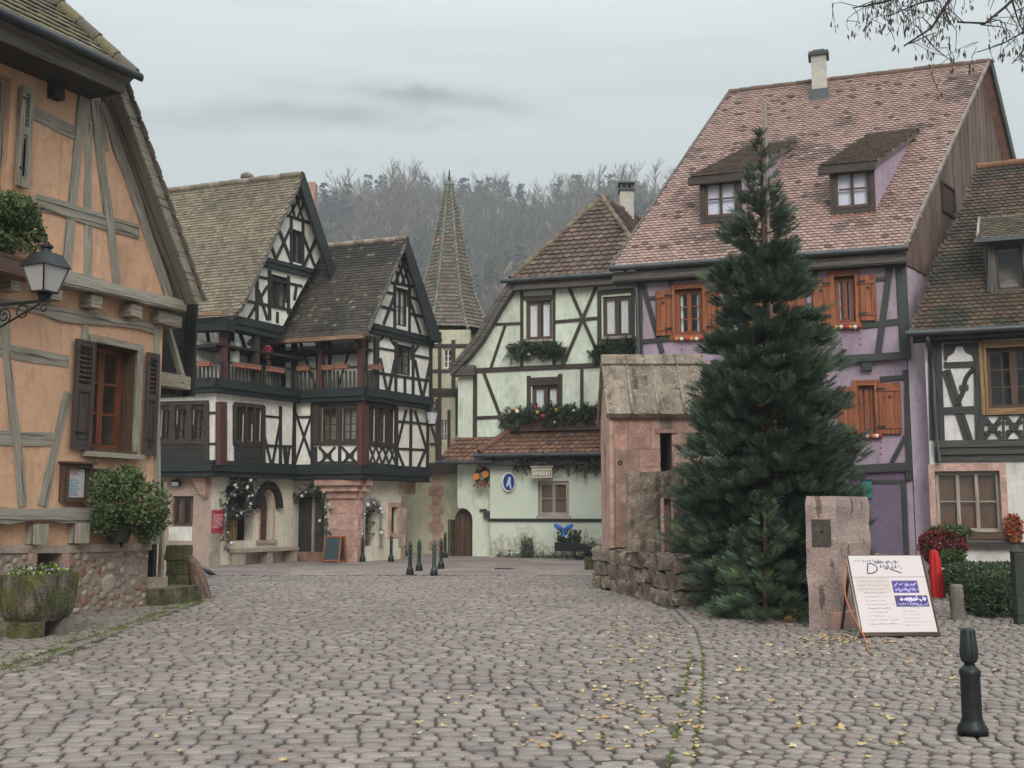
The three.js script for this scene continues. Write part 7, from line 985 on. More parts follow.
{ // mossy guard stones at the end of the orange house
  const t = thing('guard_stone', 'mossy stacked stones with a rounded red sandstone guard stone beside the doorway', 'guard stone', G(195, 599)), pl = wallPlane(G(167, 598), 8), q = (x, y) => pl.uv(x, y);
  for (const [x0, y0, x1, y1, w] of [[166, 575, 189, 599, 0.05], [166, 560, 188, 575, 0], [166, 545, 189, 560, 0.06]]) { const r = pl.rect(x0, y0, x1, y1); const g = new THREE.BoxGeometry(r[2] - r[0], r[3] - r[1] - 0.012, 0.5, 5, 3, 3), p = g.attributes.position; for (let i = 0; i < p.count; i++) { const n = 0.06 * (vnoise(p.getX(i) * 6 + y0, p.getY(i) * 6 + p.getZ(i) * 5, [999, 999], 3) - 0.5); p.setXYZ(i, p.getX(i) + n, p.getY(i) + n * 0.4, p.getZ(i) + n); } g.computeVertexNormals(); uvBox(g); g.translate((r[0] + r[2]) / 2, (r[1] + r[3]) / 2 + (y0 === 575 ? 0 : 0), -0.25 + w); part(t, 'mossy_block', g, M.moss, pl); }
  const lay = []; const P = [[210.5, 600, 189], [207.5, 588, 188], [204, 575, 187], [198, 564, 186], [190, 556, 185]]; const pos = [], idx = []; for (const [x1, y, x0] of P) { const a = q(x0, y), b = q(x1, y), c = (a[0] + b[0]) / 2, hw = (b[0] - a[0]) / 2; for (let i = 0; i < 12; i++) { const an = i / 12 * 6.283; pos.push(c + Math.cos(an) * hw, Math.max(-0.02, a[1]), -0.2 - Math.sin(an) * 0.28); } } for (let l = 0; l < 4; l++) for (let i = 0; i < 12; i++) { const a = l * 12 + i, c = l * 12 + (i + 1) % 12; idx.push(a, c, a + 12, c, c + 12, a + 12); } for (let i = 1; i < 11; i++) idx.push(48, 48 + i, 48 + i + 1); const g = new THREE.BufferGeometry(); g.setAttribute('position', new THREE.Float32BufferAttribute(pos, 3)); g.setIndex(idx); g.computeVertexNormals(); uvBox(g); const m = mat([0.58, 0.40, 0.33], TX.lichen, { rough: 1, bump: TX.stoneB, bs: 0.03, double: true }); part(t, 'rounded_stone', g, m, pl);
}
{ // crow on the paving
  const b = G(209, 578), t = thing('crow', 'black crow standing on the paving near the guard stone', 'bird', b), ax = V3(0.94, 0, 0.2).normalize();
  const sp = [[-0.21, 0.075, 0.006, 0.02], [-0.15, 0.09, 0.014, 0.03], [-0.08, 0.115, 0.04, 0.045], [0, 0.14, 0.062, 0.062], [0.07, 0.16, 0.058, 0.058], [0.12, 0.19, 0.035, 0.036], [0.145, 0.215, 0.03, 0.03], [0.175, 0.222, 0.026, 0.024], [0.195, 0.215, 0.011, 0.011], [0.235, 0.205, 0.003, 0.003]], pos = [], idx = [], N = 10, sd = V3(-ax.z, 0, ax.x);
  for (const [x, y, rv, rh] of sp) for (let i = 0; i < N; i++) { const a = i / N * 6.283, p = b.clone().addScaledVector(ax, -x).add(V3(0, y, 0)).addScaledVector(sd, Math.cos(a) * rh).add(V3(0, Math.sin(a) * rv, 0)); pos.push(p.x, p.y, p.z); } for (let l = 0; l < sp.length - 1; l++) for (let i = 0; i < N; i++) { const a = l * N + i, c = l * N + (i + 1) % N; idx.push(a, c, a + N, c, c + N, a + N); }
  const g = new THREE.BufferGeometry(); g.setAttribute('position', new THREE.Float32BufferAttribute(pos, 3)); g.setIndex(idx); g.computeVertexNormals(); uvBox(g); const m = mat([0.018, 0.019, 0.022], null, { rough: 0.5, double: true }); part(t, 'body', g, m); for (const s of [-1, 1]) part(t, 'leg', taperTube([b.clone().addScaledVector(sd, s * 0.025).add(V3(0, 0.1, 0)), b.clone().addScaledVector(sd, s * 0.028).addScaledVector(ax, 0.02).add(V3(0, 0.05, 0)), b.clone().addScaledVector(sd, s * 0.03).add(V3(0, 0.004, 0))], 0.007, 0.004, 4, 5), m);
}
// planters on the galleries of the timbered house
{
  const box = (pl, x0, x1, y, lab) => { const r = pl.rect(x0, y - 4.6, x1, y), t = thing('planter_box', lab, 'planter', pl.P((r[0] + r[2]) / 2, r[1], 0.1), 'terracotta planters on the gallery rails'); part(t, 'trough_body', [bx(r[0], r[1], r[2], r[3] - 0.04, 0.03, 0.2), bx(r[0] - 0.015, r[3] - 0.04, r[2] + 0.015, r[3], 0.02, 0.21)], M_TERRA, pl); };
  box(oRL1, 300, 312, 371.5, 'terracotta planter on the gallery rail beside the inner corner'); box(oRL1, 325, 336, 370.5, 'terracotta planter on the gallery rail next to the slim gallery post'); box(oRL1, 337, 350, 369.5, 'terracotta planter midway along the gallery rail of the small gable'); box(oRQ1, 368, 377, 370, 'terracotta planter on the rail round the red corner post'); box(oLL1, 202, 213, 367, 'terracotta planter on the street-side gallery rail of the big gable'); box(oLQ1, 231, 241, 368, 'terracotta planter beside the red post of the big gable gallery'); box(oLQ1, 242, 256, 369.5, 'long terracotta planter on the gallery below the big gable'); box(oLQ1, 265, 280, 372.5, 'terracotta planter near the inner end of the big gable gallery');
  const c = oLQ1.px(267, 351, -0.15), f = thing('pink_flower_basket', 'small pink hanging flower basket in the shaded gallery', 'flowers', c); leaves(f, 'blossoms', 160, 0.07, 1301, R => c.clone().add(V3((R() - 0.5) * 0.26, (R() - 0.5) * 0.26, (R() - 0.5) * 0.26)), R => lin(0.5, 0.03, 0.12), petalMat); part(f, 'cord', beamBetween(c, c.clone().add(V3(0, 0.55, 0)), 0.012, 0.012), M.iron); part(f, 'pot', new THREE.CylinderGeometry(0.13, 0.09, 0.14, 9).translate(c.x, c.y - 0.16, c.z), M_TERRA);
}
{ // street lantern at the corner of the timbered house
  const w = oRQ1.px(429, 408), p = oRQ1.px(432, 415, 0.35), t = thing('corner_lantern', 'black lantern with pale glass hanging at the timbered house corner', 'lantern', w);
  part(t, 'arm', beamBetween(w, p.clone().setY(p.y + 0.32), 0.03, 0.03), M.iron); part(t, 'cap', [new THREE.CylinderGeometry(0.05, 0.27, 0.2, 6).translate(p.x, p.y + 0.2, p.z), new THREE.SphereGeometry(0.05, 8, 6).translate(p.x, p.y + 0.33, p.z)], M.iron); part(t, 'glass_body', new THREE.CylinderGeometry(0.22, 0.13, 0.42, 6).translate(p.x, p.y - 0.1, p.z), mat([0.6, 0.62, 0.63], null, { rough: 0.3 })); part(t, 'base_ring', new THREE.CylinderGeometry(0.15, 0.1, 0.06, 6).translate(p.x, p.y - 0.33, p.z), M.iron);
}
// ground floor dressing of the timbered house
{
  const t = thing('stone_bench', 'pale stone bench on three blocks along the shop wall', 'bench', LQ.P(LQ.uv(255, 558)[0], 0, 0.3)), u0 = LQ.uv(228, 552)[0], u1 = LQ.uv(287, 552)[0];
  part(t, 'seat_slab', bx(u0, 0.36, u1, 0.46, 0.05, 0.5), M.paleStone, LQ); for (const k of [0.02, 0.47, 0.9]) part(t, 'block', bx(u0 + (u1 - u0) * k, -0.02, u0 + (u1 - u0) * (k + 0.09), 0.36, 0.1, 0.45), M.paleStone, LQ);
  const r = LL.rect(208.5, 509, 222, 533), po = thing('red_poster', 'red and white printed poster beside the shop window', 'poster', LQ.P(0.3, 1.0, 0.05)), cv = document.createElement('canvas'); cv.width = 96; cv.height = 128; const x = cv.getContext('2d'); x.fillStyle = '#b03a44'; x.fillRect(0, 0, 96, 128); const R = rng(8); x.strokeStyle = '#e6c8c8'; x.lineWidth = 3; for (let i = 0; i < 9; i++) { x.beginPath(); let q = 8; x.moveTo(q, 26 + i * 9); while (q < 86) { q += 6; x.lineTo(q, 26 + i * 9 + (R() - 0.5) * 9); } x.stroke(); } const tx = new THREE.CanvasTexture(cv); tx.colorSpace = THREE.SRGBColorSpace;
  const q0 = LQ.rect(210, 510, 222, 533); part(po, 'printed_sheet', bx(...q0, 0.062, 0.072), new THREE.MeshStandardMaterial({ map: tx, roughness: 0.7 }), LQ).geometry; { const g = po.children[0].geometry, uv = g.attributes.uv; const du = q0[2] - q0[0], dv = q0[3] - q0[1]; for (let i = 0; i < uv.count; i++) uv.setXY(i, (uv.getY(i) - q0[0]) / du, (uv.getX(i) - q0[1]) / dv); }
  const fl = LL.px(176, 483, 0.12), lp = thing('flood_lamp', 'small flood lamp under the jetty beside the orange house', 'lamp', fl); part(lp, 'housing', new THREE.BoxGeometry(0.24, 0.16, 0.14).rotateX(0.5).translate(fl.x, fl.y, fl.z), M.iron); part(lp, 'lens', new THREE.BoxGeometry(0.19, 0.12, 0.02).rotateX(0.5).translate(fl.x, fl.y - 0.03, fl.z + 0.08), mat([0.5, 0.55, 0.6], null, { rough: 0.2 })); part(lp, 'bracket', beamBetween(fl, LL.px(176, 478, 0.0), 0.03, 0.03), M.iron);
}
function garland(name, label, pts, n, rad, seed, baubles, tone = [0.045, 0.065, 0.04], size = 0.13) {
  const t = thing(name, label, 'garland', pts[0]), cv = new THREE.CatmullRomCurve3(pts), R = rng(seed), mt = [], cl = []; for (let i = 0; i < n; i++) { const p = cv.getPoint(R()), d = V3(R() - 0.5, R() - 0.62, R() - 0.5).normalize(), s = size * (0.6 + 0.8 * R()), q = new THREE.Quaternion().setFromUnitVectors(UPV, d); p.add(V3((R() - 0.5) * rad, (R() - 0.5) * rad, (R() - 0.5) * rad)); mt.push(new THREE.Matrix4().compose(p, q, V3(s, s, s))); const k = 0.6 + 0.8 * R(); cl.push(lin(tone[0] * k, tone[1] * k, tone[2] * k)); }
  stuff(t, 'fir_sprigs', twigGeo, needleMat, mt, cl); part(t, 'willow_core', tube(pts, 0.035, 24, 6), M.greyWood);
  (baubles || []).forEach(([k, m, r], i) => { const p = cv.getPoint(k); p.add(V3((R() - 0.5) * rad * 1.1, (R() - 0.5) * rad * 1.2, rad * (0.2 + 0.3 * R()))); part(t, 'bauble', ball(p, r || 0.06), m); });
  return t;
}
{
  const B = (n, set) => { const R = rng(n * 7); return Array.from({ length: n }, (_, i) => [(i + 0.5) / n, set[Math.floor(R() * set.length)], 0.028 + 0.035 * R()]); }, W = [M_WHITE, M_WHITE, mat([0.35, 0.36, 0.38], null, { rough: 0.25, metal: 0.6 })];
  garland('door_garland', 'fir garland with white baubles framing the dark shop door', [RL.px(294, 500, 0.12), RL.px(299, 493, 0.15), RL.px(310, 490, 0.16), RL.px(321, 492, 0.15), RL.px(325, 503, 0.12), RL.px(325, 520, 0.12), RL.px(325, 540, 0.12)], 260, 0.3, 1401, B(11, W));
  garland('shop_window_garland', 'dark garland of fir, ribbons and silver baubles round the shop display', [LQ.px(227, 548, 0.1), LQ.px(226, 520, 0.1), LQ.px(228, 500, 0.12), LQ.px(238, 488, 0.15), LQ.px(250, 492, 0.14), LQ.px(254, 505, 0.12)], 300, 0.36, 1411, B(12, W), [0.03, 0.04, 0.035]);
  garland('shop_swag', 'fir swag with silver ribbons across the middle of the shop display', [LQ.px(228, 508, 0.1), LQ.px(240, 512, 0.16), LQ.px(252, 509, 0.1)], 150, 0.34, 1421, B(6, W), [0.03, 0.04, 0.04]);
  garland('eave_greenery', 'dark evergreen bunch fixed under the jetty above the shop display', [LQ.px(232, 480, 0.2), LQ.px(244, 482, 0.25), LQ.px(256, 480, 0.2)], 150, 0.4, 1431, B(5, W), [0.035, 0.05, 0.035]);
  const A = []; for (let i = 0; i <= 8; i++) { const a = Math.PI * i / 8; A.push([372.5 - Math.cos(a) * 8, 512 - Math.sin(a) * 11]); } garland('arched_window_garland', 'frosted white garland around the small arched window', [[364.5, 547], [364.3, 528], ...A, [380.7, 530], [380.8, 546]].map(([x, y]) => RQ.px(x, y, 0.08)), 230, 0.16, 1441, B(9, W), [0.30, 0.31, 0.31], 0.1);
  const s = LQ.rect(229, 520, 243, 540), c = thing('shop_display', 'warm wooden display chest inside the decorated shop window', 'chest', LQ.P((s[0] + s[2]) / 2, s[1], -0.4)); part(c, 'chest_body', bx(s[0], s[1] - 0.1, s[2], s[3], -0.55, -0.25), M.oak, LQ); part(c, 'chest_lid', bx(s[0] - 0.04, s[3], s[2] + 0.04, s[3] + 0.06, -0.58, -0.22), M.brownWood, LQ);
}
{ // chalkboard
  const b = G(331, 563), pl = wallPlane(b, -8), t = thing('chalkboard', 'orange-framed chalkboard easel standing by the shop door', 'chalkboard', b), f = 0.05, w = 0.55, h = 0.82;
  for (const [tilt, off, m] of [[-0.2, 0, mat([0.035, 0.075, 0.085], TX.speck, { rough: 0.7 })], [0.2, -0.36, mat([0.03, 0.06, 0.07], TX.speck)]]) { const R4 = new THREE.Matrix4().makeRotationX(tilt), bk = g => { g.applyMatrix4(R4); g.translate(off ? 0.1 : 0, 0.0, off); return g; }; part(t, 'board', bk(bx(-w / 2 + f, 0.1, w / 2 - f, h - f, -0.01, 0.01)), m, pl); part(t, 'frame', [bx(-w / 2, 0, -w / 2 + f, h, -0.02, 0.02), bx(w / 2 - f, 0, w / 2, h, -0.02, 0.02), bx(-w / 2 + f, 0.05, w / 2 - f, 0.1, -0.018, 0.018), bx(-w / 2 + f, h - f, w / 2 - f, h, -0.018, 0.018)].map(bk), M.shutterOrange2, pl); }
  const b2 = G(352, 561), p2 = wallPlane(b2, -8), t2 = thing('folding_trestle', 'thin crossed wooden trestle beside the sandstone pier', 'trestle', b2); for (const [a, c] of [[[-0.28, 0.02], [0.28, 0.55]], [[-0.28, 0.55], [0.28, 0.02]], [[-0.28, 0.57], [0.28, 0.57]]]) part(t2, 'bar', beamBetween(p2.P(...a, 0), p2.P(...c, 0), 0.03, 0.03), M.brownWood); for (const s of [-0.29, 0.29]) part(t2, 'leg', beamBetween(p2.P(s, 0, 0.02), p2.P(s, 0.6, 0.02), 0.03, 0.03), M.brownWood);
}
// bollards
{
  const lathe = (h, k = 1) => new THREE.LatheGeometry([[0, 0], [0.085, 0], [0.085, 0.16], [0.065, 0.18], [0.05, 0.22], [0.045, h * 0.72], [0.06, h * 0.74], [0.06, h * 0.77], [0.042, h * 0.8], [0.05, h * 0.86], [0.05, h * 0.9], [0.03, h * 0.94], [0.036, h * 0.97], [0.02, h], [0, h]].map(p => new THREE.Vector2(p[0] * k, p[1])), 12);
  const list = [[362.5, 562, 'iron bollard in front of the arched window'], [391, 562, 'iron bollard below the small framed window of the timbered house'], [405, 556, 'iron bollard at the pale quoined corner of the timbered house'], [410, 575, 'green-black iron bollard standing foremost on the lane side of the row'], [419, 571, 'iron bollard just behind the foremost lane-side one'], [434, 575.5, 'grey-green iron bollard foremost in the row before the arched door'], [441, 569, 'black iron bollard with dark foot behind the grey-green one'], [445, 558, 'iron bollard closest to the red quoins and arched door']];
  list.forEach(([x, y, lab], i) => { const b = G(x, y), h = [0.78, 0.82, 0.75, 0.82, 0.82, 0.84, 0.82, 0.86][i], t = thing('bollard', lab, 'bollard', b, 'iron bollards in front of the lane'); const g = lathe(h, 1.0); uvBox(g); g.translate(b.x, 0, b.z); part(t, 'shaft', g, i === 5 ? mat([0.075, 0.10, 0.10], TX.speck, { rough: 0.5, metal: 0.2 }) : M.greenIron); const r = new THREE.CylinderGeometry(0.095, 0.1, 0.09, 12).translate(b.x, 0.045, b.z); part(t, 'foot', r, M.iron); });
  // near bollard with fluted head
  const b = G(973, 735), t = thing('fluted_bollard', 'black cast iron bollard with fluted bud-shaped head', 'bollard', b), H = atDepth(973, 628, -b.z).y;
  const s = new THREE.LatheGeometry([[0, 0], [0.105, 0], [0.105, 0.05], [0.085, 0.08], [0.07, 0.12], [0.068, H - 0.34], [0.074, H - 0.33], [0.074, H - 0.30], [0.062, H - 0.285], [0.042, H - 0.265], [0.034, H - 0.25], [0, H - 0.25]].map(p => new THREE.Vector2(...p)), 20); uvBox(s); s.translate(b.x, 0, b.z); part(t, 'shaft', s, M.iron);
  const hd = new THREE.LatheGeometry([[0.034, 0], [0.054, 0.015], [0.064, 0.045], [0.064, 0.09], [0.058, 0.16], [0.05, 0.235], [0.04, 0.25], [0, 0.25]].map(p => new THREE.Vector2(...p)), 48), p = hd.attributes.position; for (let i = 0; i < p.count; i++) { const x = p.getX(i), z = p.getZ(i), a = Math.atan2(z, x), k = 0.86 + 0.16 * Math.sqrt(Math.abs(Math.cos(a * 3))); p.setX(i, x * k); p.setZ(i, z * k); } hd.computeVertexNormals(); uvBox(hd); hd.translate(b.x, H - 0.25, b.z); part(t, 'fluted_head', hd, M.greenIron);
  const b2 = G(958, 619), t2 = thing('stump_bollard', 'short weathered grey stone stump beside the hedge', 'bollard', b2), g = new THREE.CylinderGeometry(0.095, 0.11, 0.48, 10, 4), q = g.attributes.position; for (let i = 0; i < q.count; i++) { const n = 0.02 * (vnoise(q.getX(i) * 20 + 5, q.getY(i) * 9 + q.getZ(i) * 20, [999, 999], 4) - 0.5); q.setX(i, q.getX(i) + n); q.setZ(i, q.getZ(i) + n); } g.computeVertexNormals(); uvBox(g); g.translate(b2.x, 0.23, b2.z); part(t2, 'stump', g, mat([0.26, 0.24, 0.20], TX.stone, { bump: TX.stoneB, bs: 0.01 })); part(t2, 'worn_cap', new THREE.CylinderGeometry(0.075, 0.097, 0.035, 10).translate(b2.x, 0.487, b2.z), mat([0.3, 0.28, 0.24], TX.stone));
  const b3 = G(1021, 624), t3 = thing('timber_post', 'dark square timber post at the end of the hedge', 'post', b3); part(t3, 'post_shaft', new THREE.BoxGeometry(0.14, 1.02, 0.14).translate(b3.x, 0.5, b3.z), M.greenBlack); part(t3, 'post_cap', new THREE.CylinderGeometry(0.02, 0.12, 0.1, 4).rotateY(0.785).translate(b3.x, 1.06, b3.z), M.greenBlack);
}
{ // event board leaning on its frame
  const a = G(862, 637.5), b = G(938.5, 637), t = thing('event_board', 'white event poster board with purple boxes leaning on a frame', 'sign board', a.clone().lerp(b, 0.5)), W = a.distanceTo(b), back = 0.42, hV = atDepth(886, 556, -a.z + back).y, pl = new Plane(a.clone().setY(0.03), b.clone().sub(a), V3(-0.13, hV, -back)), Hh = Math.hypot(hV, back, 0.13) - 0.03;
  const cv = document.createElement('canvas'); cv.width = 640; cv.height = 680; const x = cv.getContext('2d'), R = rng(12); x.fillStyle = '#d6cac8'; x.fillRect(0, 0, 640, 680); x.fillStyle = '#cdbfb9'; x.fillRect(20, 200, 300, 130); for (let i = 0; i < 300; i++) { x.fillStyle = `rgba(${190 + R() * 40},${180 + R() * 40},${180 + R() * 40},0.25)`; x.fillRect(R() * 640, R() * 680, 30 * R(), 20 * R()); }
  const scr = (x0, y0, x1, h, c, lw) => { x.strokeStyle = c; x.lineWidth = lw; x.beginPath(); let q = x0; x.moveTo(q, y0); while (q < x1) { if (R() < 0.13) { q += 12; x.moveTo(q, y0); } const q2 = q + 5 + 6 * R(); x.quadraticCurveTo((q + q2) / 2, y0 + (R() - 0.5) * h * 2.2, q2, y0 + (R() - 0.5) * h); q = q2; } x.stroke(); };
  scr(40, 50, 220, 22, '#8d8790', 5); scr(220, 60, 420, 26, '#5a5560', 7); x.strokeStyle = '#4b4458'; x.lineWidth = 11; x.beginPath(); x.moveTo(160, 70); x.lineTo(140, 160); x.moveTo(140, 162); x.bezierCurveTo(260, 170, 260, 70, 165, 72); x.stroke(); scr(260, 105, 430, 40, '#5a5366', 7); x.lineWidth = 12; x.beginPath(); x.moveTo(340, 120); x.lineTo(440, 160); x.stroke();
  x.strokeStyle = '#85808a'; x.lineWidth = 5; x.beginPath(); x.moveTo(0, 196); x.lineTo(640, 194); x.stroke();
  for (let i = 0; i < 12; i++) { const y = 235 + i * 34; scr(30 + (i > 2 ? 40 : 0) + R() * 10, y, 240 + R() * 90, 9, i % 4 === 3 ? '#6d6674' : '#9b949c', 4); } for (let i = 0; i < 6; i++) scr(370 + R() * 20, 470 + i * 30, 480 + R() * 110, 7, '#a49ca4', 4);
  x.fillStyle = '#4c3c86'; x.fillRect(335, 228, 225, 110); x.fillStyle = '#43346f'; x.fillRect(335, 360, 285, 100); scr(355, 265, 540, 28, '#b9afd8', 7); scr(355, 310, 550, 26, '#a99fd0', 8); scr(380, 392, 600, 26, '#d6d0e8', 11); scr(345, 438, 610, 20, '#a79dcc', 7);
  const tex = new THREE.CanvasTexture(cv); tex.colorSpace = THREE.SRGBColorSpace; tex.magFilter = THREE.LinearFilter; const g = new THREE.PlaneGeometry(W - 0.02, Hh - 0.04).translate(W / 2, Hh / 2 + 0.01, 0.016); part(t, 'printed_panel', g, new THREE.MeshStandardMaterial({ map: tex, roughness: 0.55 }), pl);
  part(t, 'backing_board', bx(0, 0, W, Hh, -0.012, 0.012), M.brownWood, pl); part(t, 'bottom_rail', bx(-0.02, -0.02, W + 0.02, 0.02, -0.02, 0.03), M.brownWood, pl); part(t, 'side_rail', bx(-0.025, 0.02, -0.003, Hh, -0.025, 0.02), M.paleFrame, pl); part(t, 'side_rail', bx(W + 0.003, 0.02, W + 0.018, Hh, -0.025, 0.02), M.brownWood, pl);
  const top = pl.P(W / 2, Hh, 0); for (const s of [0.06, W - 0.06]) part(t, 'rear_leg', beamBetween(pl.P(s, Hh - 0.02, -0.03), pl.P(s, 0, 0).add(V3(-0.05, 0, -0.85)).setY(0.012), 0.03, 0.03), M.brownWood);
  part(t, 'orange_cord', tube([pl.P(-0.02, Hh * 0.96, 0.02), pl.P(-0.08, Hh * 0.75, 0.02), pl.P(-0.13, Hh * 0.45, 0.03), pl.P(-0.08, Hh * 0.2, 0.05), pl.P(-0.01, 0.0, 0.06), G(867, 648).setY(0.014), G(870, 655).setY(0.014)], 0.009, 40, 6), mat([0.5, 0.15, 0.05], null, { rough: 0.6 }));
}
// plants by the right-hand house
{
  const hedge = (name, label, c, r, n, seed) => { const t = thing(name, label, 'hedge', c.clone().setY(0)); const core = new THREE.SphereGeometry(1, 16, 10).scale(r[0] * 0.86, r[1] * 0.86, r[2] * 0.86).translate(c.x, c.y, c.z); const at = R => { let x = R() * 2 - 1, y = R() * 2 - 1, z = R() * 2 - 1; const f = Math.floor(R() * 3), s = R() < 0.5 ? -1 : 1; if (f === 0) x = s; if (f === 1) y = s; if (f === 2) z = s; const l = Math.pow(Math.abs(x) ** 5 + Math.abs(y) ** 5 + Math.abs(z) ** 5, 1 / 5), k = (0.9 + 0.12 * R()) * (0.95 + 0.1 * vnoise(x * 4 + seed, y * 4 + z * 4, [999, 999], 5)) / l; const p = V3(c.x + x * k * r[0], c.y + y * k * r[1], c.z + z * k * r[2]); return p.y < 0.02 ? null : p; }; part(t, 'dark_core', core, mat([0.02, 0.025, 0.015], null, { rough: 1 })); leaves(t, 'foliage', n, 0.045, seed, at, R => { const k = 0.55 + 0.9 * R(); return lin(0.065 * k, 0.095 * k, 0.04 * k); }); };  // solid near-black core under the leaves, inner shade of the hedge as colour
  const h1 = G(992, 603); hedge('box_hedge', 'clipped green box hedge in front of the right-hand window', V3(h1.x + 0.32, 0.31, h1.z - 0.5), [0.8, 0.34, 0.5], 11000, 1501); const h2 = G(1012, 618); hedge('low_hedge', 'rounded low green hedge bulging over the path', V3(h2.x + 0.15, 0.3, h2.z - 0.35), [0.62, 0.34, 0.45], 7500, 1511); hedge('far_hedge', 'clipped hedge continuing behind the timber post', V3(h1.x + 2.0, 0.31, h1.z - 0.45), [0.95, 0.35, 0.5], 7000, 1521);
  const s = G(945, 592), t = thing('red_shrub', 'red-leaved shrub mixed with green in a dark tub', 'shrub', s.clone()); part(t, 'tub', new THREE.CylinderGeometry(0.3, 0.22, 0.42, 14).translate(s.x, 0.21, s.z), M.brownBlack);
  leaves(t, 'red_foliage', 3800, 0.06, 1531, R => { const a = R() * 6.28, z = R() * 2 - 1, k = Math.cbrt(R() * 0.7 + 0.3), q = Math.sqrt(1 - z * z); return V3(s.x + 0.46 * k * q * Math.cos(a), 0.86 + 0.40 * k * z, s.z + 0.4 * k * q * Math.sin(a)); }, R => { const k = 0.5 + R(); return R() < 0.72 ? lin(0.22 * k, 0.016 * k, 0.02 * k) : lin(0.05 * k, 0.06 * k, 0.03 * k); });
  leaves(t, 'green_foliage', 2200, 0.06, 1541, R => { const a = R() * 6.28, z = R() * 2 - 1, k = Math.cbrt(R()), q = Math.sqrt(1 - z * z), top = R() < 0.5; return top ? V3(s.x + 0.18 + 0.42 * k * q * Math.cos(a), 1.16 + 0.14 * k * z, s.z + 0.3 * k * q * Math.sin(a)) : V3(s.x + 0.02 + 0.25 * k * q * Math.cos(a), 0.66 + 0.18 * k * z, s.z + 0.4 + 0.12 * k * q * Math.sin(a)); }, greenLeaf);
  leaves(t, 'low_red_leaves', 700, 0.06, 1551, R => V3(s.x + 0.22 + 0.15 * (R() - 0.5), 0.2 + 0.4 * R(), s.z + 0.3 + 0.15 * (R() - 0.5)), R => lin(0.3 + 0.1 * R(), 0.06, 0.03));
  const o = G(1015, 583).clone(); const RWp = wallPlane(G(934, 583), -20), oc = RWp.px(1014, 532, 0.1); const t2 = thing('orange_shrub', 'orange-red potted plant on the ledge under the window', 'shrub', oc.clone()); part(t2, 'pot', new THREE.CylinderGeometry(0.12, 0.09, 0.2, 10).translate(oc.x, RWp.rect(966, 542, 1030, 548)[3] + 0.1, oc.z), M_TERRA); leaves(t2, 'foliage', 900, 0.06, 1561, R => { const a = R() * 6.28, z = R() * 2 - 1, k = Math.cbrt(R()), q = Math.sqrt(1 - z * z); return V3(oc.x + 0.2 * k * q * Math.cos(a), oc.y + 0.04 + 0.34 * k * z, oc.z + 0.15 * k * q * Math.sin(a)); }, R => R() < 0.75 ? lin(0.42, 0.08, 0.025) : lin(0.1, 0.1, 0.03));
  const f0 = G(939, 598), f = thing('red_banner', 'folded red cloth banner standing behind the event board', 'banner', f0), pr = [[0.13, 0.01], [0.135, 0.2], [0.12, 0.45], [0.10, 0.7], [0.07, 0.84], [0.02, 0.88]], gl = new THREE.LatheGeometry(pr.map(p => new THREE.Vector2(...p)), 40), gp = gl.attributes.position; for (let i = 0; i < gp.count; i++) { const a = Math.atan2(gp.getZ(i), gp.getX(i)), k = 0.8 + 0.2 * Math.sin(a * 7 + gp.getY(i) * 3); gp.setX(i, gp.getX(i) * k - 0.06 * gp.getY(i)); gp.setZ(i, gp.getZ(i) * k); } gl.computeVertexNormals(); gl.translate(f0.x, 0, f0.z); part(f, 'cloth', gl, mat([0.6, 0.02, 0.02], null, { rough: 0.8, double: true })); part(f, 'pole', beamBetween(f0.clone(), f0.clone().add(V3(-0.06, 0.98, 0)), 0.025, 0.025), M.iron);
  const ts = PF.px(867, 489, 0.05), tt = thing('teal_sign', 'small teal sign on the dark purple wall behind the fir', 'sign', ts); part(tt, 'sign_plate', bx(...PF.rect(862, 480, 872, 498), 0.01, 0.035), mat([0.03, 0.22, 0.25], TX.speck, { rough: 0.5 }), PF); part(tt, 'sign_rim', bx(...PF.rect(861.4, 479.4, 872.6, 480.4), 0.01, 0.05), M.iron, PF);
}
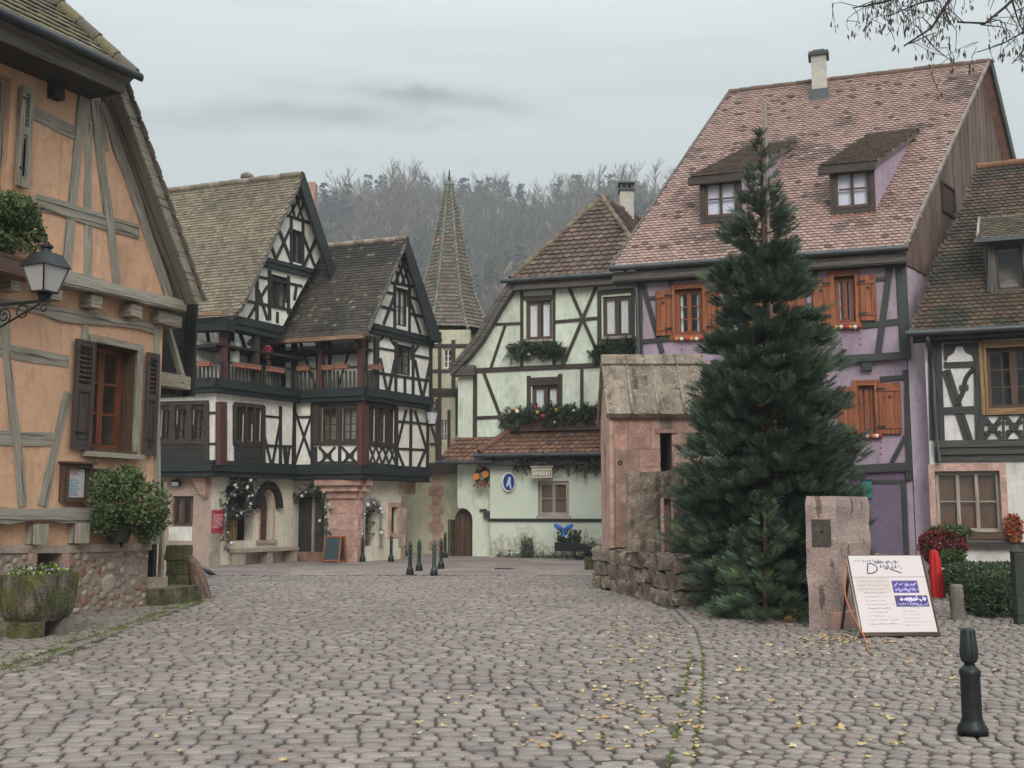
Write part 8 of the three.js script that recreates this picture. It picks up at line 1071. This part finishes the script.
// dressing of the green house
{
  const GBp = GW.out(0.45), B = (n, set) => { const R = rng(n * 5); return Array.from({ length: n }, (_, i) => [(i + 0.5) / n, set[i % set.length], 0.05 + 0.03 * R()]); };
  garland('window_swag', 'fir swag hanging below the left upper window of the green house', [GW.px(512, 353, 0.15), GW.px(525, 349, 0.18), GW.px(540, 350, 0.18), GW.px(552, 350, 0.18), GW.px(562, 354, 0.15)], 420, 0.34, 1601, [[0.25, M_WHITE, 0.06]], [0.045, 0.062, 0.03], 0.26); garland('eave_swag', 'fir swag hanging below the upper window beside the downpipe', [GW.px(594, 356, 0.15), GW.px(603, 349, 0.18), GW.px(620, 347, 0.18), GW.px(636, 346, 0.15)], 360, 0.3, 1611, null, [0.045, 0.062, 0.03], 0.26);
  const t = garland('festive_window_box', 'long window box of fir with red, yellow and white ornaments', [GW.px(506, 420, 0.25), GW.px(530, 416, 0.3), GW.px(555, 415, 0.3), GW.px(580, 414.5, 0.3), GW.px(603, 414, 0.25)], 950, 0.5, 1621, B(15, [M_RED, M_YEL, M_WHITE, M_RED, M_WHITE, M_YEL]), [0.038, 0.052, 0.026], 0.26); { const r = GW.rect(512, 420, 604, 431); part(t, 'box', bx(...r, 0.08, 0.34), M.brownWood, GW); }
  garland('twig_canopy', 'tangle of dark dry branches fixed under the pent roof', [GBp.px(516, 461, 0.18), GBp.px(535, 463, 0.22), GBp.px(560, 461, 0.22), GBp.px(585, 463, 0.2), GBp.px(603, 461, 0.18)], 260, 0.32, 1631, null, [0.055, 0.05, 0.04], 0.28); { const H = scene.children[scene.children.length - 1]; const R = rng(41); for (let i = 0; i < 16; i++) { const x = 516 + i * 5.6, a = GBp.px(x, 464, 0.2), b = GBp.px(x + (R() - 0.5) * 34, 468 + 16 * R(), 0.12 + 0.2 * R()), c = a.clone().lerp(b, 0.5).add(V3(0, -0.08, 0.05)); part(H, 'dry_branch', taperTube([a, c, b], 0.018, 0.005, 5, 4), i % 3 ? M.soffit : M.greyWood); } }
  // oval sign, plaque, ornament
  const so = GBp.px(508.5, 482, 0.1), so2 = thing('oval_sign', 'blue oval enamel sign with a white figure and white rim', 'sign', so), pl = new Plane(so, GBp.u, UPV), el = (a, b) => new THREE.CylinderGeometry(1, 1, 1, 28).rotateX(Math.PI / 2).scale(a, b, 1); part(so2, 'rim', el(0.24, 0.33).scale(1, 1, 0.04), M_WHITE, pl); part(so2, 'blue_field', el(0.2, 0.29).scale(1, 1, 0.01).translate(0.02, 0, 0.026), mat([0.01, 0.03, 0.22], null, { rough: 0.35 }), pl); slab(so2, 'figure', pl, [[-0.09, -0.16], [-0.04, -0.02], [0.0, 0.14], [0.05, 0.19], [0.10, 0.14], [0.08, 0.02], [0.12, -0.24], [0.06, -0.22], [0.04, -0.04], [0.0, -0.14]], 0.031, 0.036, mat([0.5, 0.58, 0.72], null, { rough: 0.4 })); part(so2, 'bracket', beamBetween(pl.P(0, 0, -0.02), pl.P(0, 0, -0.1), 0.06, 0.06), M.iron);
  const r = GBp.rect(535.5, 468, 556, 478.5), pq = thing('shop_plaque', 'cream wooden shop plaque with worn lettering above the window', 'sign', GBp.P((r[0] + r[2]) / 2, r[1], 0.2)), cv = document.createElement('canvas'); cv.width = 256; cv.height = 128; const x = cv.getContext('2d'), R = rng(6); x.fillStyle = '#cfc8b8'; x.fillRect(0, 0, 256, 128); x.fillStyle = '#7d6a5c'; x.fillRect(8, 30, 240, 84); x.strokeStyle = '#e2dccd'; x.lineWidth = 9; for (let i = 0; i < 7; i++) { const a = 22 + i * 31; x.beginPath(); x.moveTo(a, 100); x.lineTo(a + (R() - 0.3) * 14, 44); x.lineTo(a + 16, 50 + 20 * R()); x.lineTo(a + 20 * R(), 100); x.stroke(); } const tx = new THREE.CanvasTexture(cv); tx.colorSpace = THREE.SRGBColorSpace; const w = r[2] - r[0], h = r[3] - r[1]; part(pq, 'plaque_board', bx(...r, 0.46, 0.5), M.paleFrame, GBp); part(pq, 'painted_face', new THREE.PlaneGeometry(w * 0.96, h * 0.9).translate((r[0] + r[2]) / 2, (r[1] + r[3]) / 2, 0.504), new THREE.MeshStandardMaterial({ map: tx, roughness: 0.7 }), GBp); part(pq, 'hood', bx(r[0] - 0.03, r[3], r[2] + 0.03, r[3] + 0.05, 0.0, 0.56), M.paleFrame, GBp);
  const oc = GW.px(482, 476, 0.4), or = thing('hanging_ornament', 'hanging wooden ornament with orange discs and a dark wreath', 'ornament', oc), op = new Plane(oc, GW.u, UPV); part(or, 'wreath', new THREE.TorusGeometry(0.2, 0.08, 8, 18).scale(1, 1.2, 0.7).translate(0, 0, 0), M.blackWood, op); for (const [u, v] of [[-0.17, -0.02], [0.16, 0.06]]) part(or, 'orange_disc', new THREE.CylinderGeometry(0.12, 0.12, 0.06, 14).rotateX(Math.PI / 2).translate(u, v, 0.1), mat([0.62, 0.22, 0.05], null, { rough: 0.5 }), op); part(or, 'pink_bow', [new THREE.ConeGeometry(0.1, 0.26, 6).rotateZ(0.5).translate(-0.06, 0.36, 0.06), new THREE.SphereGeometry(0.09, 8, 6).translate(-0.02, 0.5, 0.06)], mat([0.5, 0.2, 0.15], null, { rough: 0.7 }), op); for (let i = 0; i < 5; i++) part(or, 'stick', beamBetween(op.P(0, -0.15, 0.05), op.P(-0.3 + i * 0.15, -0.36 - 0.05 * (i % 2), 0.08), 0.05, 0.05), mat([0.42, 0.18, 0.08], TX.wood), op.none); part(or, 'cord', beamBetween(op.P(0, 0.2, 0), op.P(0, 0.75, 0.0), 0.015, 0.015), M.iron);
  // planter cart with blue bow
  const c = G(570, 560), ct = thing('planter_cart', 'black planter cart with shrubs and a blue ribbon bow by the green wall', 'planter', c), cp = wallPlane(c, -12); const trap = [[-0.5, 0.28], [0.55, 0.26], [0.5, 0.5], [0.1, 0.56], [-0.5, 0.56]]; slab(ct, 'tray', cp, trap, -0.35, 0, M.iron); for (const [u, w] of [[-0.48, -0.02], [-0.48, -0.3]]) part(ct, 'leg', beamBetween(cp.P(u, -0.0, w), cp.P(u, 0.56, w), 0.04, 0.05), M.iron); for (const w of [0.02, -0.38]) part(ct, 'wheel', new THREE.TorusGeometry(0.2, 0.025, 6, 16).translate(0.3, 0.22, w), M.iron, cp);
  leaves(ct, 'shrubs', 900, 0.07, 1701, R => cp.P(-0.42 + 0.75 * R(), 0.55 + 0.38 * R() * (R() < 0.5 ? 0.5 : 1), -0.3 * R()), R => { const k = 0.6 + 0.8 * R(); return lin(0.05 * k, 0.065 * k, 0.04 * k); });
  const blue = mat([0.03, 0.16, 0.48], null, { rough: 0.6, double: true }); for (const [s, a] of [[-1, 0.5], [1, 0.55]]) { const g = new THREE.SphereGeometry(0.17, 12, 8).scale(1, 0.5, 0.4).rotateZ(s * 0.5).translate(-0.22 + s * 0.17, 1.05, -0.1); part(ct, 'bow_loop', g, blue, cp); } part(ct, 'bow_tail', [new THREE.ConeGeometry(0.12, 0.32, 4).rotateZ(0.1).translate(-0.22, 0.9, -0.1)], blue, cp); part(ct, 'bow_tail', new THREE.ConeGeometry(0.1, 0.34, 4).rotateZ(-0.5).translate(-0.06, 0.86, -0.1), mat([0.5, 0.58, 0.66], null, { rough: 0.6 }), cp); part(ct, 'stake', beamBetween(cp.P(0.42, 0.5, -0.15), cp.P(0.5, 1.0, -0.15), 0.02, 0.02), M.greyWood); part(ct, 'stake', beamBetween(cp.P(0.62, 0.5, -0.15), cp.P(0.5, 1.0, -0.15), 0.02, 0.02), M.greyWood);
  const gb = G(592, 570), gt = thing('mossy_block', 'low mossy stone block at the foot of the terrace', 'stone', gb); { const g = new THREE.BoxGeometry(0.36, 0.34, 0.4, 4, 3, 3), p = g.attributes.position; for (let i = 0; i < p.count; i++) { const n = 0.04 * (vnoise(p.getX(i) * 8 + 3, p.getY(i) * 8 + p.getZ(i) * 6, [999, 999], 3) - 0.5); p.setXYZ(i, p.getX(i) + n, p.getY(i) + n, p.getZ(i) + n); } g.computeVertexNormals(); uvBox(g); g.translate(gb.x, 0.165, gb.z - 0.2); part(gt, 'block', g, M.moss); }
  // weeds along the wall foot
  const weeds = thing('wall_weeds', 'grey-green weeds growing along the foot of the green wall', 'weeds', GBp.P(0.5, 0, 0.1)); weeds.userData.kind = 'stuff'; leaves(weeds, 'weed_leaves', 1500, 0.09, 1711, R => { const x = R() < 0.45 ? 527 + 12 * (R() - 0.5) : R() < 0.5 ? 592 + 14 * (R() - 0.5) : 495 + 105 * R(), p = GBp.px(x, 556, 0.08 + 0.1 * R()); p.y = Math.max(0.02, R() * R() * (Math.abs(x - 527) < 8 ? 0.75 : Math.abs(x - 592) < 8 ? 0.7 : 0.22)); return p; }, R => { const k = 0.6 + 0.8 * R(); return lin(0.13 * k, 0.14 * k, 0.10 * k); });
}
{ // little ornaments hung on the lilac house sills
  const PF2 = PF.out(0.2); for (const [x0, x1, y, lab, pl] of [[674, 704, 341, 'row of small orange and white ornaments on the left upper sill', PF2], [834, 862, 329, 'row of small orange and white ornaments on the right upper sill', PF2], [862, 882, 438, 'row of small orange and white ornaments on the middle-floor sill', PF.out(0.1)]]) { const t = thing('sill_ornaments', lab, 'ornaments', pl.px((x0 + x1) / 2, y)), n = 6; const r = rng(x0); part(t, 'rail', beamBetween(pl.px(x0, y - 1), pl.px(x1, y - 2), 0.02, 0.02), M.shutterOrange2); for (let i = 0; i < n; i++) { const p = pl.px(x0 + (x1 - x0) * (i + 0.5) / n, y - 2, 0.03), m = i % 3 === 1 ? M_WHITE : i % 3 ? M_RED : mat([0.6, 0.25, 0.07], null, { rough: 0.6 }); part(t, 'ornament', ball(p, 0.05), m); if (i % 4 === 1) for (let k = 1; k < 4; k++) part(t, 'bead', ball(p.clone().add(V3(0.0, -0.14 * k, 0)), 0.022), M_RED); } }
  const twig = G(506, 570), t = thing('fallen_branch', 'short dark fallen branch lying on the smooth paving', 'branch', twig); part(t, 'stem', taperTube([twig.clone().add(V3(-0.3, 0.03, 0)), twig.clone().add(V3(0, 0.05, 0.1)), twig.clone().add(V3(0.25, 0.03, 0))], 0.02, 0.008, 6, 5), M.blackWood); part(t, 'side_twig', taperTube([twig.clone().add(V3(0, 0.05, 0.1)), twig.clone().add(V3(0.1, 0.03, 0.35))], 0.012, 0.005, 3, 4), M.blackWood);
}
renderer.render(scene, camera);
